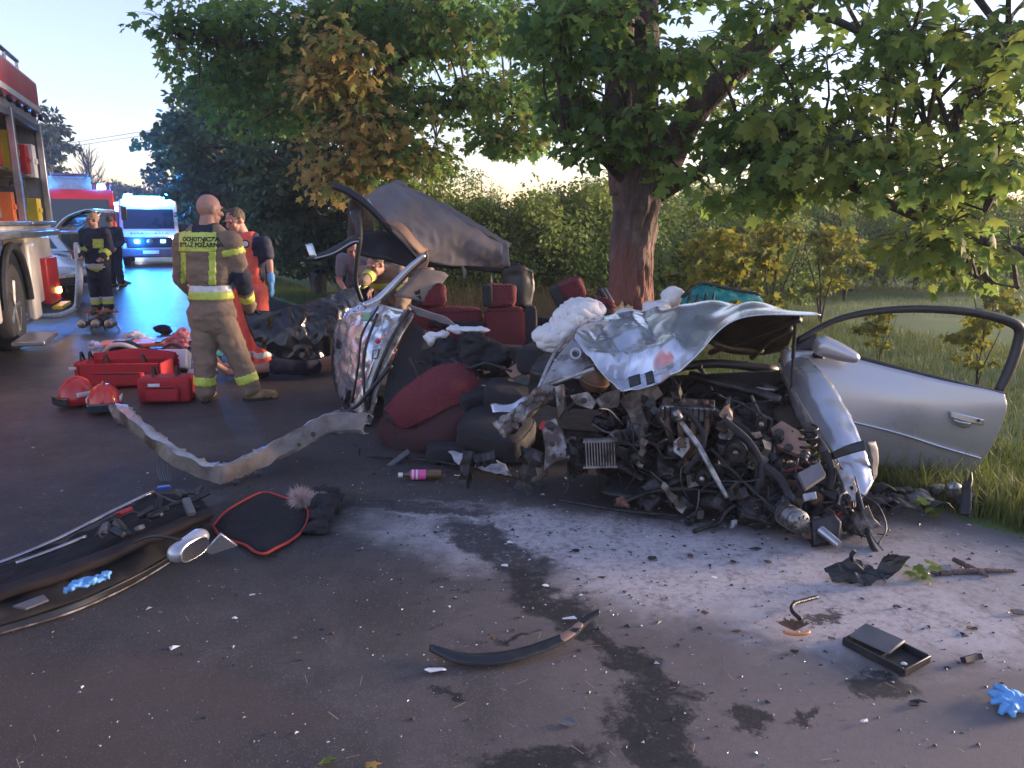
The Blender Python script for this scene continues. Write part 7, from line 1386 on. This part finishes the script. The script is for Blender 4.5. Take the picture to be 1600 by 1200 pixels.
# clothing inside the cabin
jk = MB(); [jk.ell(P(x, y, Y), r) for x, y, Y, r in ((700, 548, 5.85, (.13, .12, .12)), (745, 545, 5.75, (.15, .13, .15)), (775, 560, 5.7, (.12, .12, .13)), (720, 580, 5.7, (.18, .15, .10)), (690, 575, 5.8, (.1, .1, .12)))]; thing_mesh('jacket', remesh(jk, .012, 2, .04, 9), M_jack, 'heap of dark jackets on the rear seat of the wreck', 'jacket')
jw = MB(); [jw.ell(P(x, y, Y), r) for x, y, Y, r in ((685, 523, 5.85, (.10, .06, .03)), (715, 515, 5.8, (.09, .06, .03)), (745, 516, 5.78, (.12, .06, .022)), (672, 530, 5.85, (.05, .05, .05)))]; thing_mesh('white_shirt', remesh(jw, .009, 2, .02, 14), M_whitecl, 'white shirt collar poking out of the jacket heap', 'shirt')
# long black trim strip in front
ts = empty('trim_strip', (G(800, 1015).x, G(800, 1015).y, 0), 'long curved black trim strip with a scraped pink brown section', 'trim'); tp_ = [(672, 1018, .012), (720, 1034, .012), (780, 1035, .012), (840, 1020, .02), (890, 998, .04), (915, 975, .07), (936, 962, .09)]
up_ = cr([tuple(G(x, y, z)) for x, y, z in tp_], 50); wd = np.interp(np.linspace(0, 1, 50), [0, .1, .4, .8, 1], [.012, .035, .042, .03, .010])
g = [[V(p)+V((0, w_, .012)), V(p)+V((0, w_*.3, .022)), V(p)+V((0, -w_*.6, .010))] for p, w_ in zip(up_, wd)]
MB().patch(g[::3]+[g[-1]], 50, 8, .002, 20).build('strip', M_black, ts, smooth='full', solid=.006); MB().patch(g[30:42:3], 14, 6, .004, 30).build('scraped_section', M_tanpl, ts, smooth='full', solid=.012, soff=0); MB().tube([p[2] for p in g], .005, 6).build('rubber_lip', M_rubber, ts, smooth='full')
# white shards
random.seed(21)
def shard(x, y, w, mat, lab, cat='shard', grp=None, z=.006, th=.004, k=5):
    c = G(x, y); a0 = random.uniform(0, 6); k = random.choice((4, 5, 6)); st_ = random.uniform(.35, .9); aa_ = [a0+2*math.pi*(i+random.uniform(-.3, .3))/k for i in range(k)]; pts = [c+V((w*random.uniform(.5, 1.15)*math.cos(aa_[i]), w*st_*random.uniform(.5, 1.1)*math.sin(aa_[i]), z+random.uniform(0, .35*w))) for i in range(k)]
    return ontop(MB().slab(pts, th), 'plastic_shard', mat, lab, cat, grp, smooth=False)
shard(682, 1051, .045, M_whitecl, 'white plastic shard next to the thin end of the trim strip'); shard(889, 970, .04, M_whitecl, 'white plastic shard beside the raised end of the trim strip'); shard(853, 918, .02, M_whitecl, 'small white chip on the dark spill'); shard(790, 886, .022, M_whitecl, 'thin white splinter on the upper dark spill'); shard(797, 850, .02, M_whitecl, 'white splinter where powder meets the spill'); shard(888, 1132, .03, M_grey, 'grey plastic chip in front of the trim strip')
for x, y, w in ((395, 932, .02), (367, 968, .012), (440, 780, .012), (714, 745, .03), (640, 760, .03), (520, 795, .02), (575, 905, .012), (960, 862, .02), (985, 865, .015), (1115, 905, .02), (1350, 1130, .02), (700, 905, .02), (460, 1000, .015), (250, 960, .015), (560, 860, .018), (1200, 880, .02)): shard(x, y, w, random.choice([M_whitecl, M_grey, M_grey, M_dirty]), 'small pale chip of broken plastic on the road', 'shard', 'broken plastic chips')
for x, y, w in ((850, 1010, .04), (1150, 990, .02), (1100, 960, .02), (1300, 1000, .02), (1435, 1100, .03), (1428, 1105, .02), (1240, 1020, .02), (1145, 880, .025), (1020, 875, .03), (1080, 870, .03), (900, 862, .03), (940, 905, .02), (1180, 860, .03), (1520, 985, .025), (1400, 950, .02), (770, 1000, .02), (1590, 960, .04), (1460, 900, .03)): shard(x, y, w, random.choice([M_black, M_black, M_rust]), 'small dark chip of broken plastic on the road', 'shard', 'dark broken chips')
# black bumper fragment
bf = empty('bumper_fragment', (G(1350, 895).x, G(1350, 895).y, 0), 'jagged black bumper fragment lying on the powder', 'bumper'); L3 = lambda x, y, z: G(x, y, z)
MB().patch([[L3(1288, 895, .02), L3(1300, 908, .01)], [L3(1330, 878, .06), L3(1345, 912, .015)], [L3(1372, 890, .05), L3(1385, 908, .02)]], 10, 7, .03, 18, 1, 0, .03, 30).build('plate', M_black, bf, smooth=False, solid=.006)
MB().patch([[L3(1366, 900, .03), L3(1385, 908, .02)], [L3(1378, 876, .10), L3(1402, 892, .06)], [L3(1388, 862, .16), L3(1420, 868, .13)]], 9, 7, .02, 16, 3, 0, .01, 30).build('upright_piece', M_black, bf, smooth=False, solid=.008); MB().tube([L3(1334, 880, .06), L3(1330, 868, .11), L3(1336, 860, .14)], .010, 6, 8).build('clip', M_black, bf)
# twigs, brush, tray, clip, glove
for pts, lab in (([(1468, 896, .01), (1520, 892, .015), (1588, 892, .01)], 'straight brown stick lying on the pale road'), ([(1490, 874, .02), (1515, 886, .02), (1545, 900, .01)], 'dark bent stick crossing the straight one')):
    ontop(MB().tube([G(*p) for p in pts], [.012, .014, .008], 7, 16), 'stick', M_bark, lab, 'stick', smooth='full')
br_ = empty('lamp_pipe', (G(1245, 980).x, G(1245, 980).y, 0), 'bent dark pipe ending in a brown fan with an amber rim', 'pipe'); MB().tube([G(1277, 933, .03), G(1258, 938, .04), G(1240, 944, .05), G(1238, 955, .05), G(1252, 968, .03)], .009, 8, 24).build('pipe', M_eng, br_, smooth='full')
c = G(1242, 985, .02); fn = MB()
for k in range(46):
    a = R(15+150*k/45); rr = random.uniform(.05, .075); d = V((math.cos(a), math.sin(a)*.8, .35)); fn.tube([c, c+d*rr], [.003, .0015], 4)
tag(fn.build('bristles', M_rust, br_), kind='stuff'); MB().tube([c+V((.05*math.cos(a), -.015+.02*math.sin(a), .004)) for a in np.linspace(math.pi, 2*math.pi, 9)], .007, 6, 18).build('amber_rim', mk('amber_plastic', (.55, .20, .07), .35), br_, smooth='full')
tr2 = empty('storage_tray', (G(1385, 1035).x, G(1385, 1035).y, 0), 'black plastic tray with a grey pad lying on the road', 'tray'); A, B, C_, D = G(1318, 1008, .0), G(1352, 990, .0), G(1450, 1038, .0), G(1418, 1060, .0); ux = (C_-B); uy = (B-A); lx, ly = ux.length, uy.length; ux.normalize(); uy.normalize(); ro = Matrix((ux, V((-ux.y, ux.x, 0)), V((0, 0, 1)))).transposed(); cm = (A+B+C_+D)/4
bx_ = MB(); h = .03; ly = .17
bx_.box(cm+V((0, 0, .008)), (lx, ly, .008), ro); [bx_.box(cm+ro @ V((s*(lx/2-.004), 0, h/2+.005)), (.008, ly, h), ro) for s in (-1, 1)]; [bx_.box(cm+ro @ V((0, s*(ly/2-.004), h/2+.006)), (lx-.018, .008, h), ro) for s in (-1, 1)]; bx_.box(cm+ro @ V((.02, 0, h/2)), (.006, ly-.018, h*.9), ro); bx_.build('tray', M_black, tr2, bev=.005)
MB().box(cm+ro @ V((-.045, .012, h+.012)), (.16, .12, .012), ro @ RZ(R(4), R(6))).build('pad', M_grey, tr2, bev=.006); MB().ell(cm+ro @ V((.09, -.03, .02)), (.012, .01, .006)).build('white_dab', M_whitecl, tr2)
c = G(1517, 1030, .012); ontop(MB().prism([(-.04, -.012), (.03, -.012), (.038, -.018), (.042, -.018), (.042, .018), (.038, .018), (.03, .010), (-.04, .012)], .022, Matrix.Translation(c+V((0, 0, .004))) @ Matrix.Rotation(R(20), 4, 'Z') @ Matrix.Rotation(R(60), 4, 'X')), 'plastic_clip', M_black, 'black plastic clip beside the storage tray', 'clip', smooth=False, bev=.003, fixn=True)
gv = MB(); c = G(1588, 1100, .016); gv.ell(c, (.045, .040, .016)); gv.ell(c+V((.045, -.01, .006)), (.045, .036, .018)); gv.ell(c+V((.01, .035, .010)), (.035, .03, .016))
for a_, ln_, z_ in ((105, .050, .012), (140, .046, .006), (168, .040, .002), (205, .048, -.002), (228, .044, .004)):
    d_ = V((math.cos(R(a_)), math.sin(R(a_)), 0)); limb(gv, [c+d_*.025+V((0, 0, z_)), c+d_*(.03+ln_*.5)+V((0, 0, z_+.008)), c+d_*(.03+ln_)+V((0, 0, z_-.002))], [.016, .0145, .0125], 10)
thing_mesh('nitrile_glove', remesh(gv, .004, 1, .006, 38), M_nitrile, 'pair of light blue nitrile gloves dropped on the bare road', 'gloves')
# torn parts under the door
random.seed(31)
db = empty('lamp_debris', (G(1440, 790).x, G(1440, 790).y, 0), 'heap of black lamp and arch liner debris under the open door', 'debris')
for k in range(22):
    x = random.uniform(1368, 1520); y = random.uniform(762, 806); c = G(x, y, .02); s = random.uniform(.03, .09); MB().patch([[c+V((-s, -s*.4, 0)), c+V((-s, s*.5, .03))], [c+V((0, -s*.5, s*random.uniform(.2, .9))), c+V((0, s*.5, s*.6))], [c+V((s, -s*.4, .005)), c+V((s*.9, s*.5, .02))]], 7, 6, .012, 22, k).build('broken_piece', random.choice([M_black, M_black, M_grey, M_dirty]), db, smooth='full', solid=.005)
MB().patch([[G(1500, 800, .02), P(1505, 748, 4.25)], [G(1518, 802, .02), P(1518, 738, 4.25)]], 6, 10, .02, 12).build('liner_flap', M_black, db, smooth='full', solid=.01); MB().ell(P(1490, 762, 4.3), (.05, .04, .035)).build('reflector', M_alu, db, smooth='full')
for k, (x, y, lab) in enumerate(((1445, 800, 'fresh maple sprig under the open door'), (1437, 895, 'fresh maple sprig beside the bumper fragment'), (505, 1192, 'maple leaf on the road at the foot of the dark spill'), (572, 1194, 'reddish maple leaf lying alone on the road'), (196, 443, 'green sprig lying on the wet road'))):
    c = G(x, y, .015); n_ = 6 if k in (0, 1, 4) else 1; s_ = .075 if k < 2 else (.05 if k < 4 else .16); pos = np.array([tuple(c+V((random.gauss(0, .03), random.gauss(0, .03), .012*i))) for i in range(n_)]) if n_ > 1 else np.array([tuple(c)])
    o = link('leaf_sprig', leaf_mesh('leaf_sprig', pos, rng.normal(size=(n_, 3))*np.array([1, 1, .2]), rng.normal(size=(n_, 3))*.3+np.array([0, 0, 1]), np.full(n_, s_), np.full(n_, .85 if k != 3 else 1.0), MAPLE, M_leaf2 if k == 3 else M_leaf1)); tag(o, lab, 'leaves')
# crumbs, grit and straw on the asphalt
def crumbs(name, n, size, mat, lab, fn):
    v, f = [], []; T = np.array([(1, 0, -.2), (-.6, .8, -.2), (-.5, -.8, -.2), (0, 0, .7)]); F = [(0, 1, 3), (1, 2, 3), (2, 0, 3), (0, 2, 1)]
    for k in range(n):
        x, y = fn(); a = rng.uniform(0, 6.28); s = size*rng.lognormal(0, .5); c, s_ = math.cos(a), math.sin(a); q = T*np.array([s*rng.uniform(.5, 1.5), s*rng.uniform(.5, 1.2), s*.6]); q = np.stack([q[:, 0]*c-q[:, 1]*s_, q[:, 0]*s_+q[:, 1]*c, q[:, 2]+s*.14], 1); f += [tuple(np.array(t)+len(v)) for t in F]; v += [tuple(p) for p in q+np.array([x, y, .001])]
    mb = MB(); mb.add(v, f); tag(mb.build(name, mat, None, smooth=False), lab, 'debris', None, 'stuff')
def nearw():
    while True:
        x, y = rng.uniform(-2.8, 3.0), rng.uniform(1.8, 6.5)
        if x < road_edge(y)-.05 and rng.random() < math.exp(-((x-.9)**2/3.2+(y-4.0)**2/2.4)): return x, y
def anyw():
    while True:
        x, y = rng.uniform(-4, 3.2), 1.8+8*rng.random()**1.8
        if x < road_edge(y)-.05: return x, y
crumbs('glass_crumbs', 900, .0042, mk('glass_crumb', (.50, .52, .55), .2), 'scattered crumbs of broken glass around the wreck', nearw); crumbs('dark_crumbs', 1500, .0055, M_black, 'scattered dark crumbs of broken plastic around the wreck', nearw); crumbs('grit', 2600, .003, mk('pale_grit', (.26, .24, .24), .8), 'pale grit strewn over the asphalt', anyw); crumbs('soil_crumbs', 500, .006, mk('dark_soil', (.05, .038, .032), .95), 'crumbs of brown soil dropped around the engine', nearw)
sw = MB()
for k in range(260):
    x, y = anyw(); a = random.uniform(0, 6.28); ln = random.uniform(.015, .06); d = V((math.cos(a), math.sin(a), 0)); n_ = V((-d.y, d.x, 0))*.0012; p0 = V((x, y, .004)); sw.add([p0-n_, p0+n_, p0+d*ln+n_+V((0, 0, .004)), p0+d*ln-n_+V((0, 0, .004))], [(0, 1, 2, 3)])
tag(sw.build('straw', mk('straw', (.30, .22, .14), .8), None, smooth=False), 'bits of straw and bark scattered on the asphalt', 'litter', None, 'stuff')
# ------------------------------------------------------------------ thin smoke and evening haze hanging over the road
hz = MB().box((-15, 42, 6.2), (190, 116, 15.0)).build('haze', mk('dummy_haze', (1, 1, 1)), None, smooth=False); tag(hz, 'thin evening haze and smoke over the road', 'haze', None, 'stuff')
hm = bpy.data.materials.new('haze'); hm.use_nodes = True; hm.node_tree.nodes.clear(); ho = hm.node_tree.nodes.new('ShaderNodeOutputMaterial'); hv = hm.node_tree.nodes.new('ShaderNodeVolumePrincipled')
hv.inputs['Color'].default_value = (.74, .82, 1.0, 1); hv.inputs['Density'].default_value = .0014; hv.inputs['Anisotropy'].default_value = .2; hm.node_tree.links.new(hv.outputs[0], ho.inputs['Volume']); hz.data.materials[0] = hm
